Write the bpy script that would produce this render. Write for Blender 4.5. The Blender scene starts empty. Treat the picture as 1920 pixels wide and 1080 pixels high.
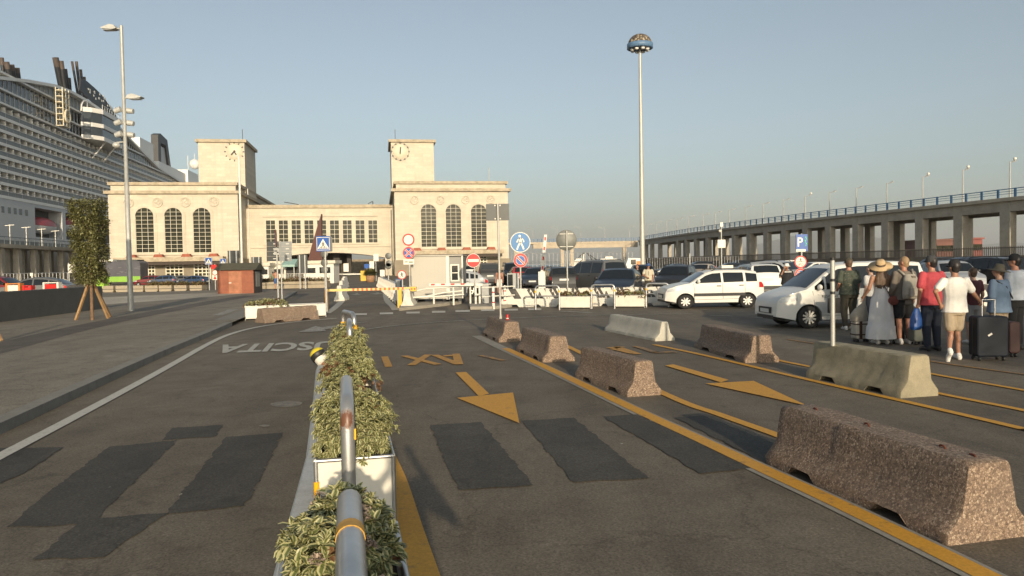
import bpy, bmesh, math, random
import numpy as np
from mathutils import Vector, Matrix, Euler
R = math.radians
random.seed(7)
SC = bpy.context.scene
COL = SC.collection
# ---------------------------------------------------------------- camera
F = 1400.0; CAMZ = 1.75; PITCH = math.atan(45/F); ROLL = 0.018
f_ = Vector((0, math.cos(PITCH), -math.sin(PITCH))); r0 = Vector((1, 0, 0)); u0 = r0.cross(f_)
r_ = r0*math.cos(ROLL)-u0*math.sin(ROLL); u_ = u0*math.cos(ROLL)+r0*math.sin(ROLL)
cam = bpy.data.cameras.new('camera'); camo = bpy.data.objects.new('camera', cam); COL.objects.link(camo)
cam.sensor_width = 36; cam.lens = F/1920*36; cam.clip_start = .05; cam.clip_end = 60000
camo.matrix_world = Matrix(((r_.x, u_.x, -f_.x, 0), (r_.y, u_.y, -f_.y, 0), (r_.z, u_.z, -f_.z, CAMZ), (0, 0, 0, 1)))
SC.camera = camo
# ---------------------------------------------------------------- sky, sun, exposure
SUN_EL = R(13); SUN_AZ = math.atan2(.20, -.98)
w = bpy.data.worlds.new("World"); SC.world = w; w.use_nodes = True
nt = w.node_tree; bg = nt.nodes['Background']
sky = nt.nodes.new('ShaderNodeTexSky'); sky.sky_type = 'NISHITA'; sky.sun_disc = False
sky.sun_elevation = SUN_EL; sky.sun_rotation = SUN_AZ; sky.altitude = 0; sky.air_density = 1.0; sky.dust_density = 2.2; sky.ozone_density = 2.0
hs = nt.nodes.new('ShaderNodeHueSaturation'); hs.inputs['Saturation'].default_value = .62
nt.links.new(sky.outputs[0], hs.inputs['Color']); tn = nt.nodes.new('ShaderNodeMix'); tn.data_type = 'RGBA'; tn.blend_type = 'MULTIPLY'; tn.inputs[0].default_value = 1; tn.inputs[7].default_value = (.97, 1.0, .97, 1); nt.links.new(hs.outputs[0], tn.inputs[6]); nt.links.new(tn.outputs[2], bg.inputs[0])
bg.inputs[1].default_value = .114
sd = bpy.data.lights.new('sun', 'SUN'); sd.energy = 3.6; sd.angle = R(.6); sd.color = (1, .82, .58)
so = bpy.data.objects.new('sun', sd); COL.objects.link(so)
sv = Vector((math.sin(SUN_AZ)*math.cos(SUN_EL), math.cos(SUN_AZ)*math.cos(SUN_EL), math.sin(SUN_EL)))
so.rotation_euler = sv.to_track_quat('Z', 'Y').to_euler(); so.location = (30, -60, 40)
SC.view_settings.view_transform = 'Standard'; SC.view_settings.look = 'None'; SC.view_settings.exposure = 0.36; SC.view_settings.gamma = 1
# ---------------------------------------------------------------- measuring the photograph
def ray(px, py):
    return f_+r_*((px-960)/F)-u_*((py-540)/F)
def G(px, py, z=0.0):
    d = ray(px, py); t = (z-CAMZ)/d.z
    return Vector((d.x*t, d.y*t, z))
def P(px, py, Y):
    d = ray(px, py); t = Y/d.y
    return Vector((d.x*t, Y, CAMZ+d.z*t))
def PX(v):
    q = Vector(v)-Vector((0, 0, CAMZ)); k = q.dot(f_)
    return (960+F*q.dot(r_)/k, 540-F*q.dot(u_)/k)
# ---------------------------------------------------------------- mesh builder
class MB:
    def __init__(s): s.v = []; s.f = []; s.m = []; s.sm = []; s.k = 0; s.X = None; s.smooth = False
    def mat(s, k): s.k = k; return s
    def add(s, vs, fs, smooth=None, k=None):
        o = len(s.v)
        if s.X is not None: vs = [s.X @ Vector(p) for p in vs]
        s.v.extend([tuple(p) for p in vs])
        sm = s.smooth if smooth is None else smooth
        for f in fs:
            s.f.append([i+o for i in f]); s.m.append(s.k if k is None else k); s.sm.append(sm)
        return s
    def box(s, x0, y0, z0, x1, y1, z1, k=None):
        vs = [(x0, y0, z0), (x1, y0, z0), (x1, y1, z0), (x0, y1, z0), (x0, y0, z1), (x1, y0, z1), (x1, y1, z1), (x0, y1, z1)]
        return s.add(vs, [(0, 3, 2, 1), (4, 5, 6, 7), (0, 1, 5, 4), (1, 2, 6, 5), (2, 3, 7, 6), (3, 0, 4, 7)], False, k)
    def cbox(s, c, d, k=None):
        return s.box(c[0]-d[0]/2, c[1]-d[1]/2, c[2]-d[2]/2, c[0]+d[0]/2, c[1]+d[1]/2, c[2]+d[2]/2, k)
    def bar(s, a, b, w, h, k=None):            # box from a to b, w sideways, h up
        a = Vector(a); b = Vector(b); d = (b-a); L = d.length; d.normalize()
        up = Vector((0, 0, 1)) if abs(d.z) < .95 else Vector((0, 1, 0))
        x = d.cross(up).normalized(); y = x.cross(d)
        vs = [p+x*sx*w/2+y*sy*h/2 for p in (a, b) for sx, sy in ((-1, -1), (1, -1), (1, 1), (-1, 1))]
        return s.add(vs, [(0, 1, 2, 3), (7, 6, 5, 4), (0, 4, 5, 1), (1, 5, 6, 2), (2, 6, 7, 3), (3, 7, 4, 0)], False, k)
    def stroke(s, a, b, wd, th=.004, k=None):     # flat bar lying in the x-z plane
        a = Vector(a); b = Vector(b); d = (b-a).normalized(); q = Vector((-d.z, 0, d.x))*wd/2; e = Vector((0, th/2, 0))
        vs = [p+sq*q+se*e for p in (a, b) for sq, se in ((-1, -1), (1, -1), (1, 1), (-1, 1))]
        return s.add(vs, [(0, 1, 2, 3), (7, 6, 5, 4), (0, 4, 5, 1), (1, 5, 6, 2), (2, 6, 7, 3), (3, 7, 4, 0)], False, k)
    def quad(s, a, b, c, d, k=None): return s.add([a, b, c, d], [(0, 1, 2, 3)], False, k)
    def prism(s, poly, axis, t0, t1, k=None, smooth=False):   # poly of 2d points extruded along axis
        n = len(poly)
        def pt(p, t): return {'x': (t, p[0], p[1]), 'y': (p[0], t, p[1]), 'z': (p[0], p[1], t)}[axis]
        vs = [pt(p, t0) for p in poly]+[pt(p, t1) for p in poly]
        fs = [list(range(n))[::-1], list(range(n, 2*n))]+[(i, (i+1) % n, n+(i+1) % n, n+i) for i in range(n)]
        return s.add(vs, fs, smooth, k)
    def tube(s, pts, r, n=8, caps=True, k=None, smooth=True):
        pts = [Vector(p) for p in pts]; rs = r if isinstance(r, (list, tuple)) else [r]*len(pts)
        vs = []; fs = []; N = len(pts); px = None
        for i, p in enumerate(pts):
            t = (pts[min(i+1, N-1)]-pts[max(i-1, 0)]).normalized()
            if px is None:
                a = Vector((0, 0, 1)) if abs(t.z) < .9 else Vector((1, 0, 0)); x = t.cross(a).normalized()
            else: x = (px-t*px.dot(t)).normalized()
            px = x; y = t.cross(x)
            for j in range(n):
                a = 2*math.pi*j/n; vs.append(p+(x*math.cos(a)+y*math.sin(a))*rs[i])
        for i in range(N-1):
            for j in range(n): fs.append((i*n+j, i*n+(j+1) % n, (i+1)*n+(j+1) % n, (i+1)*n+j))
        s.add(vs, fs, smooth, k)
        if caps: s.add(vs[:n], [list(range(n))[::-1]], False, k); s.add(vs[-n:], [list(range(n))], False, k)
        return s
    def cyl(s, a, b, r, n=12, k=None, r2=None): return s.tube([a, b], [r, r if r2 is None else r2], n, True, k)
    def lathe(s, prof, c=(0, 0, 0), axis='z', n=20, k=None, smooth=True):   # prof (r, t)
        vs = []; fs = []; c = Vector(c)
        for r, t in prof:
            for j in range(n):
                a = 2*math.pi*j/n; x = r*math.cos(a); y = r*math.sin(a)
                vs.append(c+Vector({'z': (x, y, t), 'x': (t, x, y), 'y': (y, t, x)}[axis]))
        for i in range(len(prof)-1):
            for j in range(n): fs.append((i*n+j, i*n+(j+1) % n, (i+1)*n+(j+1) % n, (i+1)*n+j))
        return s.add(vs, fs, smooth, k)
    def disc(s, c, r, nrm='y', n=24, k=None, flip=False):
        c = Vector(c); vs = []
        for j in range(n):
            a = 2*math.pi*j/n; x = r*math.cos(a); y = r*math.sin(a)
            vs.append(c+Vector({'z': (x, y, 0), 'x': (0, x, y), 'y': (x, 0, y)}[nrm]))
        f = list(range(n)); return s.add(vs, [f[::-1] if flip else f], False, k)
    def ball(s, c, r, n=12, m=8, k=None, sc=(1, 1, 1)):
        prof = [(max(1e-4, r*math.sin(math.pi*i/m)), -r*math.cos(math.pi*i/m)) for i in range(m+1)]
        o = len(s.v); s.lathe(prof, (0, 0, 0), 'z', n, k)
        X = s.X
        for i in range(o, len(s.v)):
            p = Vector(s.v[i])
            if X is not None: p = X.inverted() @ p
            p = Vector((p.x*sc[0]+c[0], p.y*sc[1]+c[1], p.z*sc[2]+c[2])); s.v[i] = tuple(X @ p if X is not None else p)
        return s
    def mesh(s, name, mats):
        me = bpy.data.meshes.new(name); me.from_pydata(s.v, [], s.f)
        for m in (mats if isinstance(mats, (list, tuple)) else [mats]): me.materials.append(m)
        me.polygons.foreach_set('material_index', s.m); me.polygons.foreach_set('use_smooth', s.sm)
        me.update(); return me
    def build(s, name, mats, parent=None, loc=None, rotz=0, sharp=None, fixn=False):
        me = s.mesh(name, mats)
        if fixn:
            b = bmesh.new(); b.from_mesh(me); bmesh.ops.recalc_face_normals(b, faces=b.faces); b.to_mesh(me); b.free()
        if sharp: me.set_sharp_from_angle(angle=R(sharp))
        return link(name, me, parent, loc, rotz)
def link(name, me, parent=None, loc=None, rotz=0):
    o = bpy.data.objects.new(name, me); COL.objects.link(o)
    if parent is not None: o.parent = parent
    if loc is not None: o.location = loc
    if rotz: o.rotation_euler = (0, 0, rotz)
    return o
def tag(o, label=None, cat=None, group=None, kind=None):
    if label: o['label'] = label
    if cat: o['category'] = cat
    if group: o['group'] = group
    if kind: o['kind'] = kind
    return o
def thing(name, label, cat, loc=(0, 0, 0), rotz=0, group=None):
    o = bpy.data.objects.new(name, None); COL.objects.link(o); o.location = loc; o.rotation_euler = (0, 0, rotz); o.empty_display_size = .3
    return tag(o, label, cat, group)
def struct(o): o['kind'] = 'structure'; return o
def copy_tree(o, parent=None):
    c = o.copy(); COL.objects.link(c); c.parent = parent
    for ch in list(o.children): copy_tree(ch, c)
    return c
def dup(root, loc, rotz, label, group=None):
    c = copy_tree(root); c.location = loc; c.rotation_euler = (0, 0, rotz); c['label'] = label
    if group: c['group'] = group
    return c
# ---------------------------------------------------------------- materials
MATS = {}
def nodes(name):
    m = bpy.data.materials.new(name); m.use_nodes = True
    return m, m.node_tree, m.node_tree.nodes['Principled BSDF']
def N(t, typ, **kw):
    n = t.nodes.new(typ)
    for k, v in kw.items():
        if k in n.inputs: n.inputs[k].default_value = v
        else: setattr(n, k, v)
    return n
def ramp(t, fac, stops):
    n = t.nodes.new('ShaderNodeValToRGB'); e = n.color_ramp.elements
    while len(e) < len(stops): e.new(.5)
    for el, (p, c) in zip(e, stops):
        el.position = p; el.color = (c, c, c, 1) if isinstance(c, (int, float)) else (c[0], c[1], c[2], 1)
    t.links.new(fac, n.inputs[0]); return n.outputs[0]
def noise(t, scale, detail=4, rough=.55, vec=None, dist=0):
    n = N(t, 'ShaderNodeTexNoise', Scale=scale, Detail=detail, Roughness=rough, Distortion=dist)
    if vec is None: vec = coord(t)
    t.links.new(vec, n.inputs['Vector']); return n.outputs['Fac']
def coord(t, which='Object'):
    for n in t.nodes:
        if n.bl_idname == 'ShaderNodeTexCoord': return n.outputs[which]
    return t.nodes.new('ShaderNodeTexCoord').outputs[which]
def mixc(t, fac, a, b, mode='MIX'):
    n = t.nodes.new('ShaderNodeMix'); n.data_type = 'RGBA'; n.blend_type = mode
    def put(s, v):
        if hasattr(v, 'links'): t.links.new(v, s)
        elif isinstance(v, (int, float)) and s.type == 'VALUE': s.default_value = v
        else: s.default_value = (v[0], v[1], v[2], 1)
    put(n.inputs[0], fac); put(n.inputs[6], a); put(n.inputs[7], b); return n.outputs[2]
def bump(t, p, h, strength=.3, dist=.01):
    b = N(t, 'ShaderNodeBump', Strength=strength, Distance=dist); t.links.new(h, b.inputs['Height']); t.links.new(b.outputs[0], p.inputs['Normal'])
def M(name, col, rough=.6, metal=0, var=.12, scale=3, bmp=0, bscale=60, coat=0, spec=None):
    if name in MATS: return MATS[name]
    m, t, p = nodes(name); p.inputs['Roughness'].default_value = rough; p.inputs['Metallic'].default_value = metal
    if coat: p.inputs['Coat Weight'].default_value = coat; p.inputs['Coat Roughness'].default_value = .05
    if spec is not None: p.inputs['Specular IOR Level'].default_value = spec
    if var:
        n = noise(t, scale, 5, .6)
        lo = [c*(1-var) for c in col]; hi = [min(1, c*(1+var)) for c in col]
        t.links.new(ramp(t, n, [(.3, lo), (.7, hi)]), p.inputs['Base Color'])
    else: p.inputs['Base Color'].default_value = (*col, 1)
    if bmp: bump(t, p, noise(t, bscale, 3), bmp, .01)
    MATS[name] = m; return m
def fm(name, fn):
    if name not in MATS:
        m, t, p = nodes(name); fn(t, p); MATS[name] = m
    return MATS[name]
def _asphalt(lo, hi, spots=.35):
    def fn(t, p):
        big = noise(t, .22, 6, .6); mid = noise(t, 1.7, 5, .65, dist=.6); fine = noise(t, 55, 4, .75); grit = N(t, 'ShaderNodeTexVoronoi', Scale=75); t.links.new(coord(t), grit.inputs['Vector'])
        c = ramp(t, big, [(.3, lo), (.7, hi)])
        c = mixc(t, .55, c, ramp(t, mid, [(.28, .32), (.5, .5), (.75, .68)]), 'OVERLAY')
        c = mixc(t, .8, c, ramp(t, fine, [(.3, .24), (.7, .76)]), 'OVERLAY')
        c = mixc(t, .35, c, ramp(t, grit.outputs['Color'], [(.15, .25), (.9, .85)]), 'OVERLAY')
        mp2 = N(t, 'ShaderNodeMapping'); mp2.inputs['Scale'].default_value = (1.6, .10, 1); mp2.inputs['Rotation'].default_value = (0, 0, .2); t.links.new(coord(t), mp2.inputs[0]); trk = noise(t, 1.0, 5, .6, mp2.outputs[0])
        c = mixc(t, .5, c, ramp(t, trk, [(.3, .36), (.7, .64)]), 'OVERLAY')
        # oil drips and dark spots, pale scuffs
        ns = noise(t, 3.1, 2, .5); c = mixc(t, ramp(t, ns, [(.66, 0), (.73, spots)]), c, [x*.45 for x in lo])
        sc = noise(t, .9, 7, .75, dist=1.4); c = mixc(t, ramp(t, sc, [(.62, 0), (.74, .38)]), c, [x*1.9 for x in hi])
        lt = N(t, 'ShaderNodeTexVoronoi', Scale=1.3); t.links.new(coord(t), lt.inputs['Vector']); c = mixc(t, ramp(t, lt.outputs['Distance'], [(.012, .8), (.022, 0)]), c, (.5, .48, .44))
        dm = noise(t, .55, 6, .7, dist=.8); c = mixc(t, ramp(t, dm, [(.56, 0), (.72, .5)]), c, [x*.62 for x in lo])
        # hairline cracks
        wv = N(t, 'ShaderNodeTexVoronoi', Scale=.35, feature='DISTANCE_TO_EDGE'); mp = N(t, 'ShaderNodeVectorMath', operation='ADD')
        nz = N(t, 'ShaderNodeTexNoise', Scale=1.1, Detail=6, Roughness=.7); t.links.new(coord(t), nz.inputs['Vector']); t.links.new(coord(t), mp.inputs[0]); t.links.new(nz.outputs['Color'], mp.inputs[1]); t.links.new(mp.outputs[0], wv.inputs['Vector'])
        c = mixc(t, ramp(t, wv.outputs['Distance'], [(.0, .55), (.006, 0)]), c, [x*.5 for x in lo])
        t.links.new(c, p.inputs['Base Color']); p.inputs['Roughness'].default_value = .82; p.inputs['Specular IOR Level'].default_value = .35
        bump(t, p, fine, .5, .008)
    return fn
ASPH = fm('asphalt', _asphalt((.112, .094, .070), (.172, .146, .110)))
ASPH_DARK = fm('fresh_asphalt_and_shadow', _asphalt((.050, .046, .039), (.076, .070, .059), .3))
PAVE = fm('sidewalk_asphalt', _asphalt((.170, .148, .115), (.240, .210, .165)))
PAVE_DARK = fm('dark_band_asphalt', _asphalt((.085, .074, .062), (.125, .11, .09)))
PALE_PAVE = fm('pale_paving', _asphalt((.36, .32, .26), (.46, .42, .34), .1))
def _paint(col, wear=.45):
    def fn(t, p):
        n = noise(t, 9, 7, .75); n2 = noise(t, 45, 3, .7)
        c = ramp(t, n2, [(.3, [x*.75 for x in col]), (.7, col)])
        c = mixc(t, ramp(t, n, [(wear-.12, .85), (wear+.05, 0)]), c, (.10, .09, .075))
        t.links.new(c, p.inputs['Base Color']); p.inputs['Roughness'].default_value = .7
    return fn
YEL = fm('yellow_road_paint', _paint((.68, .34, .035), .38)); YELW = fm('worn_yellow_paint', _paint((.50, .25, .04), .56))
WHT = fm('white_road_paint', _paint((.56, .54, .48), .40)); WHTW = fm('worn_white_paint', _paint((.40, .38, .33), .52))
def _aggregate(cols, sc=70, dirt=.5):
    def fn(t, p):
        v = N(t, 'ShaderNodeTexVoronoi', Scale=sc); t.links.new(coord(t), v.inputs['Vector'])
        c = ramp(t, v.outputs['Color'], [(i/(len(cols)-1), x) for i, x in enumerate(cols)])
        d = N(t, 'ShaderNodeTexVoronoi', Scale=sc, feature='DISTANCE_TO_EDGE'); t.links.new(coord(t), d.inputs['Vector'])
        c = mixc(t, ramp(t, d.outputs['Distance'], [(0, .7), (.12, 0)]), c, [x*.45 for x in cols[0]])
        n = noise(t, 2.2, 6, .7); c = mixc(t, ramp(t, n, [(.45, 0), (.75, dirt)]), c, (.15, .115, .09)); sp = N(t, 'ShaderNodeSeparateXYZ'); t.links.new(coord(t), sp.inputs[0]); n3 = noise(t, 7, 6, .75); ad = N(t, 'ShaderNodeMath', operation='MULTIPLY_ADD'); ad.inputs[1].default_value = -.28; t.links.new(n3, ad.inputs[0]); t.links.new(sp.outputs['Z'], ad.inputs[2]); c = mixc(t, ramp(t, ad.outputs[0], [(-.12, .55), (.0, 0)]) if False else ramp(t, n3, [(.60, 0), (.72, .6)]), c, (.34, .30, .24))
        t.links.new(c, p.inputs['Base Color']); p.inputs['Roughness'].default_value = .85
        bump(t, p, d.outputs['Distance'], .6, .006)
    return fn
PINK = fm('pink_aggregate', _aggregate([(.10, .070, .052), (.20, .14, .10), (.32, .23, .165), (.48, .38, .285)]))
def _concrete(col, scale=3, stain=(.12, .11, .08), amt=.5, b=.35):
    def fn(t, p):
        n = noise(t, scale, 7, .7); f = noise(t, 60, 3, .7)
        c = ramp(t, f, [(.25, [x*.8 for x in col]), (.75, [min(1, x*1.12) for x in col])])
        c = mixc(t, ramp(t, n, [(.42, 0), (.72, amt)]), c, stain)
        t.links.new(c, p.inputs['Base Color']); p.inputs['Roughness'].default_value = .85; bump(t, p, f, b, .006)
    return fn
CONC = fm('weathered_concrete', _concrete((.33, .29, .20), 3, (.13, .12, .08), .75))
CONC_PALE = fm('pale_concrete', _concrete((.50, .48, .41), 4, (.25, .24, .20), .45))
KERB = fm('kerb_stone', _concrete((.24, .23, .20), 4, (.10, .09, .08), .5))
KERB_BLUE = fm('whitewashed_kerb', _concrete((.52, .54, .54), 5, (.25, .25, .24), .5))
GALV = M('galvanised_steel', (.50, .50, .49), .38, .85, .12, 9)
POLE = M('grey_pole', (.42, .42, .39), .5, .3, .12, 4)
WHITE = M('white_paint', (.68, .66, .59), .5, 0, .06, 6)
BLACK = M('black_paint', (.02, .02, .02), .5, 0, .2, 6)
RED = M('red_paint', (.50, .014, .012), .45, 0, .1, 6)
BLUE = M('blue_sign', (.003, .075, .34), .4, 0, .05, 5)
PALEBLUE = M('faded_blue_sign', (.06, .19, .42), .5, 0, .08, 5)
YREF = M('yellow_reflector', (.85, .42, .01), .35, 0, .06, 20)
SIGNBACK = M('sign_back', (.13, .135, .125), .5, .3, .15, 8)
DARKGREY = M('dark_grey_metal', (.055, .06, .06), .45, .2, .12, 6)
GREYM = M('mid_grey_metal', (.24, .25, .25), .45, .3, .1, 6)
GLASS = M('dark_glass', (.015, .018, .02), .06, 0, .2, .5, spec=.8)
RUST = M('rust', (.20, .055, .025), .85, 0, .4, 14)
STONE = None
# ---------------------------------------------------------------- flat sheets on the road
def flat(name, polys, mat, z, parent=None):
    mb = MB()
    for pl in polys:
        pts = [Vector((p[0], p[1], z)) for p in pl]
        a = sum(pts[i].x*pts[(i+1) % len(pts)].y-pts[(i+1) % len(pts)].x*pts[i].y for i in range(len(pts)))
        if a < 0: pts = pts[::-1]
        mb.add(pts, [list(range(len(pts)))])
    return mb.build(name, mat, parent)
def gp(pts): return [G(*p) for p in pts]
def jag(pts, step=.12, amp=.03, seed=0):
    rnd = random.Random(seed); out = []
    for i, a in enumerate(pts):
        b = pts[(i+1) % len(pts)]; d = (b-a); n = max(1, int(d.length/step)); q = Vector((-d.y, d.x, 0)).normalized(); ph = rnd.random()*9
        for k in range(n): out.append(a+d*k/n+q*(rnd.gauss(0, amp)*.5+amp*math.sin(ph+k*.9)*.6 if k else 0))
    return out
def stripe_poly(pts, w):
    pts = [Vector((p.x, p.y, 0)) for p in pts]; L = []; Rr = []
    for i, p in enumerate(pts):
        t = (pts[min(i+1, len(pts)-1)]-pts[max(i-1, 0)]).normalized(); q = Vector((-t.y, t.x, 0))
        L.append(p+q*w/2); Rr.append(p-q*w/2)
    return [[L[i], L[i+1], Rr[i+1], Rr[i]] for i in range(len(pts)-1)]
def smooth_line(pts, k=6):          # catmull-rom through ground points
    out = []; n = len(pts)
    for i in range(n-1):
        p0 = pts[max(i-1, 0)]; p1 = pts[i]; p2 = pts[i+1]; p3 = pts[min(i+2, n-1)]
        for j in range(k):
            t = j/k; out.append(.5*((2*p1)+(p2-p0)*t+(2*p0-5*p1+4*p2-p3)*t*t+(3*p1-p0-3*p2+p3)*t**3))
    out.append(pts[-1]); return out
def text_mesh(txt, bold=0.0):
    c = bpy.data.curves.new('lettering', 'FONT'); c.body = txt; c.offset = bold; c.resolution_u = 3
    o = bpy.data.objects.new('lettering', c); COL.objects.link(o); dg = bpy.context.evaluated_depsgraph_get()
    me = bpy.data.meshes.new_from_object(o.evaluated_get(dg)); bpy.data.objects.remove(o); bpy.data.curves.remove(c); me.materials.clear()
    return me
def text_on(name, txt, O, X, Y, mat, parent=None, bold=0.0, depth=0):   # writing stretched onto the frame O, X (its full width), Y (its cap height)
    me = text_mesh(txt, bold); n = len(me.vertices); co = np.empty(n*3); me.vertices.foreach_get('co', co); co = co.reshape(-1, 3)
    lo = co.min(0); sp = co.max(0)-lo; uv = (co-lo)/np.where(sp == 0, 1, sp)
    O, X, Y = (np.array(q) for q in (O, X, Y)); co = O+uv[:, :1]*X+uv[:, 1:2]*Y
    me.vertices.foreach_set('co', co.ravel()); me.materials.append(mat); me.update()
    return link(name, me, parent)
# ================================================================ ground, pavements, markings
def ground_sheet():
    mb = MB(); xs = [-3000, -400, -150, -40, 0, 40, 75, 3000]; ys = [-400, -60, 0, 40, 120, 420]
    n = len(xs)
    mb.add([(x, y, 0) for y in ys for x in xs], [(j*n+i, j*n+i+1, (j+1)*n+i+1, (j+1)*n+i) for j in range(len(ys)-1) for i in range(n-1)])
    mb.quad((-3000, 420, 0), (-3000, 420, -3), (3000, 420, -3), (3000, 420, 0))
    return struct(mb.build('ground', ASPH))
ground_sheet()
def _sea(t, p):
    p.inputs['Base Color'].default_value = (.05, .08, .10, 1); p.inputs['Roughness'].default_value = .25
    bump(t, p, noise(t, .3, 4), .4, .3)
SEA = fm('sea_water', _sea)
struct(MB().quad((-30000, 400, -1.6), (30000, 400, -1.6), (30000, 40000, -1.6), (-30000, 40000, -1.6)).build('sea', SEA))
# left pavement with its kerb
kb = gp([(-260, 935), (0, 815), (150, 743), (300, 672), (400, 628), (448, 606), (505, 581), (557, 549)])
kb = smooth_line(kb, 4)
SWH = .12
far = [G(480, 545), G(390, 547), G(170, 553), G(-300, 566), G(-600, 700)]
struct(flat('pavement', [[p for p in kb]+far], PAVE, SWH))
mb = MB(); W = .2
for i in range(len(kb)-1):
    a, b = kb[i], kb[i+1]
    if 448 < PX(b)[0] < 506: continue
    t = (b-a).normalized(); q = Vector((-t.y, t.x, 0))
    if q.x > 0: q = -q
    z = Vector((0, 0, SWH+.006)); mb.add([a, b, b+z, a+z, b+q*W+z, a+q*W+z], [(0, 1, 2, 3), (3, 2, 4, 5)])
struct(mb.build('kerb', KERB, fixn=True))
struct(flat('pavement_ramp', [[kb[20], kb[21], kb[24], Vector((kb[24].x-.8, kb[24].y, 0)), Vector((kb[20].x-.8, kb[20].y, 0))]], KERB, SWH+.004))
struct(flat('dark_strip', stripe_poly(smooth_line([G(-200, 705, SWH), G(0, 652, SWH), G(120, 622, SWH), G(240, 596, SWH), G(400, 566, SWH), G(470, 554, SWH)], 4), 1.0), PAVE_DARK, SWH+.004))  # darker asphalt band running along the pavement
struct(flat('pale_paving', [gp([(170, 562), (475, 549), (478, 553), (330, 566), (150, 579), (130, 572)])], PALE_PAVE, SWH+.008))
struct(flat('ramp_marking', [gp([(398, 598), (416, 598), (447, 586), (429, 586)])], WHTW, SWH+.008))
# road repair patches, plus the near barrier's cast shadow painted among them
PT = [[(205, 838), (332, 826), (300, 858), (168, 985), (12, 989), (95, 920)], [(322, 803), (418, 797), (404, 819), (304, 826)], [(424, 820), (531, 812), (490, 895), (458, 950), (311, 965)],
      [(158, 974), (314, 963), (196, 1046), (60, 1051)], [(-60, 842), (118, 840), (60, 880), (-60, 935)],
      [(806, 798), (901, 792), (950, 850), (1000, 911), (862, 920), (840, 880)], [(978, 790), (1076, 784), (1150, 845), (1216, 898), (1075, 905), (1020, 840)],
      [(1130, 782), (1195, 778), (1300, 826), (1412, 879), (1312, 890), (1230, 840)], [(1265, 784), (1318, 780), (1470, 840), (1560, 900), (1440, 872)],  # second outline: painted shadow thrown by the near barrier
      [(880, 945), (935, 940), (1070, 1085), (960, 1095)]]
for i, p in enumerate(PT[:-1]): struct(flat('patch_and_shadow', [jag(gp(p), .06, .014, i)], ASPH_DARK, .004+.0006*i))
# painted lines
Y1 = gp([(948, 654), (1040, 697), (1195, 771), (1320, 829), (1415, 874), (1564, 943), (1727, 1022), (1880, 1098), (2100, 1210)])
Y2 = gp([(1020, 630), (1072, 654), (1247, 740), (1350, 779), (1453, 816), (1620, 880), (1900, 985)])
Y3 = gp([(1226, 647), (1320, 667), (1507, 711), (1727, 761), (1920, 806), (2100, 850)])
Y4 = gp([(1330, 646), (1458, 676), (1511, 687), (1766, 740), (1920, 771), (2100, 812)])
Y5 = gp([(1640, 680), (1752, 703), (1920, 733), (2060, 760)])
Y6 = gp([(1475, 637), (1528, 645), (1748, 679), (1920, 703), (2060, 722)])
for L_ in (Y3, Y4, Y5, Y6): L_.append(L_[-1]+(L_[-1]-L_[-2]).normalized()*9)
def lines(name, ls, mat, z):
    ps = []
    for pts, wd in ls: ps += stripe_poly(smooth_line(pts, 6), wd)
    return struct(flat(name, ps, mat, z))
lines('concrete_strip', [(gp([(893, 630), (948, 656), (1040, 698), (1195, 772), (1320, 830), (1415, 875), (1564, 944), (1727, 1023), (1880, 1099)]), .24)], fm('grey_strip', _concrete((.30, .28, .24), 6, (.15, .14, .12), .5)), .008)
lines('yellow_lane_line', [(Y1, .155), (Y2, .13), (Y3, .12), (Y4, .11), (Y5, .10)], YEL, .012)
lines('worn_yellow_line', [(Y6, .08)], YELW, .012)
lines('yellow_median_line', [(gp([(716, 840), (742, 900), (768, 990), (797, 1085), (830, 1200)]), .17)], YEL, .012)
lines('white_edge_line', [(gp([(-200, 962), (0, 857), (150, 778), (300, 697), (390, 646), (432, 627), (482, 614), (545, 605), (632, 597)]), .15)], WHT, .012)
lines('white_thin_line', [(gp([(640, 630), (665, 622), (732, 612), (800, 606), (895, 600), (1006, 595), (1150, 591), (1299, 589)]), .13), (gp([(1330, 592), (1374, 593)]), .15), (gp([(1407, 595), (1450, 597)]), .13),
                         (gp([(662, 607), (690, 604)]), .12), (gp([(1050, 584), (1110, 587)]), .3), (gp([(700, 593), (880, 588), (1010, 586)]), .07)], WHTW, .012)
D = [(663, 688, 590), (712, 737, 588.5), (762, 787, 587), (810, 835, 585.5), (854, 881, 584), (902, 927, 582.5), (946, 971, 581.5), (990, 1015, 580.5)]
struct(flat('white_dashes', [gp([(a, y-1.6), (b, y-2.0), (b, y+1.4), (a, y+1.8)]) for a, b, y in D], WHT, .016))
struct(flat('yellow_arrow', [gp([(854, 700), (874, 699), (917, 740), (898, 745)]), gp([(857, 748), (962, 738), (974, 796)]),
                      gp([(1247, 687), (1262, 684.5), (1366, 714), (1352, 719)]), gp([(1322, 721), (1413, 716), (1514, 763)])], YEL, .016))
struct(flat('white_arrow', [gp([(559, 624), (592, 612), (602, 614.5), (648, 609), (648, 612), (608, 619), (612, 622)]),
                     gp([(655, 552.5), (666, 551.5), (668, 549.8), (671, 549.8), (672, 551.4), (679, 552.3), (668, 553.6)]), gp([(692, 551), (704, 550), (706, 548.6), (710, 548.6), (711, 549.8), (720, 550.5), (706, 552.6)])], WHTW, .016))
def ground_text(name, txt, a, b, c, mat, z, bold=.02):   # a = first letter's foot, b = last letter's foot, c = above b
    A, B, C = G(*a), G(*b), G(*c); up = Vector((0, 0, z))
    o = text_on(name, txt, A+up, B-A, C-B, mat, None, bold)
    # face up
    if o.data.polygons[0].normal.z < 0: o.data.flip_normals()
    return struct(o)
ground_text('exit_lettering', 'USCITA', (632, 640), (418, 647), (393, 664), fm('lettering_white', _paint((.50, .48, .42), .42)), .012, .03)
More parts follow.
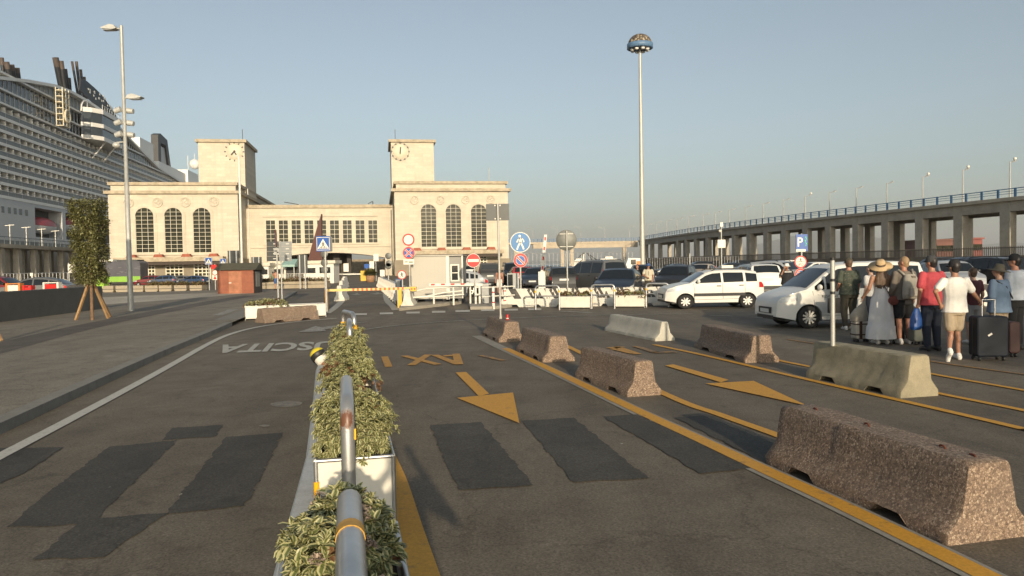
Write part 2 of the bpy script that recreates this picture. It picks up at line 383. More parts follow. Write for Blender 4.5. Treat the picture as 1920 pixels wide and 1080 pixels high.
def strokes(name, ls, mat, z): return struct(flat(name, [q for a, b, w_ in ls for q in stripe_poly([G(*a), G(*b)], w_)], mat, z))
YLET = fm('lettering_yellow', _paint((.56, .28, .04), .44))
strokes('taxi_letter', [((721, 669.5), (729, 689), .13)], YLET, .014); strokes('taxi_letter', [((757, 668), (821, 684.5), .15)], YLET, .014); strokes('taxi_letter', [((803, 666), (771, 686), .15)], YLET, .0145)
strokes('taxi_letter', [((815, 666.5), (859, 684), .15)], YLET, .014); strokes('taxi_letter', [((855, 664.5), (861, 684.5), .15)], YLET, .0145); strokes('taxi_letter', [((832, 668.5), (856, 667.5), .22)], YLET, .015); strokes('taxi_letter', [((900, 667), (944, 677), .14)], YELW, .014)
strokes('taxi_letter', [((1142, 654), (1166, 651), .2), ((1156, 651.5), (1196, 665), .16)], YLET, .014); strokes('taxi_letter', [((1148, 655), (1188, 664), .14)], YLET, .0145); strokes('taxi_letter', [((1191, 650), (1230, 662), .15), ((1226, 662), (1268, 661), .2)], YELW, .015)
struct(flat('cement_stain', [smooth_line(gp([(506, 758), (522, 754), (545, 752.5), (566, 755), (560, 761), (540, 764), (515, 763), (506, 758)]), 4)[:-1], smooth_line(gp([(484, 799), (494, 797), (506, 798), (497, 802), (484, 799)]), 4)[:-1]], fm('cement_smear', _paint((.27, .24, .19), .53)), .006))
# kerb under the planter row
mb = MB(); kp = [(-.62, 1.2), (-1.0, 2.6), (-1.39, 4.2), (-1.93, 6.84), (-2.75, 10.2), (-3.35, 12.6), (-3.45, 13.2)]
kp = [Vector((x, y, 0)) for x, y in kp]; q = Vector((.975, .22, 0))
for i in range(len(kp)-1):
    a, b = kp[i], kp[i+1]; z = Vector((0, 0, .07)); e = q*.03
    mb.add([a, b, b+z+e, a+z+e, b+q*.62+z, a+q*.62+z, b+q*.66, a+q*.66], [(1, 0, 3, 2), (2, 3, 5, 4), (4, 5, 7, 6)])
mb.add([kp[-1], kp[-1]+q*.66, kp[-1]+q*.62+z, kp[-1]+z], [(0, 1, 2, 3)])
struct(mb.build('median_kerb', KERB_BLUE, fixn=True))
# ================================================================ concrete barriers
def barrier_mesh(L, H, bw, tw, seed, mats, slots=True, rough=.006, toe=.3, stripes=0):
    # lengthwise stations so that the foot can be cut by two slots
    rnd = random.Random(seed); h1 = H*.14; h2 = H*.42; mw = tw+(bw-tw)*toe
    prof = [(bw/2, 0), (bw/2, h1), ((bw/2+mw/2)/2+.012, (h1+h2)/2-.01), (mw/2, h2), ((mw+tw)/4, (h2+H)/2), (tw/2, H-.02), (tw/2-.02, H)]
    xs = [-L/2, -L/2+.02]+[-L/2+.02+(L-.04)*i/26 for i in range(1, 26)]+[L/2-.02, L/2]
    full = [(-y, z) for y, z in prof]+[(y, z) for y, z in prof[::-1]]; n = len(full); b = bmesh.new(); rows = []
    for i, x in enumerate(xs):
        e = .975 if i in (0, len(xs)-1) else 1; row = []
        for y, z in full:
            zz = z
            if slots and min(abs(x-L*.25), abs(x+L*.25)) < L*.075 and z < h1*.9: zz = h1*1.0
            row.append(b.verts.new((x+rnd.gauss(0, rough*.4), y*e+rnd.gauss(0, rough*.6), max(0, zz-(.01 if e < 1 and z > .1 else 0)+(rnd.gauss(0, rough*.5) if z > .02 else 0)))))
        rows.append(row)
    for i in range(len(rows)-1):
        for j in range(n-1):
            f = b.faces.new((rows[i][j], rows[i+1][j], rows[i+1][j+1], rows[i][j+1])); f.smooth = True
        f = b.faces.new((rows[i][n-1], rows[i+1][n-1], rows[i+1][0], rows[i][0]))
    b.faces.new(rows[0][::-1]); b.faces.new(rows[-1])
    if slots:        # sides of the slots read as openings: short dark recess handled by raised foot
        pass
    bmesh.ops.recalc_face_normals(b, faces=b.faces)
    me = bpy.data.meshes.new('barrier'); b.to_mesh(me); b.free(); me.materials.append(mats); me.set_sharp_from_angle(angle=R(38)); return me
def barrier(label, nl, nr, fl, mat, H, seed, tw=.5, L=None, name='concrete_barrier', cat='barrier', group='concrete traffic barriers', toe=.3, slots=True, bw=None, rough=.006):
    a, b, c = G(*nl), G(*nr), G(*fl); ax = (a-c); ln = L or ax.length; ax.normalize(); w_ = bw or min(.62, max(.38, abs((b-a).dot(Vector((-ax.y, ax.x, 0))))))
    q = Vector((-ax.y, ax.x, 0)); q = q if (b-a).dot(q) > 0 else -q
    cen = a-ax*ln/2+q*w_/2
    me = barrier_mesh(ln, H, w_, w_*tw, seed, mat, slots, rough, toe)
    o = link(name, me, None, cen, math.atan2(ax.y, ax.x)); tag(o, label, cat, group); return o
B1 = barrier('large pink aggregate barrier nearest the camera, chipped at its near end', (1776, 1024), (1990, 1005), (1434, 868), PINK, .49, 1)
for x, mt in ((-.72, RUST), (-.1, BLACK), (.62, RUST), (.86, RUST)):
    mb = MB(); mb.tube([(x-.04, .01, .485), (x-.03, .01, .5), (x+.01, .0, .503), (x+.04, -.01, .485)], .007, 6); mb.build('lifting_loop', RUST, B1)
B2 = barrier('pink aggregate barrier beside the yellow line, third back in the left row', (1176, 745), (1246, 742), (1077, 707), PINK, .46, 2)
B3 = barrier('pink aggregate barrier between the one with a sign pole and the next nearer one', (1018, 680), (1078, 677), (967, 657), PINK, .46, 3)
B4 = barrier('short pink barrier with a sign pole and a red can on top', (935, 642), (978, 637), (904, 627), PINK, .46, 4)
B5 = barrier('pink aggregate barrier standing alone in front of the white hatchback', (1396, 681), (1458, 678), (1302, 651), PINK, .46, 5)
B6 = barrier('weathered yellowish concrete barrier with a grey post on top, in front of the queue', (1689, 747), (1766, 743), (1511, 707), CONC, .52, 6, toe=.25)
B7 = barrier('pale grey concrete barrier with a notched end behind the pink ones', (1228, 640), (1270, 639), (1133, 620), CONC_PALE, .42, 7, tw=.34, slots=False)
B8 = barrier('pink aggregate barrier in front of the white planters at the left kerb', (599, 598), (606, 590), (497, 606), PINK, .46, 8)
# ================================================================ planters and hoops
def leaf_material(name, edge, mid):
    def fn(t, p):
        a = N(t, 'ShaderNodeAttribute', attribute_name='edge'); n = noise(t, 30, 2); n2 = noise(t, 5, 3)
        c = mixc(t, ramp(t, a.outputs['Fac'], [(.35, 0), (.6, 1)]), mid, edge)
        c = mixc(t, .5, c, ramp(t, n2, [(.3, .35), (.7, .62)]), 'OVERLAY')
        t.links.new(c, p.inputs['Base Color']); p.inputs['Roughness'].default_value = .45
        p.inputs['Subsurface Weight'].default_value = 0.0
    return fm(name, fn)
LEAFV = leaf_material('variegated_leaf', (.43, .41, .21), (.11, .135, .048))
LEAFD = leaf_material('tree_leaf', (.15, .145, .055), (.10, .105, .035))
LEAFB = leaf_material('dry_leaf', (.20, .12, .06), (.14, .07, .035))
FLOWER = M('pale_pink_flower', (.36, .28, .22), .7, 0, .35, 60)
def leaves_mesh(name, P0, D0, ln, wd, mats, mi, seed, fold=.25, droop=.3):
    """many leaves at points P0 pointing along D0; each leaf = 3 segments x 2 halves with an edge attribute"""
    rs = np.random.RandomState(seed); n = len(P0); P0 = np.asarray(P0, float); D0 = np.asarray(D0, float); D0 /= np.linalg.norm(D0, axis=1)[:, None]
    up = np.tile([0, 0, 1.], (n, 1))+rs.normal(0, .25, (n, 3)); S = np.cross(D0, up); S /= np.linalg.norm(S, axis=1)[:, None]+1e-9; U = np.cross(S, D0)
    ln = np.broadcast_to(ln, n)[:, None]*rs.uniform(.75, 1.2, (n, 1)); wd = np.broadcast_to(wd, n)[:, None]*rs.uniform(.8, 1.2, (n, 1))
    V = []; A = []
    for t, wk in ((0, .12), (.35, .85), (.7, .8), (1, .06)):
        c = P0+D0*ln*t-U*ln*droop*t*t
        for s, e in ((-1, 1), (0, 0), (1, 1)):
            V.append(c+S*wd*.5*wk*s+U*wd*fold*wk*abs(s)); A.append(np.full(n, float(e)))
    V = np.stack(V, 1).reshape(-1, 3); A = np.stack(A, 1).reshape(-1)
    base = np.arange(n)*12; q = []
    for k in range(3):
        for h in range(2):
            o = k*3+h; q.append(np.stack([base+o, base+o+1, base+o+4, base+o+3], 1))
    Fc = np.stack(q, 1).reshape(-1, 4)
    me = bpy.data.meshes.new(name); me.vertices.add(len(V)); me.vertices.foreach_set('co', V.ravel()); me.loops.add(Fc.size); me.loops.foreach_set('vertex_index', Fc.ravel().astype(np.int32))
    me.polygons.add(len(Fc)); me.polygons.foreach_set('loop_start', np.arange(0, Fc.size, 4, dtype=np.int32)); me.polygons.foreach_set('loop_total', np.full(len(Fc), 4, dtype=np.int32))
    for m in mats: me.materials.append(m)
    me.polygons.foreach_set('material_index', np.repeat(np.broadcast_to(mi, n), 6).astype(np.int32))
    me.polygons.foreach_set('use_smooth', np.ones(len(Fc), bool))
    at = me.attributes.new('edge', 'FLOAT', 'POINT'); at.data.foreach_set('value', A); me.update(calc_edges=True); me.validate(); return me
def shrub_mesh(Lx, Ly, z0, H, nros, seed, per=9, ln=.075, wd=.028, dry=.0):
    """rosettes of leaves over a rounded hedge top: Lx, Ly the spread, z0 the soil, H the height above it"""
    rs = np.random.RandomState(seed); P0 = []; D0 = []; mi = []; LN = []
    nc = max(7, int(26*Lx*Ly/.6)); cl_ = []
    for i in range(nc):
        u, v = rs.uniform(-1, 1), rs.uniform(-1, 1); r = rs.uniform(.10, .165); cl_.append((u*(Lx/2-r*.6), v*(Ly/2-r*.35), z0+H*(rs.uniform(.35, .8)*(1-.45*max(abs(u), abs(v))**3)), r, rs.rand() < dry*2.5))
    for i in range(nros):
        cx, cy, cz, r, dr_ = cl_[rs.randint(nc)]; d = rs.normal(0, 1, 3); d[2] = abs(d[2])*1.1-.15; d /= np.linalg.norm(d); c = np.array([cx, cy, cz])+d*r*np.array([1, 1, .95])*rs.uniform(.82, 1.05)
        nrm = d+[0, 0, .35]; nrm /= np.linalg.norm(nrm); isd = rs.rand() < (.8 if dr_ else .01); a0 = rs.rand()*6.28; ksz = rs.uniform(.7, 1.15)
        e1 = np.cross(nrm, [.3, .5, .8]); e1 /= np.linalg.norm(e1); e2 = np.cross(nrm, e1)
        for j in range(per):
            a = a0+j*2.4; el = .05+1.1*(j/per)
            dd = (e1*math.cos(a)+e2*math.sin(a))*math.cos(el)+nrm*math.sin(el)
            P0.append(c+rs.normal(0, .004, 3)); D0.append(dd); mi.append(1 if isd else 0); LN.append(ln*ksz*(1-.35*j/per))
    LN = np.array(LN)
    return leaves_mesh('shrub', P0, D0, LN, LN*.54, [LEAFV, LEAFB], np.array(mi), seed, .22, .15)
SOIL = M('potting_soil', (.05, .03, .02), .95, 0, .4, 20, .6, 40)
PANEL = M('white_planter_panel', (.68, .65, .57), .5, 0, .10, 3)
def planter(label, c, rotz, L, Wd, Hh, seed, group, nros=260, flowers=0, plant=True, lump=.36, spread=.22, per=9, ln=.08, dry=.02):
    t = thing('planter_box', label, 'planter', c, rotz, group)
    mb = MB(); th = .012
    mb.box(-L/2, -Wd/2, .05, L/2, -Wd/2+th, Hh); mb.box(-L/2, Wd/2-th, .05, L/2, Wd/2, Hh); mb.box(-L/2, -Wd/2+th, .05, -L/2+th, Wd/2-th, Hh); mb.box(L/2-th, -Wd/2+th, .05, L/2, Wd/2-th, Hh); mb.box(-L/2+th, -Wd/2+th, .05, L/2-th, Wd/2-th, .07)
    mb.build('panel', PANEL, t)
    mb = MB(); e = .014
    for sx in (-1, 1):
        for sy in (-1, 1): mb.cyl((sx*(L/2+.002), sy*(Wd/2+.002), 0), (sx*(L/2+.002), sy*(Wd/2+.002), Hh+.01), e, 8)
    for sy in (-1, 1): mb.cyl((-L/2, sy*(Wd/2+.002), Hh+.01), (L/2, sy*(Wd/2+.002), Hh+.01), e, 8)
    for sx in (-1, 1): mb.cyl((sx*(L/2+.002), -Wd/2, Hh+.01), (sx*(L/2+.002), Wd/2, Hh+.01), e, 8)
    mb.build('steel_frame', GALV, t)
    mb = MB()
    for sx in (-1, 1): MB().cyl((sx*(L/2+.002), Wd/2+.002, Hh*.42), (sx*(L/2+.002), Wd/2+.002, Hh*.75), e+.004, 8).build('reflector', YREF, t)
    MB().box(-L/2+th, -Wd/2+th, Hh*.6, L/2-th, Wd/2-th, Hh*.8).build('soil', SOIL, t)
    if plant:
        link('shrub', shrub_mesh(L+spread, Wd+spread, Hh*.75, lump, nros, seed, per, ln, ln*.42, dry), t)
        if flowers:
            rs = np.random.RandomState(seed)
            for i in range(flowers):
                u, v = rs.uniform(-.44, .44), rs.uniform(-.5, .5); u = u if rs.rand() < .3 else u; v = -abs(v) if rs.rand() < .7 else v; nf = 60; D0 = rs.normal(0, 1, (nf, 3)); D0[:, 2] = abs(D0[:, 2]); D0 /= np.linalg.norm(D0, axis=1)[:, None]
                link('flower_head', leaves_mesh('flower_head', D0*rs.uniform(.012, .022, (nf, 1))+[u*L, v*(Wd+spread), Hh*.75+lump*(.72+.3*(1-(2*v)**2)*(1-(2*u)**2))], D0, .014, .010, [FLOWER], 0, i), t)
    return t
def hoop(label, c, rotz, L, Hh, r, group, bands=True, rust=False):
    t = thing('steel_hoop', label, 'hoop barrier', c, rotz, group); br = .13
    pts = [(-L/2, 0, 0), (-L/2, 0, Hh*.5)]
    for k in range(7): a = math.pi/2*k/6; pts.append((-L/2+br*(1-math.cos(a)), 0, Hh-r-br+br*math.sin(a)))
    for k in range(7): a = math.pi/2*k/6; pts.append((L/2-br+br*math.sin(a), 0, Hh-r-br+br*math.cos(a)))
    pts += [(L/2, 0, Hh*.5), (L/2, 0, 0)]
    MB().tube(pts, r, 14).build('pipe', GALV, t)
    if bands:
        for sx in (-1, 1): MB().cyl((sx*L/2, 0, Hh*.70), (sx*L/2, 0, Hh*.70+.07), r+.003, 14).cyl((sx*L/2, 0, Hh*.69), (sx*L/2, 0, Hh*.69+.006), r+.006, 14).build('reflector', YREF, t)
    if rust:
        MB().box(L/2-.02, r-.004, Hh*.74, L/2+.015, r+.006, Hh*.74+.06).build('reflector', YREF, t)
        for ch in t.children:
            if ch.name.startswith('pipe'): ch.data.materials[0] = fm('rusty_galvanised', _rusty(L/2, Hh))
    return t
def _rusty(lx, hh):
    def fn(t, p):
        p.inputs['Roughness'].default_value = .4; p.inputs['Metallic'].default_value = .75
        d = N(t, 'ShaderNodeVectorMath', operation='DISTANCE'); d.inputs[1].default_value = (lx+.02, -.01, hh-.13); mp = N(t, 'ShaderNodeMapping'); mp.inputs['Scale'].default_value = (1, 1, 1); t.links.new(coord(t), d.inputs[0])
        n = noise(t, 40, 5, .7); a = N(t, 'ShaderNodeMath', operation='MULTIPLY_ADD'); a.inputs[1].default_value = .13; t.links.new(n, a.inputs[0]); t.links.new(d.outputs['Value'], a.inputs[2])
        c = mixc(t, ramp(t, a.outputs[0], [(.10, 1), (.135, 0)]), (.50, .50, .49), (.15, .065, .035)); t.links.new(c, p.inputs['Base Color']); t.links.new(ramp(t, a.outputs[0], [(.10, 0), (.135, .75)]), p.inputs['Metallic'])
    return fn
AX = Vector((-.225, 1, 0)).normalized(); AR = math.atan2(AX.y, AX.x)
def on_row(z, off=0): return Vector((-.225*z, z, .07))+Vector((AX.y, -AX.x, 0))*off
pl_lab = ['white framed planter of variegated shrubs with pale flower heads, nearest the camera', 'white framed planter of variegated shrubs with a bare brown corner, behind the second hoop', 'white framed planter of bushy variegated shrubs in the middle of the median row',
          'white framed planter on the median, fourth from the camera, shrubs spilling over', 'white framed planter at the far end of the median row beside the yellow beacon']
for i, z in enumerate((2.2, 4.6, 6.9, 9.1, 11.4)):
    planter(pl_lab[i], on_row(z+.62, .04 if i else -.03), AR, 1.2, .47, .47, 20+i, 'planters of the median row', nros=[720, 760, 640, 540, 380][i], flowers=[22, 0, 0, 0, 0][i], per=10, ln=[.066, .058, .054, .054, .054][i], lump=[.40, .46, .46, .44, .40][i], spread=[-.17, .0, .0, -.02, -.04][i], dry=[.01, .06, .03, .03, .02][i])
hl = ['galvanised hoop with a yellow band, nearest the camera', 'galvanised hoop with a rusty bend rising from the median planters', 'galvanised hoop with yellow collar farther along the planter row', 'galvanised hoop set crosswise at the end of the planter row']
HP = hoop(hl[0], on_row(1.93), AR, 1.25, .95, .04, 'steel hoops of the median row', bands=False)
MB().cyl((.16, 0, .91), (.22, 0, .91), .0425, 16).build('reflector', M('worn_yellow_band', (.50, .27, .03), .5, 0, .3, 20), HP)
hoop(hl[1], on_row(4.68), AR+math.pi, .98, .95, .04, 'steel hoops of the median row', rust=True, bands=False)
hoop(hl[2], on_row(10.4, .06), AR, .8, .95, .038, 'steel hoops of the median row')
hoop(hl[3], on_row(12.5, .06), AR+.2, .9, .95, .038, 'steel hoops of the median row')
# ================================================================ terminal building
def _stone(col, sc=1.0, dirt=.25, mort=.80):
    def fn(t, p):
        mp = N(t, 'ShaderNodeMapping'); mp.inputs['Rotation'].default_value = (math.pi/2, 0, 0); t.links.new(coord(t), mp.inputs[0])
        b = N(t, 'ShaderNodeTexBrick', Scale=sc, **{'Mortar Size': .012, 'Brick Width': 1.6, 'Row Height': .55, 'Mortar Smooth': .6}); t.links.new(mp.outputs[0], b.inputs['Vector'])
        b.inputs['Color1'].default_value = (*[c*.93 for c in col], 1); b.inputs['Color2'].default_value = (*[min(1, c*1.06) for c in col], 1); b.inputs['Mortar'].default_value = (*[c*mort for c in col], 1)
        n = noise(t, .35, 7, .7); n2 = noise(t, 6, 4)
        c = mixc(t, ramp(t, n, [(.45, 0), (.8, dirt)]), b.outputs['Color'], [c*.55 for c in col]); c = mixc(t, .35, c, ramp(t, n2, [(.3, .4), (.7, .58)]), 'OVERLAY')
        m3 = N(t, 'ShaderNodeMapping'); m3.inputs['Scale'].default_value = (1.1, 1.1, .06); t.links.new(coord(t), m3.inputs[0]); st = noise(t, 1.0, 6, .7, m3.outputs[0]); c = mixc(t, ramp(t, st, [(.52, 0), (.74, .32)]), c, [x*.55 for x in col])
        t.links.new(c, p.inputs['Base Color']); p.inputs['Roughness'].default_value = .8
    return fn
STONE = fm('travertine', _stone((.56, .505, .405), dirt=.35, mort=.72)); STONE_DIRTY = fm('stained_cornice', _concrete((.48, .41, .30), 1.2, (.20, .16, .10), .8, .2)); STONE_BASE = fm('base_stone', _stone((.27, .23, .17), .8, .5))
WFRAME = M('cream_window_frame', (.62, .58, .46), .5, 0, .05, 2); DIAL = M('clock_dial', (.66, .58, .45), .6, 0, .06, 1)
def _glass_b(t, p):
    n = noise(t, .5, 3); t.links.new(ramp(t, n, [(.35, (.012, .013, .009)), (.65, (.030, .032, .018))]), p.inputs['Base Color']); p.inputs['Roughness'].default_value = .25; p.inputs['Specular IOR Level'].default_value = .12
GLASSB = fm('building_glass', _glass_b)
PHI = math.atan((960-715)/F); BX = Vector((math.cos(PHI), math.sin(PHI), 0)); BY = Vector((-math.sin(PHI), math.cos(PHI), 0))
BO = P(447, 500, 130); BO.z = 0
def FB(px, py, dy=0.0):        # local (x, z) of a photo point on the building plane at depth dy
    d = ray(px, py); c = Vector((0, 0, CAMZ)); t = ((BO-c).dot(BY)+dy)/d.dot(BY); q = c+d*t
    return (q-BO).dot(BX), q.z
def FXW(px, dx):               # world point where the ray through px meets the plane local x = dx
    d = ray(px, 500); c = Vector((0, 0, CAMZ)); t = ((BO-c).dot(BX)+dx)/d.dot(BX); return ((c+d*t)-BO).dot(BY)
TB = thing('terminal_building', 'cream stone harbour terminal with twin clock towers and arched windows', 'building', BO, PHI)
def wall_box(x0, x1, y0, y1, z0, z1, name='wall', mat=None): return MB().box(x0, y0, z0, x1, y1, z1).build(name, mat or STONE, TB)
def cornice(x0, x1, y0, y1, z0, z1, pr, name='cornice'):
    return MB().box(x0-pr, y0-pr, z0, x1+pr, y1, z1).build(name, STONE_DIRTY, TB)
def win_grid(parent, x0, x1, z0, z1, y, cols, rows, arch=False, fw=.07, name='window'):
    r = (x1-x0)/2; cx = (x0+x1)/2; zs = z1-r if arch else z1
    pl = [(x0, z0), (x1, z0)]+([(cx+r*math.cos(a), zs+r*math.sin(a)) for a in [math.pi*i/16 for i in range(17)]] if arch else [(x1, z1), (x0, z1)])
    g = MB().prism(pl, 'y', y-.05, y-.01).build(name, GLASSB, parent)
    mb = MB(); yb = y-.10
    for i in range(cols+1):
        x = x0+(x1-x0)*i/cols; zt = zs+math.sqrt(max(0, r*r-(x-cx)**2)) if arch else z1
        mb.box(x-fw/2, yb, z0, x+fw/2, y-.05, zt)
    for j in range(rows+1):
        z = z0+(z1-z0)*j/rows; hw = r if z <= zs or not arch else math.sqrt(max(0, r*r-(z-zs)**2))
        if hw > .1: mb.box(cx-hw, yb-.004, z-fw/2, cx+hw, y-.05, z+fw/2)
    mb.build('window_frame', WFRAME, g)
    if arch:                  # moulded surround
        mb = MB(); o = r+.42
        for ra, rb, yy in ((r+.02, r+.30, y-.20), (r+.30, r+.50, y-.12)):
            pts = [(cx+k*math.cos(a), zs+k*math.sin(a)) for k in (ra,) for a in [math.pi*i/18 for i in range(19)]]; pts2 = [(cx+rb*math.cos(a), zs+rb*math.sin(a)) for a in [math.pi*i/18 for i in range(19)]]
            pts = [(x1+ra-r, z0)]+pts+[(x0-ra+r, z0)]; pts2 = [(x1+rb-r, z0)]+pts2+[(x0-rb+r, z0)]
            for i in range(len(pts)-1):
                a, b, c, d = pts[i], pts[i+1], pts2[i+1], pts2[i]
                mb.add([(a[0], yy, a[1]), (b[0], yy, b[1]), (c[0], yy, c[1]), (d[0], yy, d[1]), (a[0], y, a[1]), (b[0], y, b[1]), (c[0], y, c[1]), (d[0], y, d[1])], [(0, 3, 2, 1), (0, 1, 5, 4), (3, 7, 6, 2)])
        mb.box(x0-.75, y-.3, z0-.45, x1+.75, y-.002, z0-.03); mb.build('window_surround', STONE, g, fixn=True)
    return g
def medallion(px, py, rpx):
    x, z = FB(px, py); r = rpx*130/F; mb = MB()
    mb.lathe([(.01, -.10), (r*.78, -.10), (r*.8, -.16), (r*.95, -.18), (r, -.12), (r, .0)], (x, 0, z), 'y', 24)
    for k in range(3): mb.ball((x+r*.25*math.sin(k*2.2), -.09, z+r*.3*math.cos(k*2.2+.5)), r*.3, 8, 5, sc=(1, .4, 1))
    return mb.build('medallion', STONE, TB)
def wing(xa, xb, cy, pc, lc, depth, meds, wins, wt, wb, canopy, doors, reds):
    x0 = FB(xa, 420)[0]; x1 = FB(xb, 420)[0]; xm = (xa+xb)/2
    zc1, zc0 = FB(xm, cy)[1], FB(xm, pc)[1]; zl1, zl0 = FB(xm, lc[0])[1], FB(xm, lc[1])[1]; zb = FB(xm, 484)[1]-.2
    wall_box(x0, x1, 0, depth, zb, zl0); wall_box(x0+.35, x1-.35, .35, depth-.2, zl1, zc0, 'parapet'); wall_box(x0-.25, x1+.25, -.25, depth, 0, zb, 'plinth', STONE_BASE)
    cornice(x0, x1, 0, depth+.1, zl0, zl1, .55); cornice(x0+.3, x1-.3, .3, depth, zc0, zc1, .35)
    for m in meds: medallion(*m)
    for c, hw in wins:
        a, zt = FB(c-hw, wt); b, _ = FB(c+hw, wt); z0 = FB(c, wb)[1]; win_grid(TB, a, b, z0, zt, 0, 3, 11, True, .05)
    ca, cz = FB(canopy[0], canopy[2]); cb, cz0 = FB(canopy[1], canopy[3])
    MB().box(ca, -3.2, cz0, cb, -.26, cz).build('canopy', STONE_DIRTY, TB); mb = MB(); mb.box(ca+.3, -2.9, cz0-.55, cb-.3, -.3, cz0-.01); mb.build('canopy_shade', M('canopy_shade_paint', (.06, .045, .035), .8), TB)  # dark box below the canopy paints the shade under it
    for a in reds:
        x, z = FB(a, canopy[2], -2); MB().prism([(x-.8, cz), (x+.8, cz), (x+.55, cz+.5), (x-.55, cz+.5)], 'y', -2.6, -1.2).build('tiled_bracket', M('red_tile', (.30, .09, .05), .8, 0, .3, 6), TB)
    for a, b, t_, bt in doors:
        p, zt = FB(a, t_, -.25); q, z0 = FB(b, bt, -.25); win_grid(TB, p, q, max(.05, z0), zt, -.25, 4, 5, False, .16, 'door_window')
    return x0, x1, zl1, zc1
lw = wing(204, 447, 341.5, 347, (358, 363.5), 60, [(241, 380, 9.5), (295, 379.5, 9.5), (347.5, 379, 9.5), (401, 378, 9.5)], [(270.5, 17), (324.5, 16.5), (378, 16.5)], 390, 473.5, (224, 425, 484, 489), [(266, 291, 493, 524), (311, 344, 492.5, 524), (364, 395, 492.5, 524)], [247, 298, 350, 401])
rw = wing(740.5, 953, 339.5, 344.5, (353.5, 359), 60, [(777, 375, 8.7), (825.5, 375, 8.7), (873, 374.5, 8.7), (920, 373.5, 8.7)], [(803, 14.5), (849.5, 14.5), (897, 14.5)], 383.5, 463, (762, 940, 471, 475.5), [(888, 913, 480, 506), (845, 872, 480, 506), (790, 815, 480, 506)], [782, 828, 875, 921])
DY = 8.0
def tower(xa, xb, ct, cb_, zbase, depth, clock, hands, numerals):
    x0 = FB(xa, 300, DY)[0]; x1 = FB(xb, 300, DY)[0]; zc1 = FB((xa+xb)/2, ct, DY)[1]; zc0 = FB((xa+xb)/2, cb_, DY)[1]
    wall_box(x0, x1, DY-.02, DY+depth, zbase, zc0, 'tower_wall'); cornice(x0, x1, DY-.02, DY+depth+.4, zc0, zc1, .4, 'tower_cornice')
    cx, cz = FB(*clock, DY); k = 138/F; c = MB().lathe([(.01, -.10), (14*k, -.10), (14.3*k, -.02), (14.3*k, 0)], (cx, DY-.02, cz), 'y', 32).build('clock', DIAL, TB)
    mb = MB()
    for h in range(12):
        a = 2*math.pi*h/12; p = Vector((math.sin(a), 0, math.cos(a))); y = DY-.06
        mb.stroke(Vector((cx, y, cz))+p*15*k, Vector((cx, y, cz))+p*18*k, .20, .06)
        if numerals:
            for m in range(-2, 3):
                b = a+m*.09; pp = Vector((math.sin(b), 0, math.cos(b))); mb.stroke(Vector((cx, DY-.15, cz))+pp*16.2*k, Vector((cx, DY-.15, cz))+pp*17.2*k, .10, .05)
    mb.build('hour_marks', BLACK, c); mb = MB()
    for a, L, wd in hands: p = Vector((math.sin(a), 0, math.cos(a))); mb.stroke(Vector((cx, DY-.2, cz))-p*L*k*.3, Vector((cx, DY-.2, cz))+p*L*k, wd, .06)
    mb.build('clock_hands', BLACK, c)
    MB().cyl((x1-1.5 if not numerals else x0+1, DY+depth*.6, zc1), (x1-1.5 if not numerals else x0+1, DY+depth*.6, zc1+3.2), .06, 6).build('antenna', DARKGREY, TB)
    return x0, x1
t1 = tower(372, 459, 261.5, 267, lw[2]-.3, 12, (439.5, 284.5), [(R(222), 8.5, .28), (R(150), 7, .22)], False)
t2 = tower(733.5, 813.5, 262, 267, rw[2]-.3, 12, (750.5, 284.5), [(R(5), 9, .28), (R(184), 5, .22)], True)
# middle range with the low arch through it
mx0 = lw[1]+.01; mx1 = rw[0]-.01; ztop = FB(600, 384, DY)[1]; zm = FB(600, 472, DY)[1]
ax0 = FB(500, 480, DY)[0]; ax1 = FB(722, 480, DY)[0]; zs = FB(715, 483, DY)[1]; za = FB(640, 473.5, DY)[1]
MD = 9.0; mb = MB(); pts = []; n = 24
arc = [(ax0+(ax1-ax0)*i/n, zs+(za-zs)*(1-(2*i/n-1)**2)) for i in range(n+1)]
fr = [(mx0, 0), (ax0, 0)]+arc+[(ax1, 0), (mx1, 0), (mx1, ztop-.6), (mx0, ztop-.6)]
vs = [(x, DY, z) for x, z in fr]+[(x, DY+MD, z) for x, z in fr]; m_ = len(fr)
o = len(mb.v); mb.v += vs
def strip(off, flip):
    # split the concave outline: legs, then columns over the arch
    quads = []
    L0 = [(mx0, 0), (ax0, 0), (ax0, ztop-.6), (mx0, ztop-.6)]; R0 = [(ax1, 0), (mx1, 0), (mx1, ztop-.6), (ax1, ztop-.6)]
    for q in (L0, R0): quads.append(q)
    for i in range(n): quads.append([arc[i], arc[i+1], (arc[i+1][0], ztop-.6), (arc[i][0], ztop-.6)])
    for q in quads:
        vv = [(x, DY+off, z) for x, z in q]; mb.add(vv, [(3, 2, 1, 0) if flip else (0, 1, 2, 3)])
mb.v = []
strip(0, False); strip(MD, True)
for i in range(n): mb.add([(arc[i][0], DY, arc[i][1]), (arc[i+1][0], DY, arc[i+1][1]), (arc[i+1][0], DY+MD, arc[i+1][1]), (arc[i][0], DY+MD, arc[i][1])], [(0, 3, 2, 1)])
for x, fl in ((ax0, False), (ax1, True)): mb.add([(x, DY, 0), (x, DY+MD, 0), (x, DY+MD, zs), (x, DY, zs)], [(0, 1, 2, 3) if not fl else (3, 2, 1, 0)])
mb.quad((mx0, DY, ztop-.6), (mx1, DY, ztop-.6), (mx1, DY+MD, ztop-.6), (mx0, DY+MD, ztop-.6)); mb.build('middle_wall', STONE, TB)
MB().box(mx0+.02, DY-.35, ztop-.6, mx1-.02, DY+MD+.2, ztop).build('cornice', STONE_DIRTY, TB)
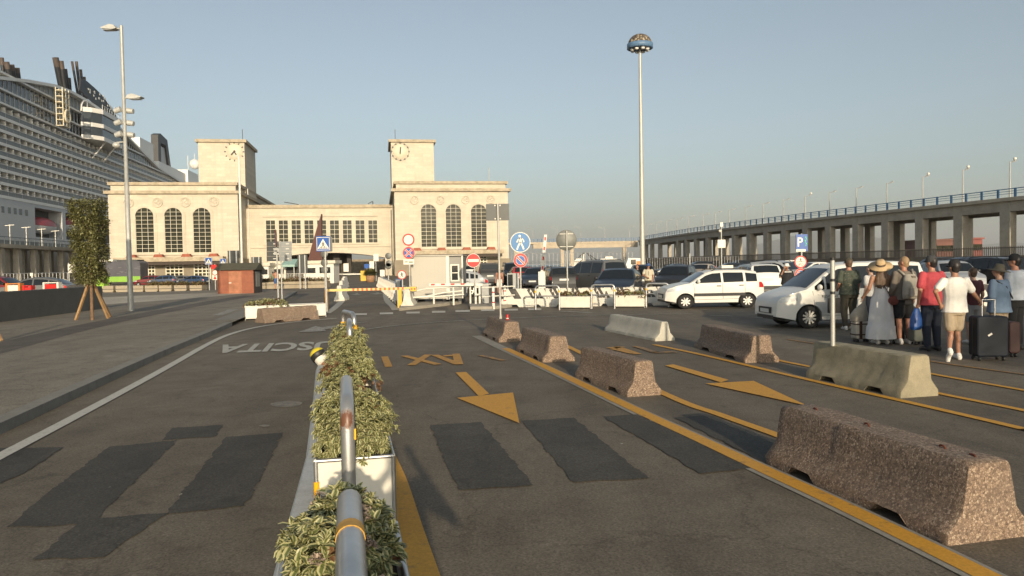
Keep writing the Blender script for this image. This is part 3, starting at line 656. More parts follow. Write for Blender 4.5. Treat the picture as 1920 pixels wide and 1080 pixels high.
for yy, hh, xa, xb in ((459, .35, 492, 712), (464.5, .25, 470, 732), (405.5, .3, 493, 708)):
    a, z = FB(xa, yy, DY); b, _ = FB(xb, yy, DY); MB().box(a, DY-.22, z-hh/2, b, DY-.003, z+hh/2).build('moulding', STONE, TB)
for i in range(9):
    a, z1 = FB(498.2+24.0*i, 413, DY); b, _ = FB(516+23.9*i, 413, DY); _, z0 = FB(505+24*i, 456.5, DY)
    win_grid(TB, a, b, z0, z1, DY, 2, 5, False, .06)
# pier with the downpipe, pillars inside the arch
MB().cyl((mx1-.5, DY-.15, 0), (mx1-.5, DY-.15, ztop-1), .09, 6).build('downpipe', DARKGREY, TB); MB().cyl((mx0+.4, DY-.15, 0), (mx0+.4, DY-.15, ztop+3), .09, 6).build('downpipe', WHITE, TB)
for px, wpx in ((632, 12), (655, 8)):
    a = FB(px, 500, DY+5)[0]; MB().box(a-wpx*.05, DY+4, 0, a+wpx*.05, DY+5.2, za-.05).build('pillar', M('dark_pillar', (.05, .045, .04), .8), TB)
a, z1 = FB(644, 494, DY+3.9); MB().box(a, DY+3.85, z1-1.6, a+.95, DY+3.9, z1).build('notice', WHITE, TB)
# dark hall behind the arch on its left, open passage on the right
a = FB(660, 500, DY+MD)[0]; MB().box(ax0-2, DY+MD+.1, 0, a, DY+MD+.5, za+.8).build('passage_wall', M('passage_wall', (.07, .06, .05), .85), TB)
# thin masts on the right wing roof and cables on the middle roof
x, z = FB(917, 339, 5); MB().cyl((x, 5, z-.3), (x, 5, z+2.5), .07, 6).build('antenna', POLE, TB)
mb = MB(); q = [FB(533, 379, DY+4), FB(560, 383.5, DY+4), FB(690, 382, DY+4), FB(699, 377.5, DY+4)]
for i in (0, 2): mb.cyl((q[i][0], DY+4, q[i][1]), (q[i+1][0], DY+4, q[i+1][1]), .08, 5)
mb.cyl((q[3][0], DY+4, q[3][1]), (q[3][0], DY+4, ztop-.3), .09, 5); mb.build('roof_cable', DARKGREY, TB)
# the far stone wall seen through the arch
fw = thing('quay_wall', 'rough sunlit stone wall seen through the low arch', 'wall', BO+BY*62, PHI)
a = FB(640, 500, 62)[0]; b = FB(735, 500, 62)[0]; zt = FB(700, 486, 62)[1]; MB().box(a, 0, 0, b, 2, zt).build('masonry', fm('rubble', _concrete((.40, .33, .24), 1.2, (.12, .09, .06), .9)), fw)
# ================================================================ cruise ship
LD = 82.0
cl = (Vector((0, 0, CAMZ))-BO).dot(BX); SX = cl-LD            # local x of the ship's near side
def SP(px, py, inb=0.0):
    d = ray(px, py); c = Vector((0, 0, CAMZ)); t = ((BO-c).dot(BX)+SX-inb)/d.dot(BX); q = c+d*t
    return (q-BO).dot(BY), q.z
SO = BO+BX*SX
SH = thing('cruise_ship', 'huge white cruise ship with rows of balconies moored behind the left wing', 'ship', SO, PHI)
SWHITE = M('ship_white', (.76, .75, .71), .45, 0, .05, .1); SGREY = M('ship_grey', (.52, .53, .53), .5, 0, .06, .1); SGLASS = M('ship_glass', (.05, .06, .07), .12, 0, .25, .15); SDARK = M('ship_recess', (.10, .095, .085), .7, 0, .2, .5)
SBAL = M('balustrade_glass', (.115, .12, .12), .35, 0, .1, .2)
S0 = SP(-170, 400)[0]; S1 = SP(420, 400)[0]; DECKH = 2.92; ZB = SP(0, 367)[1]
def sbox(mb, s0, s1, x0, x1, z0, z1): return mb.box(x0, s0, z0, x1, s1, z1)   # x: 0 at the ship side, minus is inboard
# hull
mb = MB(); lb0, lzt = SP(65, 389); lb1, lzb = SP(150, 452)
lzt = SP(65, 389)[1]; lzb = SP(65, 444)[1]
sbox(mb, S0, lb0, -30, 0, -1, ZB-.2); sbox(mb, lb0, S1, -30, -3.5, -1, ZB-.2); sbox(mb, lb0, S1, -3.5, 0, lzt, ZB-.2); sbox(mb, lb0, S1, -3.5, 0, -1, lzb)
for px in (117, 124): s = SP(px, 420)[0]; sbox(mb, s, s+2.2, -3.5, 0, lzb, lzt) if px == 117 else None
mb.build('hull', SGREY, SH)
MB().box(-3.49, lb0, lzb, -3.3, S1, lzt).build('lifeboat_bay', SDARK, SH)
for px0, px1 in ((66, 112), (128, 172)):
    a, zt = SP(px0, 405); b, zb = SP(px1, 425); zt = SP(px0, 404)[1]; zb = SP(px0, 421)[1]; zk = SP(px0, 441)[1]; mb = MB(); cx = -1.4; n = 14; vs = []
    for i in range(n+1):
        t = i/n; k = math.sin(math.pi*min(1, max(0, .04+t*.92)))**.35; y = a+(b-a)*t
        for j in range(9): an = math.pi*j/8; vs.append((cx+1.7*k*math.cos(an), y, zb+(zt-zb)*k*math.sin(an)))
    mb.add(vs, [(i*9+j, i*9+j+1, (i+1)*9+j+1, (i+1)*9+j) for i in range(n) for j in range(8)], True); lbt = mb.build('lifeboat', M('lifeboat_red', (.36, .035, .04), .45), SH, fixn=True)
    mb = MB(); vs = []
    for i in range(n+1):
        t = i/n; k = math.sin(math.pi*min(1, max(0, .04+t*.92)))**.4; y = a+(b-a)*t
        for j in range(9): an = math.pi+math.pi*j/8; vs.append((cx+1.7*k*math.cos(an), y, zb-.05+(zb-zk)*k*math.sin(an)*.75))
    mb.add(vs, [(i*9+j, i*9+j+1, (i+1)*9+j+1, (i+1)*9+j) for i in range(n) for j in range(8)], True); mb.build('lifeboat_hull', SWHITE, lbt, fixn=True)
for i, px in enumerate((5, 17, 28, 38, 49)):
    a, z1 = SP(px-2.6, 386.5+i*1.6); b, _ = SP(px+2.6, 386); z0 = SP(px, 398.5+i*1.5)[1]; MB().box(0, a, z0, .04, b, z1).build('hull_window', SGLASS, SH)
# balcony decks
ND = 7
for k in range(ND):
    z = ZB+k*DECKH; mb = MB(); sbox(mb, S0, S1, -2.2, .12, z-.42, z+.24)
    y = S0
    while y < S1: sbox(mb, y, y+.14, -2.15, .0, z+.14, z+DECKH-.37); y += 3.3
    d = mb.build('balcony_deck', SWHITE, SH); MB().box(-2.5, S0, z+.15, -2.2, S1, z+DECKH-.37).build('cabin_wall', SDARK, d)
    MB().box(-.06, S0, z+.15, .0, S1, z+1.22).build('balustrade', SBAL, d); MB().box(-.1, S0, z+1.22, .06, S1, z+1.32).build('handrail', SWHITE, d)
ZU = ZB+ND*DECKH
MB().box(-30, S0, ZB-.2, -2.5, S1, ZU).build('superstructure', SWHITE, SH)
# glazed upper decks under the sweeping roof line
top = [SP(*q) for q in [(-170, 141), (-60, 140), (0, 143), (50, 149), (100, 158), (130, 169), (160, 186), (190, 206), (225, 240), (245, 262), (268, 285), (295, 312), (335, 338), (372, 352)]]
def ztop_at(s):
    for (a, za_), (b, zb_) in zip(top, top[1:]):
        if a <= s <= b: return za_+(zb_-za_)*(s-a)/(b-a)
    return top[0][1] if s < top[0][0] else top[-1][1]
def upper(z0, z1, inb, name, mat, s0=None, s1=None, step=2.2, post=True, cap=True):
    s0 = S0 if s0 is None else s0; s1 = S1 if s1 is None else s1
    ss = list(np.arange(s0, s1, step)); mb = MB(); pm = MB()
    for a in ss:
        b = min(a+step, s1); zt = min(z1, ztop_at(a)-.3); zt2 = min(z1, ztop_at(b)-.3)
        if max(zt, zt2) <= z0+.05: continue
        zt = max(zt, z0); zt2 = max(zt2, z0)
        mb.add([(-inb, a, z0), (-inb, b, z0), (-inb, b, zt2), (-inb, a, zt), (-inb-.3, a, z0), (-inb-.3, b, z0), (-inb-.3, b, zt2), (-inb-.3, a, zt)], [(0, 1, 2, 3), (7, 6, 5, 4), (3, 2, 6, 7)])
        if post: mb.box(-inb+.001, a-.09, z0, -inb+.12, a+.09, zt, 1)
    mb.build(name, [mat, SGREY], SH)
    if cap:
        mb = MB(); e = [a for a in ss if ztop_at(a) > z0-.2]
        if e: mb.box(-inb-2.5, s0, z0-.45, .25, e[-1]+step, z0); mb.build('deck_edge', SWHITE, SH)
upper(ZU+.45, ZU+3.1, .5, 'window_band', SGLASS); upper(ZU+3.6, ZU+6.9, .8, 'window_band', SGLASS); upper(ZU+7.4, ZU+14, 1.2, 'glass_screen', M('ship_screen', (.20, .21, .21), .35, 0, .35, .12), step=2.6)
mb = MB()
for (a, z0), (b, z1) in zip(top, top[1:]):
    mb.add([(.5, a, z0-.75), (.5, b, z1-.75), (.5, b, z1), (.5, a, z0), (-1.8, a, z0-.75), (-1.8, b, z1-.75), (-1.8, b, z1), (-1.8, a, z0)], [(0, 1, 2, 3), (3, 2, 6, 7), (7, 6, 5, 4), (0, 4, 5, 1)])
mb.build('roof_rim', SWHITE, SH)
mb = MB(); s, _ = SP(100, 200)
# service tower
a, zt = SP(96, 163); b, _ = SP(108, 165); zb = SP(100, 236)[1]; mb = MB()
for y in (a, (a+b)/2, b):
    for x in (1.0, 2.6): mb.box(x-.1, y-.13, zb, x+.1, y+.13, zt)
z = zb
while z < zt: mb.box(.95, a, z, 2.7, b, z+.2); z += 1.5
c = SP(104, 218); mb.lathe([(1.3, -.2), (1.8, -.2), (1.8, .2), (1.3, .2), (1.3, -.2)], (2.9, c[0], c[1]), 'x', 16); mb.build('service_tower', M('ship_cream', (.66, .60, .45), .5), SH)
# overhanging terrace
def terrace(pxa, pxb, z0, z1, out, name, mat):
    a = SP(pxa, 240)[0]; b = SP(pxb, 240)[0]; pl = [(0, a), (out*.55, a+1.2), (out, a+4), (out, b-3.5), (out*.7, b-.8), (0, b)]
    return MB().prism(pl, 'z', z0, z1).build(name, mat, SH, fixn=True)
zz = [SP(185, y)[1] for y in (273, 266, 251, 244, 226, 218)]
for i in range(5): terrace(152, 206, zz[i], zz[i+1], 4.6 if i % 2 == 0 else 4.2, 'terrace_deck' if i % 2 == 0 else 'terrace_glass', SWHITE if i % 2 == 0 else SGLASS)
mb = MB(); a = SP(152, 240)[0]; b = SP(206, 240)[0]
for i in range(9): y = a+4+(b-7.5-a)*i/8; mb.cyl((4.4, y, zz[5]), (4.4, y, zz[5]+1.3), .07, 5)
mb.cyl((4.4, a+4, zz[5]+1.3), (4.4, b-3.5, zz[5]+1.3), .08, 5); mb.build('terrace_rail', SWHITE, SH)
for px in (172, 192): y = SP(px, 280)[0]; MB().cyl((.1, y, zz[0]-4.5), (3.6, y, zz[0]), .25, 6).build('terrace_brace', SWHITE, SH)
for px, yb, yt in ((150, 208, 178), (176, 222, 196), (200, 240, 217)):
    s, z0 = SP(px, yb); z1 = ztop_at(s+4)-.5; mb = MB(); mb.tube([(.3, s, z0), (.3, s+.3, z0+(z1-z0)*.5), (.3, s+1.6, z0+(z1-z0)*.85), (.3, s+4, z1)], .28, 6); mb.cyl((.3, s+4.4, z0), (.3, s+4.4, z1), .25, 6); mb.build('roof_strut', SWHITE, SH)
# funnels
FBLK = M('funnel_black', (.018, .02, .024), .5, 0, .2, .3); FBRN = M('funnel_soot', (.085, .065, .055), .7, 0, .3, .4)
def funnel(pxt, pyt, pxb, pyb, wpx, inb):
    s0, z0 = SP(pxb, pyb, inb); s1, z1 = SP(pxt, pyt, inb); r = wpx*.5*205/F
    a = Vector((-inb, s0, z0-3)); b = Vector((-inb, s1, z1)); c = a.lerp(b, .76)
    f = MB().tube([a, c], r, 12).build('funnel', FBLK, SH); MB().tube([c+(b-a)*.001, b], r*1.0, 12).build('funnel_top', FBRN, f)
for q in [(3, 108, 8, 146, 7, 14), (12, 116, 22, 148, 9, 12), (22, 121, 30, 148, 8, 12), (32, 127, 37, 149, 8, 12), (104, 108, 117, 158, 12, 13), (114, 114, 123, 160, 10, 12), (122, 129, 128, 162, 8, 12), (130, 146, 132, 164, 6, 12),
          (135, 115, 146, 165, 5, 13), (143, 115, 151, 167, 6, 13), (151, 130, 157, 168, 6, 13), (158, 144, 161, 170, 6, 13)]: funnel(*q)
pl = [SP(x, y, 6) for x, y in [(152, 147), (163, 152), (178, 165), (192, 179), (205, 197), (219, 218), (222, 236), (205, 220), (185, 200), (166, 184), (150, 168)]]
MB().prism([(a, z) for a, z in pl], 'x', -6.5, -6).build('mesh_screen', FBLK, SH, fixn=True)
mb = MB(); rs = random.Random(4)
for i in range(24):
    t = i/23; px = 168+t*46+rs.uniform(-3, 3); py = 172+t*36+rs.uniform(-6, 8)-6*math.sin(t*3.1); s, z = SP(px, py, 5.9); mb.box(-5.98, s-.35, z-.3, -5.9, s+.35, z+.3)
mb.build('screen_lights', SWHITE, SH)
# forward mast, radome, deckhouses
a, z0 = SP(297, 312, 15); b, z1 = SP(316, 264, 15); w1 = SP(301, 264, 15)[0]
pl = [(a, z0-6), (a+1, z1), (a+5, z1+1.2), (b-2, z1), (b+6, z0-6), (b+2.5, z0-6), (b-4, z1-3), (a+5, z1-3), (a+4.5, z0-6)]
mb = MB(); O_ = pl; mb.prism(pl[:3]+[pl[7], pl[8]], 'x', -18, -15); mb.prism([pl[2], pl[3], pl[6], pl[7]], 'x', -18, -15.02); mb.prism([pl[3], pl[4], pl[5], pl[6]], 'x', -17.98, -15); mb.build('mast_arch', FBLK, SH, fixn=True)
MB().box(-17, a+4, z0-6, -16, b-1, z1-4).build('mast_panel', SGREY, SH)
for q, inb in (((298, 302, 352, 336), 9), ((262, 257, 288, 290), 8), ((352, 318, 372, 345), 8)):
    s, zt = SP(q[0], q[1], inb); e, zb = SP(q[2], q[3], inb); MB().box(-inb-10, s, zb-8, -inb, e, zt).build('deckhouse', SWHITE, SH)
s, z = SP(365, 308, 9); MB().ball((-9, s, z), 2.6, 16, 10).build('radome', SWHITE, SH); s2, z2 = SP(352, 292, 9); s3, z3 = SP(365, 288, 9); mb = MB(); mb.cyl((-9, s2, z2-7), (-9, s2, z2), .15, 6); mb.cyl((-9, s, z), (-9, s, z3), .15, 6); mb.build('mast_pole', SWHITE, SH)
# ================================================================ left elevated walkway
LW = 59.0; WX = cl-LW
def WP(px, py, off=0.0):
    d = ray(px, py); c = Vector((0, 0, CAMZ)); t = ((BO-c).dot(BX)+WX-off)/d.dot(BX); q = c+d*t; return (q-BO).dot(BY), q.z
CGREY = fm('viaduct_concrete', _concrete((.46, .42, .35), .6, (.21, .19, .15), .55, .2)); CBEI = fm('beige_concrete', _concrete((.50, .43, .33), .5, (.26, .21, .15), .5, .2)); RBLUE = M('blue_railing', (.05, .15, .30), .5, 0, .1, 2); RGREY = M('grey_blue_railing', (.13, .16, .18), .5, 0, .1, 2)
WK = thing('elevated_walkway', 'concrete walkway on columns with a railing in front of the cruise ship', 'walkway', BO+BX*WX, PHI)
w0 = WP(-160, 460)[0]; w1 = WP(205, 465)[0]; zd = WP(0, 457)[1]; zu = WP(0, 464)[1]
MB().box(-5, w0, zu, .4, w1, zd).build('deck', CGREY, WK)
pc = [(-60, 7), (-25, 7), (6, 7), (38, 8), (69, 8), (94, 8), (120, 9), (140, 9), (158, 9), (176, 9)]
for px, wd in pc:
    s = WP(px, 480)[0]; MB().box(-.9, s-.5, 0, 0, s+.5, zu).build('column', CGREY, WK); MB().box(-4.8, s-.5, 0, -4, s+.5, zu).build('column', CGREY, WK)
mb = MB(); n = 40
for i in range(n+1): y = w0+(w1-w0)*i/n; mb.box(.2, y-.05, zd, .3, y+.05, zd+1.15)
mb.box(.21, w0, zd+1.1, .29, w1, zd+1.2); mb.box(.22, w0, zd+.55, .28, w1, zd+.62); mb.build('railing', RGREY, WK)
MB().box(-4.5, w0, zd, -4.4, w1, zd+1.0).build('windscreen', M('walkway_panel', (.17, .19, .20), .4, 0, .15, .4), WK)
MB().box(-8, w0, 0, -7.6, w1, 6.2).build('rear_wall', fm('rear_panel', _concrete((.42, .40, .36), .4, (.25, .23, .2), .4)), WK)
def walk_lamp(px, pyt):
    s, zt = WP(px, pyt, -1); t = thing('walkway_lamp', '', 'lamp post', BO+BX*(WX-.6)+BY*s+Vector((0, 0, zd)), PHI, 'lamps along the left walkway'); h = zt-zd
    MB().cyl((0, 0, 0), (0, 0, h), .07, 6).build('pole', WHITE, t); mb = MB(); mb.bar((-.7, 0, h-.15), (.7, 0, h-.05), .12, .1); mb.build('crossarm', WHITE, t); return t
for px, y, lb in ((4, 417, 'white walkway lamp post leftmost at the picture edge'), (38, 421, 'white walkway lamp post under the row of square hull windows'), (68, 425, 'white walkway lamp post left of the red lifeboat'), (96, 428.5, 'white walkway lamp post right below the red lifeboat'), (121, 432, 'white walkway lamp post nearest the clipped tree')):
    walk_lamp(px, y)['label'] = lb
# ================================================================ right viaduct
VH = 9.0; VP_ = [Vector(p+(0,)) for p in [(88, 20), (72, 60), (63, 94), (53.7, 139), (46.8, 188), (43.5, 254)]]
VL = smooth_line(VP_, 8)
def on_line(px, line=VL):
    d = ray(px, 500); k = d.x/d.y
    for a, b in zip(line, line[1:]):
        fa, fb = a.x-k*a.y, b.x-k*b.y
        if fa*fb <= 0: t = fa/(fa-fb); return a.lerp(b, t), (b-a).normalized()
VD = thing('road_viaduct', 'long grey concrete viaduct on square columns with blue railing at right', 'viaduct')
def sweep(mb, line, x0, x1, z0, z1, k=None):       # x to the right of the running direction
    sec = [(x0, z0), (x1, z0), (x1, z1), (x0, z1)]; vs = []
    for i, p in enumerate(line):
        t = (line[min(i+1, len(line)-1)]-line[max(i-1, 0)]).normalized(); q = Vector((t.y, -t.x, 0))
        for x, z in sec: vs.append(p+q*x+Vector((0, 0, z)))
    n = len(line); fs = [(i*4+j, i*4+(j+1) % 4, (i+1)*4+(j+1) % 4, (i+1)*4+j) for i in range(n-1) for j in range(4)]+[(0, 1, 2, 3), ((n-1)*4+3, (n-1)*4+2, (n-1)*4+1, (n-1)*4)]
    mb.add(vs, fs, False, k); return mb
mb = MB(); sweep(mb, VL, -.5, 9.5, VH-.45, VH); sweep(mb, VL, -.1, .7, VH-1.75, VH-.451); sweep(mb, VL, 7.8, 8.6, VH-1.75, VH-.451); mb.build('deck', CGREY, VD, fixn=True)
cols = [1980, 1885, 1797, 1724, 1660, 1605, 1553, 1510, 1470, 1436, 1404, 1376, 1351, 1326, 1304, 1286, 1270, 1236, 1221, 1210]
for px in cols:
    p, t = on_line(px); q = Vector((t.y, -t.x, 0)); a = math.atan2(q.y, q.x); h = VH-.46
    for off in (.15, 7.8):
        MB().box(-.08 if off < 1 else 0, -.75, 0, .95, .75, VH-.46 if off < 1 else VH-1.76).build('column', CGREY, VD, p+q*(off-.2), a)
    MB().box(1.2, -.5, VH-1.5, 7.5, .5, VH-.46).build('cross_beam', CGREY, VD, p, a)
mb = MB()
for z, h in ((1.05, .10), (.75, .05), (.45, .05)): sweep(mb, VL, -.42, -.34, VH+z-h/2, VH+z+h/2)
d = 0; acc = 0
for a, b in zip(VL, VL[1:]):
    L = (b-a).length; t = (b-a)/L; q = Vector((t.y, -t.x, 0))
    while acc < L:
        p = a+t*acc-q*.38; mb.X = Matrix.Translation(p) @ Matrix.Rotation(math.atan2(t.y, t.x), 4, 'Z'); mb.box(-.14, -.07, VH-.05, .14, .07, VH+1.12); acc += 2.5
    acc -= L
mb.X = None; mb.build('railing', RBLUE, VD, fixn=True)
# arched bay panels near the far end
for px in (1290, 1250, 1330):
    p, t = on_line(px); q = Vector((t.y, -t.x, 0))
VW = thing('boundary_wall', 'brownish boundary wall with close upright bars under the viaduct', 'wall')
mb = MB(); WL = [p-Vector((3.0, 0, 0)) for p in VL]; sweep(mb, WL, 0, .3, 0, 1.7); mb.build('masonry', fm('wall_brown', _concrete((.20, .165, .125), .8, (.10, .08, .06), .7)), VW, fixn=True)
mb = MB(); acc = 0
for a, b in zip(WL[:], WL[1:]):
    L = (b-a).length; t = (b-a)/L
    while acc < L: p = a+t*acc; mb.box(p.x+.1, p.y-.05, 1.7, p.x+.16, p.y+.05, 2.85); acc += .28
    acc -= L
sweep(mb, WL, .1, .16, 2.6, 2.7); mb.build('bars', M('brown_bars', (.15, .125, .10), .7), VW)
# sunlit ramp joining from the left
RP = [P(1196, 470, 256), P(1080, 470, 254), P(1000, 470, 251), P(900, 470, 249)]
RP = [Vector((p.x, p.y, 0)) for p in RP]; RA = thing('access_ramp', 'sunlit beige ramp with blue railing joining the viaduct from the left', 'ramp')
mb = MB(); RL = smooth_line(RP, 4); sweep(mb, RL, 0, 8, VH-.75, VH-.1); sweep(mb, RL[:9], .15, .9, VH-2.2, VH-.751); mb.build('deck', CBEI, RA, fixn=True)
for px in (1172, 1073, 1055, 975, 968):
    p, t = on_line(px, RL); MB().box(p.x-.6, p.y+.4, 0, p.x+.6, p.y+1.4, VH-.75).build('column', CBEI, RA)
mb = MB()
for z, h in ((1.0, .12), (.6, .06), (.3, .06)): sweep(mb, RL, -.1, -.02, VH+z-h/2-.1, VH+z+h/2-.1)
for i in range(40): p = RL[0].lerp(RL[-1], i/39); mb.box(p.x-.1, p.y+.0, VH-.1, p.x+.1, p.y+.12, VH+1.0)
mb.build('railing', RBLUE, RA)
LPOLE = M('viaduct_lamp_steel', (.36, .37, .36), .55, .2, .08, 2)
def street_lamp(label, p, h, ang, group, z=VH, cam_=False):
    t = thing('street_lamp', label, 'street lamp', (p.x, p.y, z), ang, group)
    MB().tube([(0, 0, 0), (0, 0, h*.4), (0, 0, h)], [.11, .09, .07], 8).build('pole', LPOLE, t); MB().cyl((0, 0, h-.15), (1.5, 0, h+.12), .05, 6).build('arm', LPOLE, t)
    MB().prism([(1.4, h+.05), (2.2, h+.25), (2.15, h+.38), (1.45, h+.2)], 'y', -.16, .16).build('lamp_head', M('lamp_grey', (.35, .35, .33), .5), t, fixn=True)
    if cam_: MB().ball((2.1, 0, h+.55), .2, 10, 7).build('camera_dome', WHITE, t)
    return t
lamps = [(1893, 303, 1), (1805, 318, 1), (1730, 331, 1), (1663, 343, 0), (1606, 352, 0), (1556, 360, 0), (1510, 367, 1), (1470, 374.5, 0), (1432, 381.5, 0), (1399, 387.5, 0), (1368, 393, 0), (1342, 398, 0), (1319, 402.5, 0), (1292, 406, 0), (1270, 410, 0), (1250, 413.5, 0), (1231, 417, 0), (1214, 421, 0)]
for i, (px, pyt, cm) in enumerate(lamps):
    p, t = on_line(px); z = P(px, pyt, p.y).z; q = Vector((t.y, -t.x, 0))
    lab = ['white viaduct lamp at the right picture edge', 'white viaduct lamp second from the right edge, dome camera on its arm', 'white viaduct lamp third from the right edge, dome camera on its arm', 'white viaduct lamp fourth from the right edge, above the straw hat'][i] if i < 4 else ''
    street_lamp(lab or 'white viaduct lamp %s' % {4: 'above the open van door', 5: 'just right of the blue parking sign', 6: 'straight above the blue parking sign', 7: 'just left of the blue parking sign'}.get(i, 'in the receding row left of the parking sign'), p, max(3.5, z-VH), math.atan2(q.y, q.x)+.5, 'lamps along the viaduct', cam_=bool(cm))
for px, pyt in ((1181, 425), (1135, 427), (1090, 427), (1045, 427), (1000, 429)):
    p, t = on_line(px, RL) if px < 1186 else on_line(1190); street_lamp({1181: 'lamp where the ramp meets the viaduct', 1135: 'ramp lamp midway between mast and round sign back', 1090: 'ramp lamp just right of the round sign back', 1045: 'ramp lamp just left of the round sign back', 1000: 'ramp lamp left of the raised barrier arm'}[px], p, P(px, pyt, p.y).z-VH, math.pi if px < 1160 else .5, 'lamps along the ramp')
# ================================================================ far hills, harbour
def hills():
    mb = MB(); Y = 9000; n = 90; x0 = -2500; x1 = 12000; vs = []; rs = np.random.RandomState(3); ph = rs.rand(8)*6
    for i in range(n+1):
        x = x0+(x1-x0)*i/n; px = 960+1400*x/Y
        h = 40+310*math.exp(-((px-1650)/95)**2)+170*math.exp(-((px-1540)/70)**2)+150*math.exp(-((px-1790)/80)**2)+120*math.exp(-((px-2000)/150)**2)+sum(14*math.sin(px*.03*(k+1)+ph[k])/(k+1) for k in range(6))
        if px < 1400: h = 30+(h-30)*max(0, (px-1150)/250)
        h = max(h, 2); vs += [(x, Y, -5), (x, Y+1200, h), (x, Y+3500, h*.6)]
    mb.add(vs, [(i*3+j, (i+1)*3+j, (i+1)*3+j+1, i*3+j+1) for i in range(n) for j in range(2)], True); return struct(mb.build('hills', M('hill_scrub', (.10, .11, .08), .9, 0, .3, .004)))
hills()
def far_building(label, pa, pb, Y, mat, wins=0, wmat=None):
    a = P(pa[0], pa[1], Y); b = P(pb[0], pb[1], Y); t = thing('harbour_building', label, 'building', ((a.x+b.x)/2, Y, 0)); hw = abs(b.x-a.x)/2
    MB().box(-hw, 0, 0, hw, 12, a.z).build('wall', mat, t); MB().box(-hw-.3, -.3, a.z, hw+.3, 12.3, a.z+.35).build('roof', mat, t)
    for i in range(wins): x = -hw+2*hw*(i+.5)/wins; MB().box(x-1, -.06, a.z*.55, x+1, -.01, a.z*.8).build('window', GLASSB, t)
    return t
BRICK = M('red_plaster', (.17, .085, .07), .85, 0, .2, .3)
far_building('low dark red building beyond the viaduct columns', (1735, 452), (1800, 462), 160, BRICK, 4); far_building('low bright red building with a yellowish end beyond the viaduct', (1804, 449), (1842, 462), 158, M('bright_red_plaster', (.24, .085, .075), .85, 0, .2, .3), 2)
def ferry(label, pa, pb, Y, h):
    a = P(pa[0], pa[1], Y); b = P(pb[0], pb[1], Y); L = b.x-a.x; t = thing('harbour_boat', label, 'boat', (a.x, Y, -1.6)); z1 = a.z+1.6
    MB().prism([(0, 0), (L*.97, 0), (L*1.03, z1*.45), (0, z1*.42)], 'y', 0, 14).build('hull', WHITE, t, fixn=True); MB().prism([(L*.08, z1*.44), (L*.86, z1*.46), (L*.8, z1*.75), (L*.12, z1*.78)], 'y', 2, 12).build('deckhouse', WHITE, t, fixn=True)
    MB().prism([(L*.3, z1*.78), (L*.66, z1*.76), (L*.62, z1), (L*.34, z1)], 'y', 3, 11).build('bridge', WHITE, t, fixn=True); MB().box(L*.1, 1.9, z1*.55, L*.84, 1.99, z1*.66).build('window_band', GLASS, t)
    return t
ferry('long white ferry seen under the ramp', (1121, 481), (1166, 493), 620, 5); ferry('white boat with a pointed mast seen through the viaduct arch', (1262, 480), (1290, 492), 560, 5); ferry('white boat left of the crane masts under the ramp', (1068, 485), (1106, 493), 600, 5)
cr = thing('harbour_crane', 'pair of slender dark cranes leaning under the ramp', 'crane', P(1094, 488, 640)); c0 = P(1094, 488, 640)
for (xa, ya), (xb, yb) in (((1078, 487), (1096, 474)), ((1120, 488), (1100, 474)), ((1110, 487), (1101, 474))):
    MB().cyl(P(xa, ya, 640)-c0, P(xb, yb, 640)-c0, .45, 6).build('boom', DARKGREY, cr)
MB().cyl(P(1094, 490, 642)-c0, P(1094, 475, 642)-c0, .8, 8).build('mast', WHITE, cr)
# ================================================================ vehicles
TYRE = M('tyre_rubber', (.018, .018, .018), .85, 0, .2, 20); RIM = M('alloy_rim', (.50, .50, .48), .35, .6, .05, 20); BLKPL = M('black_plastic', (.025, .025, .026), .6, 0, .15, 20)
CGLASS = M('car_glass', (.012, .015, .017), .05, 0, .1, 2, spec=.6); HEADL = M('headlight_lens', (.55, .56, .56), .12, .2, .1, 20); TAIL = M('tail_light_lens', (.45, .015, .015), .2, 0, .1, 20); PLATE = M('plate_white', (.62, .62, .60), .5, 0, .05, 20)
def paint(name, c, r=.5): return M(name, c, r, 0, .04, 2, coat=.45, spec=.3)
PWHITE = paint('car_white', (.70, .69, .65)); PBLACK = paint('car_black', (.015, .016, .018)); PNAVY = paint('car_navy', (.02, .03, .05)); PGREY = paint('car_grey', (.10, .105, .11)); PSILV = paint('car_silver', (.36, .38, .40)); PRED = paint('car_red', (.38, .02, .025)); PBLUE = paint('car_blue', (.025, .055, .13)); PBEIGE = paint('car_beige', (.42, .35, .27)); PDRED = paint('car_dark_red', (.16, .015, .02)); PORANGE = paint('car_orange', (.55, .20, .05))
def interp(pts, x):
    if x <= pts[0][0]: return pts[0][1]
    for (a, p), (b, q) in zip(pts, pts[1:]):
        if x <= b: return p+(q-p)*(x-a)/(b-a) if b > a else q
    return pts[-1][1]
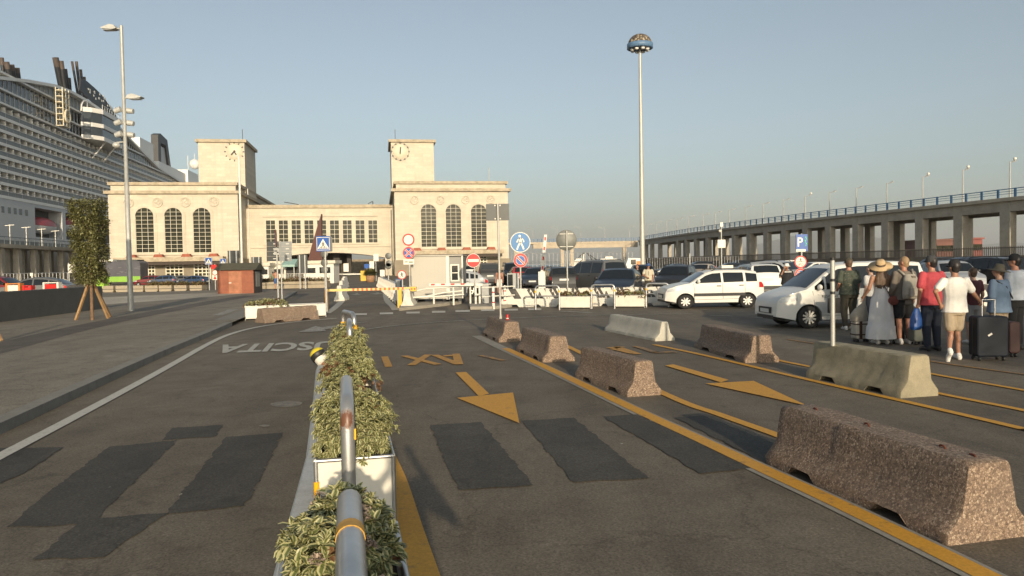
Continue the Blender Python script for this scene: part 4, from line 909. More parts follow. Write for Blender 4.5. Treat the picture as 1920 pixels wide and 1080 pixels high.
CARS = {
 'hatch': dict(L=3.65, W=1.62, top=[(0, .42), (.02, .66), (.10, .82), (.40, .93), (.88, 1.03), (1.50, 1.44), (1.75, 1.51), (2.2, 1.54), (2.9, 1.53), (3.36, 1.47), (3.56, 1.06), (3.63, .92), (3.65, .5)], belt=[(0, .93), (.9, .99), (3.65, 1.04)], ax=(.72, 3.0), rw=.29, sill=.24, cowl=.90, rf=1.52, rr=3.34, re=3.56, wins=[(1.08, 2.04), (2.12, 2.86), (2.95, 3.36)], rail=True, strip=True),
 'sedan': dict(L=4.35, W=1.78, top=[(0, .40), (.03, .62), (.12, .74), (.45, .86), (1.20, .97), (1.95, 1.38), (2.3, 1.45), (3.0, 1.44), (3.75, 1.30), (4.15, 1.0), (4.30, .92), (4.35, .5)], belt=[(0, .90), (1.2, .93), (4.35, .98)], ax=(.85, 3.5), rw=.31, sill=.22, cowl=1.22, rf=1.98, rr=3.70, re=4.13, wins=[(1.45, 2.40), (2.48, 3.25), (3.33, 3.75)], rail=False, strip=False),
 'suv': dict(L=4.30, W=1.82, top=[(0, .5), (.03, .78), (.12, .92), (.45, 1.03), (1.10, 1.10), (1.75, 1.55), (2.1, 1.64), (2.9, 1.66), (3.75, 1.60), (4.10, 1.12), (4.26, 1.0), (4.30, .55)], belt=[(0, 1.03), (1.1, 1.06), (4.3, 1.12)], ax=(.85, 3.42), rw=.34, sill=.28, cowl=1.12, rf=1.78, rr=3.72, re=4.08, wins=[(1.35, 2.28), (2.36, 3.15), (3.23, 3.72)], rail=True, strip=False),
 'minivan': dict(L=4.75, W=1.88, top=[(0, .5), (.03, .80), (.12, .95), (.55, 1.10), (.95, 1.18), (1.75, 1.75), (2.1, 1.84), (3.2, 1.87), (4.45, 1.84), (4.62, 1.2), (4.72, 1.0), (4.75, .5)], belt=[(0, 1.05), (.95, 1.10), (4.75, 1.14)], ax=(.90, 3.85), rw=.33, sill=.27, cowl=.97, rf=1.78, rr=4.45, re=4.61, wins=[(1.35, 2.25), (2.33, 3.35), (3.43, 4.40)], rail=True, strip=False),
 'van': dict(L=4.40, W=1.70, top=[(0, .42), (.02, .72), (.10, .88), (.35, .99), (.78, 1.12), (1.52, 1.68), (1.75, 1.78), (2.3, 1.85), (3.4, 1.86), (4.15, 1.83), (4.32, 1.2), (4.38, 1.0), (4.40, .5)], belt=[(0, .98), (.8, 1.06), (4.4, 1.12)], ax=(.86, 3.58), rw=.32, sill=.24, cowl=.80, rf=1.55, rr=4.14, re=4.31, wins=[(1.02, 1.30), (1.36, 2.0), (2.14, 2.98), (3.06, 4.08)], rail=False, strip=False)}
def make_car(kind, label, pmat, cat='car', name='parked_car', spoke=5, white_rim=False):
    c = CARS[kind]; L, W, top, belt, rw, sill = c['L'], c['W'], c['top'], c['belt'], c['rw'], c['sill']; H = max(z for _, z in top); t = thing(name, label, cat)
    wf = lambda x: W/2*(1-.20*max(0, 1-x/.55)**2.2-.14*max(0, 1-(L-x)/.45)**2.2)
    tp = lambda x: interp(top, x)
    def bl(x): return min(interp(belt, x), tp(x)-.02)
    Ra = rw+.055
    def zb(x):
        z = sill+.10*max(0, 1-x/.5)+.08*max(0, 1-(L-x)/.4)
        for a in c['ax']:
            d = abs(x-a)
            if d < Ra: z = max(z, rw+math.sqrt(Ra*Ra-d*d))
        return min(z, bl(x)-.05)
    def ys(x, z):                    # half width of the body at x and height z
        b = bl(x); w_ = wf(x)
        if z <= b:
            k = (z-.25)/max(.2, b-.25); return w_*(.955+.045*math.sin(max(0, min(1, k))*math.pi*.75+.2)/1.0)
        h = (z-b)/max(.12, H-b); return w_*(.985-.235*h**1.15)
    xs = sorted(set([round(x, 3) for x, _ in top]+[round(L*i/44, 3) for i in range(45)]+[round(a+Ra*math.cos(math.pi*k/12), 3) for a in c['ax'] for k in range(13)]))
    mb = MB(); rows = []; nb, nu = 6, 5; V = []
    for x in xs:
        z0, b, zt = zb(x), bl(x), tp(x); half = [(ys(x, z0)*.86, z0)]
        half += [(ys(x, z0+(b-z0)*i/nb), z0+(b-z0)*i/nb) for i in range(nb+1)]
        ze = zt-min(.05, (zt-b)*.3)
        half += [(ys(x, b+(ze-b)*i/nu), b+(ze-b)*i/nu) for i in range(1, nu+1)]
        ye = half[-1][0]; half += [(ye*.93, zt-.012), (ye*.5, zt+.012), (0, zt+.02)]
        ring = [(y, z) for y, z in half]+[(-y, z) for y, z in half[-2::-1]]; V.append([(x-L/2, y, z) for y, z in ring])
    n = len(V[0]); mb.add([p for r in V for p in r], [(i*n+j, i*n+(j+1) % n, (i+1)*n+(j+1) % n, (i+1)*n+j) for i in range(len(V)-1) for j in range(n)]+[list(range(n))[::-1], [(len(V)-1)*n+j for j in range(n)]], True)
    # shut lines of the doors as thin dark strips proud of the body
    def seam(pts, wd=.012):
        for s in (-1, 1):
            for (x0, z0), (x1, z1) in zip(pts, pts[1:]):
                d = Vector((x1-x0, 0, z1-z0)); q = Vector((-d.z, 0, d.x)).normalized()*wd/2
                v = [Vector((x-L/2, s*(ys(x, z)+.004), z))+o for x, z, o in ((x0, z0, q), (x1, z1, q), (x1, z1, -q), (x0, z0, -q))]; mb.add(v, [(0, 1, 2, 3)], False, 1)
    w0 = c['wins'][0][0]; last = c['wins'][-2 if len(c['wins']) > 2 else -1]
    pill = [(c['wins'][i][1]+c['wins'][i+1][0])/2 for i in range(len(c['wins'])-1)]
    for i, x in enumerate([w0-.06]+pill[(1 if kind == 'van' else 0):2]):
        seam([(x, bl(x)), (x+(.0 if i else .04), .7), (x+.02, sill+.16)])
    seam([(w0-.04, sill+.15), (1.6, sill+.12), (pill[-1], sill+.15)], .01)
    body = mb.build('body', [pmat, BLKPL], t, sharp=40, fixn=True)
    def patch(x0, x1, f0, f1, name, mat, par, nx=10, nz=4, off=.006, sides=(-1, 1)):
        out = []
        for s in sides:
            m2 = MB(); vs = []
            for i in range(nx+1):
                x = x0+(x1-x0)*i/nx; a, b = f0(x), f1(x)
                for j in range(nz+1): z = a+(b-a)*j/nz; vs.append((x-L/2, s*(ys(x, z)+off), z))
            m2.add(vs, [(i*(nz+1)+j, (i+1)*(nz+1)+j, (i+1)*(nz+1)+j+1, i*(nz+1)+j+1) if s < 0 else (i*(nz+1)+j, i*(nz+1)+j+1, (i+1)*(nz+1)+j+1, (i+1)*(nz+1)+j) for i in range(nx) for j in range(nz)], True); out.append(m2.build(name, mat, par))
        return out
    for a, b in c['wins']: patch(a, b, lambda x: bl(x)+.03, lambda x: max(bl(x)+.04, tp(x)-.11), 'side_window', CGLASS, t)
    def screen(x0, x1, nm, k=.90):
        m2 = MB(); vs = []; nx, ny = 8, 8
        for i in range(nx+1):
            x = x0+(x1-x0)*i/nx; zt = tp(x); ye = ys(x, zt-min(.05, (zt-bl(x))*.3))*k
            for j in range(ny+1): f = -1+2*j/ny; vs.append((x-L/2+(-.008 if x < L/2 else .008), ye*f, zt+.02-.03*f*f+.008))
        m2.add(vs, [(i*(ny+1)+j, (i+1)*(ny+1)+j, (i+1)*(ny+1)+j+1, i*(ny+1)+j+1) for i in range(nx) for j in range(ny)], True); return m2.build(nm, CGLASS, t)
    screen(c['cowl']+.03, c['rf']-.04, 'windscreen'); screen(c['rr']+.03, c['re']-.03, 'rear_window', .84)
    MB().box(.25-L/2, -W*.42, sill-.03, L-.25-L/2, W*.42, sill+.30).build('underbody', BLKPL, t)
    hz = tp(.30); patch(.07, .52, lambda x: interp(top, .08)-.10+.12*(x-.07), lambda x: min(tp(x)-.03, interp(top, .08)-.0+.24*(x-.07)), 'headlight', HEADL, t, 8, 3)
    tz0 = bl(L-.2)-.22; patch(L-.22, L-.03, lambda x: tz0, lambda x: (bl(x)+.28 if kind in ('hatch', 'minivan', 'van') else bl(x)-.02) if tp(x) > bl(x)+.3 else min(tz0+.22, tp(x)-.05), 'tail_light', TAIL, t, 4, 5)
    w1 = wf(0)*.92
    MB().box(-.015-L/2, -w1*.62, .42, .05-L/2, w1*.62, .60).build('grille', BLKPL, t); MB().box(-.012-L/2, -w1*.8, .27, .06-L/2, w1*.8, .37).build('lower_intake', BLKPL, t)
    MB().box(-.03-L/2, -.26, .44, -.016-L/2, .26, .55).build('number_plate', PLATE, t); MB().box(L/2+.006, -.26, .56 if kind == 'sedan' else .78, L/2+.02, .26, .67 if kind == 'sedan' else .89).build('number_plate', PLATE, t)
    MB().box(L/2-.03, -wf(L)*.95, .34, L/2+.03, wf(L)*.95, .52).build('rear_bumper', BLKPL if kind != 'van' else pmat, t)
    for s in (-1, 1):
        x = c['wins'][0][0]+.10; y = ys(x, bl(x)+.08); m2 = MB(); m2.ball((x-L/2, s*(y+.10), bl(x)+.10), .10, 10, 7, sc=(.62, 1, .85)); m2.box(x-.03-L/2, min(s*y, s*(y+.1)), bl(x)+.04, x+.03-L/2, max(s*y, s*(y+.1)), bl(x)+.08); m2.build('door_mirror', pmat if kind in ('hatch', 'van') else BLKPL, t)
        for px_ in pill[:2]: z = bl(px_)-.11; m2 = MB(); m2.box(px_-.22-L/2, s*(ys(px_, z)+.005)-.012, z-.018, px_-.05-L/2, s*(ys(px_, z)+.005)+.012, z+.018); m2.build('door_handle', BLKPL if kind == 'hatch' else pmat, t)
        if c['rail']: y = ys(L*.6, H-.06)*.93; MB().tube([(c['rf']+.2-L/2, s*y, H-.05), (c['rf']+.35-L/2, s*y, H+.03), (c['rr']-.35-L/2, s*y, H+.03), (c['rr']-.2-L/2, s*y, H-.05)], .018, 6).build('roof_rail', BLKPL, t)
        for a in c['ax']:
            y0 = s*(W/2-.20); y1 = s*(W/2-.005); wl = MB(); pr = [(rw*.64, .0), (rw*.93, .0), (rw, .03), (rw, .17), (rw*.93, .2), (rw*.64, .2)]
            wl.lathe([(r, y) for r, y in pr]+[pr[0]], (0, -.1, 0), 'y', 28); tw = wl.build('wheel', TYRE, t, (a-L/2, s*(W/2-.105), rw))
            m2 = MB(); m2.lathe([(rw*.66, -s*.0), (rw*.66, s*.085), (rw*.60, s*.088), (rw*.57, s*.05), (.02, s*.045)], (0, 0, 0), 'y', 28, 1); q = rw*.6
            for k in range(spoke):
                an = 2*math.pi*k/spoke+.3; d = Vector((math.cos(an), 0, math.sin(an))); m2.bar(d*.03+Vector((0, s*.075, 0)), d*q+Vector((0, s*.08, 0)), .05 if not white_rim else .035, rw*.20 if white_rim else rw*.16, 0)
            m2.lathe([(rw*.2, s*.06), (rw*.2, s*.10), (.01, s*.10)], (0, 0, 0), 'y', 12, 0); m2.build('rim', [PWHITE if white_rim else RIM, BLKPL], tw)
    if c['strip']: patch(1.02, 2.9, lambda x: .50, lambda x: .62, 'side_moulding', BLKPL, t, 8, 2, .014)
    if kind == 'hatch': MB().tube([(c['rf']+.1-L/2, 0, 1.54), (c['rf']+.06-L/2, 0, 1.56)], .01, 6).build('aerial_base', BLKPL, t)
    return t
def at(px, z): d = ray(px, 505); return Vector((d.x/d.y*z, z, 0))
def place(t, px, z, rot): p = at(px, z); t.location = p; t.rotation_euler = (0, 0, R(rot)); return t
def recol(t, mat):
    for ch in t.children:
        if ch.name.startswith('body'): ch.material_slots[0].link = 'OBJECT'; ch.material_slots[0].material = mat
    return t
panda = make_car('hatch', 'small white hatchback with black side strips and white wheels, side on', PWHITE, name='hatchback', spoke=8, white_rim=True)
place(panda, 1328, 27.6, 2); panda.location.x = (G(1283, 580).x+G(1398, 578).x)/2+.05; panda.location.y = 27.9
van = make_car('van', 'white passenger van in the taxi lane behind the queue of people', PWHITE, 'van', 'passenger_van', 10)
van.scale = (.92, .95, .885); ft = G(1497, 617); van.location = (ft.x+1.34*.92+.22, ft.y+.95, 0); van.rotation_euler = (0, 0, R(5))
panda.scale = (1, 1, .91)
text_on('door_lettering', 'RESIDENT 2', (-.98, -.853, .87), (.55, 0, 0), (0, 0, .075), DARKGREY, van)
proto = {k: make_car(k, '', PBLACK) for k in ('hatch', 'sedan', 'suv', 'minivan')}
first = dict(proto)
PARK = [('sedan', 842, 41.5, 4, PSILV, 'silver estate car half hidden behind the grey cabin'), ('suv', 885, 90, -90, PWHITE, 'white car seen from behind between cabin and no entry sign'), ('minivan', 913, 62, -82, PBLACK, 'dark people carrier behind the no entry sign'), ('minivan', 962, 64, 96, PNAVY, 'tall dark van behind the red hatchback'),
 ('hatch', 975, 58, -84, PRED, 'bright red hatchback seen from behind'), ('sedan', 1006, 55, 80, PNAVY, 'dark car facing us just right of the red hatchback'), ('hatch', 1045, 43, -82, PBLACK, 'black hatchback with a white plate seen from behind the striped barriers'), ('sedan', 1076, 62, 88, PSILV, 'pale car peeking out right of the black hatchback'),
 ('minivan', 1113, 44, -62, PGREY, 'large dark grey people carrier turned three quarters away'), ('sedan', 1160, 34.5, 74, PNAVY, 'dark saloon facing us behind the striped barriers'), ('hatch', 1205, 52, 85, PNAVY, 'dark blue small car behind the man in the white shirt'), ('hatch', 1268, 38.5, 66, PBLACK, 'black small car facing us just left of the white hatchback'),
 ('sedan', 1315, 66, 60, PBEIGE, 'beige car behind the roof of the white hatchback'), ('sedan', 1262, 82, 10, PNAVY, 'dark blue car roof in the far row, left one'), ('suv', 1308, 92, 5, PBLACK, 'black car roof in the far row behind the beige car'), ('sedan', 1365, 84, 0, PNAVY, 'dark car roof in the far row above the white hatchback'), ('hatch', 1413, 36.5, -88, PWHITE, 'white car with a white plate seen from behind, beside the white hatchback'),
 ('suv', 1466, 43, 128, PSILV, 'silver off-roader facing right behind the man phoning'), ('suv', 1466, 66, 10, PWHITE, 'white car roof above the silver off-roader'), ('sedan', 1402, 62, 8, PGREY, 'dark grey car roof left of the silver off-roader'), ('suv', 1383, 102, 12, PBLACK, 'black car roof at the far wall, left of the parking sign'), ('sedan', 1521, 62, 10, PWHITE, 'white car roof just right of the parking sign'),
 ('suv', 1440, 96, -10, PNAVY, 'dark blue car roof by the far wall below the parking sign'), ('hatch', 1782, 33, 82, PSILV, 'silver small car with a blue windscreen right of the white van'), ('suv', 1845, 34, -76, PBLACK, 'black off-roader with red tail lights behind the denim shirt'), ('suv', 1800, 52, 8, PNAVY, 'dark car roof behind the silver small car'), ('suv', 1850, 54, 5, PBLACK, 'black car roof behind the black off-roader'),
 ('sedan', 1905, 40, -72, PDRED, 'dark red car at the right picture edge'), ('suv', 1752, 58, 4, PBLACK, 'black car roof above the red shirt'), ('sedan', 1900, 58, 6, PNAVY, 'dark roof beside the man in the white shirt and black cap'),
 ('hatch', 278, 84, 6, PDRED, 'dark red car parked at the right end of the bus'), ('hatch', 304, 82, 8, PBLUE, 'blue car in front of the terminal doors'), ('sedan', 362, 82, -12, PBLUE, 'blue car left of the wooden kiosk'), ('sedan', 334, 88, 0, PGREY, 'grey car between the two blue cars'),
 ('sedan', 62, 46, 12, PGREY, 'grey car behind the dark wall at the left edge'), ('hatch', 4, 47, 180, PDRED, 'dark red car behind the dark wall, cut by the picture edge')]
for k, px, z, rot, mat, lab in PARK:
    if k in first: t = first.pop(k); t['label'] = lab; t['group'] = 'cars in the port car park'
    else: t = dup(proto[k], (0, 0, 0), 0, lab, 'cars in the port car park')
    recol(t, mat); place(t, px, z, rot)
    if px < 400 and z > 80: t.scale = (.8, .8, .76)
# green bus
def bus():
    z = 97; p = at(230, z); t = thing('city_bus', 'green and dark grey bus standing before the left wing', 'bus', p, R(4)); L = 5.4; H = 3.0; g = M('bus_green', (.22, .42, .05), .4, 0, .08, 1); d = M('bus_dark', (.075, .075, .09), .4, 0, .2, .8)
    mb = MB(); mb.prism([(-L/2, .35), (L/2, .35), (L/2, H-.25), (L/2-.2, H), (-L/2+.25, H), (-L/2, H-.3)], 'y', -1.2, 1.2); mb.build('body', d, t, fixn=True)
    MB().box(-1.7, -1.215, .35, L/2-.02, -1.201, 1.05).build('lower_panel', g, t); MB().box(-L/2-.02, -1.15, .4, -L/2-.001, 1.15, 1.1).build('front_panel', g, t); MB().box(-L/2+.02, -1.215, .35, -1.72, -1.201, 1.1).build('white_panel', WHITE, t); MB().box(-L/2+.1, -1.22, 1.2, -1.9, -1.201, 2.5).build('front_window', CGLASS, t); MB().box(-L/2-.02, -1.1, 1.2, -L/2-.001, 1.1, 2.6).build('windscreen', CGLASS, t)
    MB().box(-L/2+.3, -1.1, H, .2-L/2+1.8, 1.1, H+.25).build('roof_unit', WHITE, t); MB().box(-.2, -1.1, H, L/2-.4, 1.1, H+.18).build('roof_unit', DARKGREY, t)
    for x in (-1.4, 2.0): MB().lathe([(.25, -.02), (.48, -.02), (.48, .25), (.25, .25)], (x, -1.19, .48), 'y', 20).build('wheel', TYRE, t)
    mb = MB(); rs = random.Random(2)
    for k in range(14): x = rs.uniform(-1.3, 2.6); mb.box(x, -1.23, rs.uniform(1.3, 2.2), x+rs.uniform(.1, .5), -1.222, 0) if False else mb.cbox((x, -1.226, rs.uniform(1.3, 2.3)), (rs.uniform(.2, .6), .006, .05))
    mb.build('side_print', M('bus_print', (.18, .18, .2), .5), t)
bus()
# scooter
def scooter(p, rot, label):
    t = thing('motor_scooter', label, 'scooter', p, rot)
    for x in (-.55, .55): MB().lathe([(.12, -.05), (.22, -.05), (.23, 0), (.22, .05), (.12, .05), (.12, -.05)], (x, 0, .23), 'y', 16).build('wheel', TYRE, t)
    MB().prism([(-.65, .35), (-.2, .3), (.25, .3), (.4, .75), (.5, .95), (.42, .97), (.28, .75), (.12, .42), (-.15, .45), (-.25, .75), (-.75, .78), (-.78, .6)], 'y', -.14, .14).build('body', PNAVY, t, fixn=True); MB().box(-.72, -.13, .78, -.2, .13, .86).build('seat', BLKPL, t)
    mb = MB(); mb.cyl((.55, 0, .25), (.42, 0, 1.0), .03, 6); mb.cyl((.40, -.32, 1.03), (.40, .32, 1.03), .02, 6); mb.build('handlebar', BLKPL, t); MB().ball((.5, 0, .86), .08, 8, 6).build('headlight', HEADL, t)
scooter(at(510, 66), R(30), 'dark motor scooter parked by the people near the booths')
# ================================================================ signs and poles
def pole_thing(name, label, cat, px, z, top_py, r, base_h=0, group=None, mat=None, lean=0):
    p = at(px, z); p.z = base_h; t = thing(name, label, cat, p, 0, group); h = P(px, top_py, z).z-base_h
    MB().tube([(0, 0, 0), (lean*h, 0, h)], r, 10).build('pole', mat or POLE, t); return t, h
def local(t, px, py, dy=0): q = P(px, py, t.location.y+dy); return Vector((q.x-t.location.x, dy, q.z-t.location.z))
def plate_round(t, px, py, r, kind, dy=-.05, yaw=0):
    c = local(t, px, py, dy); par = bpy.data.objects.new('sign_plate', MB().lathe([(.001, .012), (r, .012), (r, -.004), (r-.006, -.008), (.001, -.008)], (0, 0, 0), 'y', 32).mesh('sign_plate', SIGNBACK)); COL.objects.link(par); par.parent = t; par.location = c; par.rotation_euler = (0, 0, yaw)
    def ring(ri, ro, y, m, nm):
        MB().lathe([(ri, y), (ro, y)], (0, 0, 0), 'y', 32).build(nm, m, par, fixn=False)
    def disc(ro, y, m, nm): MB().disc((0, y, 0), ro, 'y', 32).build(nm, m, par)
    def bar(a, b, w_, y, m, nm): mb = MB(); mb.bar((a[0], y, a[1]), (b[0], y, b[1]), w_, .003); return mb.build(nm, m, par)
    def flatbar(a, b, wd, y, m, nm):
        d = Vector((b[0]-a[0], 0, b[1]-a[1])).normalized(); q = Vector((-d.z, 0, d.x))*wd/2; A = Vector((a[0], y, a[1])); B = Vector((b[0], y, b[1])); MB().add([A-q, B-q, B+q, A+q], [(0, 1, 2, 3)]).build(nm, m, par)
    if kind == 'back': return par
    if kind == 'noentry':
        disc(r, -.010, WHITE, 'white_rim'); disc(r*.94, -.013, RED, 'red_face'); MB().box(-r*.78, -.018, -r*.2, r*.78, -.016, r*.2).build('white_bar', WHITE, par)
    if kind == 'novehicles': disc(r, -.010, RED, 'red_face'); disc(r*.76, -.013, WHITE, 'white_face')
    if kind in ('nostop', 'nopark'):
        disc(r, -.010, WHITE, 'white_rim'); disc(r*.97, -.012, RED, 'red_face')
        if kind == 'nopark': disc(r*.66, -.0135, WHITE, 'white_ring')
        disc(r*.62 if kind == 'nopark' else r*.74, -.015, BLUE, 'blue_face')
        for s in ((1,) if kind == 'nopark' else (1, -1)):
            k = r*.56; y = -.017-.001*s; flatbar((-k, k*s), (k, -k*s), r*.30, y, WHITE, 'white_edge'); flatbar((-k*1.1, k*s*1.1), (k*1.1, -k*s*1.1), r*.17, y-.002, RED, 'red_bar')
    if kind in ('walk', 'nowalk', 'mixed'):
        if kind == 'walk': disc(r, -.010, WHITE, 'white_rim'); disc(r*.93, -.012, PALEBLUE, 'blue_face'); m = WHITE; k = r
        else: disc(r, -.010, RED, 'red_face'); disc(r*.8, -.012, WHITE, 'white_face'); m = BLACK; k = r*(.8 if kind == 'nowalk' else .45)
        cz = 0 if kind != 'mixed' else r*.32
        mb = MB(); y = -.016
        def limb(*pts, wd=.16):
            for a, b in zip(pts, pts[1:]): mb.stroke((a[0]*k, y, a[1]*k+cz), (b[0]*k, y, b[1]*k+cz), wd*k, .004)
        mb.disc((-.05*k, y-.001, .62*k+cz), .12*k, 'y', 16); limb((0, .45), (.02, -.05), wd=.3); limb((0, 0), (-.2, -.35), (-.34, -.72)); limb((.04, -.02), (.2, -.35), (.34, -.7)); limb((-.05, .42), (-.25, .2), (-.34, -.02), wd=.12); limb((.08, .42), (.3, .22), (.36, .0), wd=.12)
        mb.build('walking_figure', m, par)
        if kind == 'mixed':
            MB().box(-r*.75, -.018, -r*.03, r*.75, -.016, r*.03).build('divider', BLACK, par); mb = MB()
            for sx in (-1, 1): mb.lathe([(r*.14, -.017), (r*.19, -.017)], (sx*r*.25, 0, -r*.45), 'y', 16)
            mb.stroke((-r*.25, -.018, -r*.45), (r*.05, -.018, -r*.2), r*.06, .003); mb.build('bicycle_symbol', BLACK, par)
    return par
def plate_rect(t, px, py, w_, h, mat, nm='sign_plate', dy=-.05, yaw=0, edge=None, thick=.02):
    c = local(t, px, py, dy); o = MB().box(-w_/2, -thick/2, -h/2, w_/2, thick/2, h/2).build(nm, mat, t, c, yaw)
    return o
def crossing_face(par, w_, back=-.012):
    h = w_
    MB().box(-w_/2+.01, back-.003, -h/2+.01, w_/2-.01, back, h/2-.01).build('white_border', WHITE, par); MB().box(-w_/2+.03, back-.006, -h/2+.03, w_/2-.03, back-.0035, h/2-.03).build('blue_face', BLUE, par)
    y = back-.009; k = w_*.43; MB().add([(-k, y, -k*.85), (k, y, -k*.85), (0, y, k*.85)], [(0, 1, 2)]).build('white_triangle', WHITE, par)
    mb = MB(); y -= .003; mb.disc((0, y, k*.28), k*.09, 'y', 12); mb.stroke((0, y, k*.2), (0, y, -k*.2), k*.14, .003); mb.stroke((0, y, -k*.15), (-k*.28, y, -k*.6), k*.11, .003); mb.stroke((0, y, -k*.15), (k*.28, y, -k*.6), k*.11, .003); mb.stroke((0, y, k*.15), (-k*.22, y, -k*.15), k*.08, .003); mb.stroke((0, y, k*.15), (k*.22, y, -k*.15), k*.08, .003)
    for s in (-.62, -.32, 0, .32, .62): mb.stroke((s*k*.7, y, -k*.55), (s*k, y, -k*.8), k*.1, .002)
    mb.build('crossing_figure', BLACK, par)
# crossing sign by the left planters
t, h = pole_thing('traffic_sign', 'blue pedestrian crossing sign on a tall pole by the left planters', 'traffic sign', 611, 28.6, 470, .035, lean=-.004); o = plate_rect(t, 606, 457, .52, .58, BLUE); crossing_face(o, .52)
t, h = pole_thing('traffic_sign', 'pole with a dark square sign back and three round sign backs behind the crossing sign', 'traffic sign', 609, 44, 446, .04)
plate_rect(t, 616, 458, .44, .86, SIGNBACK); [plate_round(t, 608, y, .21, 'back') for y in (476, 493, 506)]
t, h = pole_thing('traffic_sign', 'no parking sign turned edge-on with a tow-away plate', 'traffic sign', 520.5, 32.7, 463, .035, lean=-.006); plate_round(t, 517.5, 447, .39, 'nopark', yaw=R(-68)); o = plate_rect(t, 518.5, 471.5, .23, .29, M('sign_grey', (.36, .36, .34), .5)); mb = MB(); mb.cbox((-.03, -.014, .02), (.12, .004, .05)); mb.cbox((.05, -.014, -.04), (.08, .004, .05)); mb.build('tow_symbol', BLACK, o)
t, h = pole_thing('direction_sign', 'grey direction panel of eight stacked boards behind the edge-on sign', 'direction sign', 527.5, 37, 452, .035, lean=-.004)
for i in range(4):
    for j, (a, b) in enumerate(((500, 523), (523.5, 547))):
        q0 = local(t, a, 453+9.3*i, -.06); q1 = local(t, b, 461.6+9.3*i, -.06); o = MB().box(q0.x, -.07, q1.z, q1.x, -.05, q0.z).build('direction_board', DARKGREY if j == 0 else GREYM, t); MB().cbox(((q0.x+q1.x)/2+.1, -.073, (q0.z+q1.z)/2), (.16, .004, .035)).build('arrow_mark', WHITE, o)
for px, z, yt, yb, x0, x1, lab in ((438, 56, 470, 497, 427, 449, 'dark information board behind the wooden kiosk'), (482, 60, 482, 510, 471.5, 491, 'dark information board right of the wooden kiosk'), (568, 62, 478, 512, 558, 577, 'dark information board left of the brown sail sculpture')):
    p = at(px, z); t = thing('information_board', lab, 'notice board', p); a = local(t, x0, yt); b = local(t, x1, yb); MB().box(a.x, -.05, b.z, b.x, .05, a.z).build('panel', DARKGREY, t)
    for x in (a.x+.18, b.x-.18): MB().box(x-.04, -.12, 0, x+.04, -.052, a.z).build('post', GALV, t)
for px, py, z, w_, lab in ((391, 489.5, 62, .58, 'blue crossing sign on a thin pole before the wooden kiosk'), (418, 490.5, 72, .56, 'blue crossing sign half hidden behind the wooden kiosk roof')):
    t, h = pole_thing('traffic_sign', lab, 'traffic sign', px+.6, z, py-6, .04); o = plate_rect(t, px, py, w_, w_, BLUE, dy=-.08); crossing_face(o, w_)
t, h = pole_thing('traffic_sign', 'small cluster of red and white signs beside the wooden kiosk', 'traffic sign', 403, 60, 495, .04); plate_rect(t, 401, 500.5, .45, .35, RED); plate_round(t, 403, 511, .24, 'novehicles'); plate_rect(t, 403, 520, .40, .42, WHITE)
q = local(t, 403, 520, -.07); MB().add([(q.x-.14, -.075, q.z-.14), (q.x+.14, -.075, q.z-.14), (q.x, -.075, q.z+.13)], [(0, 1, 2)]).build('warning_triangle', RED, t)
# signs by the grey cabin
t, h = pole_thing('traffic_sign', 'round white sign with red rim above a crossed no stopping sign', 'traffic sign', 768, 33, 440, .035); plate_round(t, 765.8, 449.5, .27, 'novehicles'); plate_round(t, 766.3, 474, .27, 'nostop'); o = plate_rect(t, 766.5, 491, .47, .23, WHITE); mb = MB(); mb.cbox((-.11, -.013, 0), (.13, .004, .04)); mb.cbox((.09, -.013, -.01), (.18, .004, .05)); mb.build('green_symbol', M('sign_green', (.12, .16, .07), .6), o)
t, h = pole_thing('traffic_sign', 'small round no pedestrians sign in front of the white barriers', 'traffic sign', 754, 32, 508, .03); plate_round(t, 753.5, 515.3, .195, 'nowalk')
t, h = pole_thing('traffic_sign', 'red no entry sign with a white bar on the kerb island', 'traffic sign', 890, 31.2, 474, .032); plate_round(t, 887.5, 488.5, .29, 'noentry')
t, h = pole_thing('traffic_sign', 'large blue walking figure sign above a round no parking sign', 'traffic sign', 976, 31.2, 437, .035); plate_round(t, 975.5, 454.3, .425, 'walk'); plate_round(t, 976, 488, .292, 'nopark')
t, h = pole_thing('traffic_sign', 'large grey round sign seen from behind', 'traffic sign', 1063.5, 33, 433, .035); plate_round(t, 1062, 450.5, .46, 'back', dy=.06); c = local(t, 1062, 450.5, .02)
mb = MB(); mb.cbox((c.x, .03, c.z+.28), (.6, .03, .03)); mb.cbox((c.x, .03, c.z-.28), (.6, .03, .03)); mb.build('bracket', POLE, t)
t, h = pole_thing('traffic_sign', 'two round sign backs on the barriers at the end of the entry lane', 'traffic sign', 728, 52, 474, .04); [plate_round(t, 728+i, y, .22, 'back') for i, y in ((0, 480), (1, 494), (0, 499))]
# parking sign
t, h = pole_thing('parking_sign', 'blue parking sign with a green lit strip above round red signs', 'traffic sign', 1503, 35, 438, .04); a = local(t, 1492, 439.5, -.06); b = local(t, 1514, 471, -.06); o = MB().box(a.x, -.09, b.z, b.x, -.04, a.z).build('sign_plate', BLUE, t)
text_on('letter', 'P', (a.x+.07, -.095, b.z+.22), (.25, 0, 0), (0, 0, .43), WHITE, o, .02)
GLED = fm('green_led', lambda t_, p_: (p_.inputs['Emission Color'].__setattr__('default_value', (.02, .75, .10, 1)), p_.inputs['Emission Strength'].__setattr__('default_value', .9), p_.inputs['Base Color'].__setattr__('default_value', (.01, .1, .02, 1))))
mb = MB()
for i in range(6): z = b.z+.28+i*.075; x = b.x-.085+.025*math.sin(i*1.9); mb.cbox((x, -.093, z), (.05, .004, .05)) if i % 2 else mb.cbox((x, -.093, z), (.03, .004, .06))
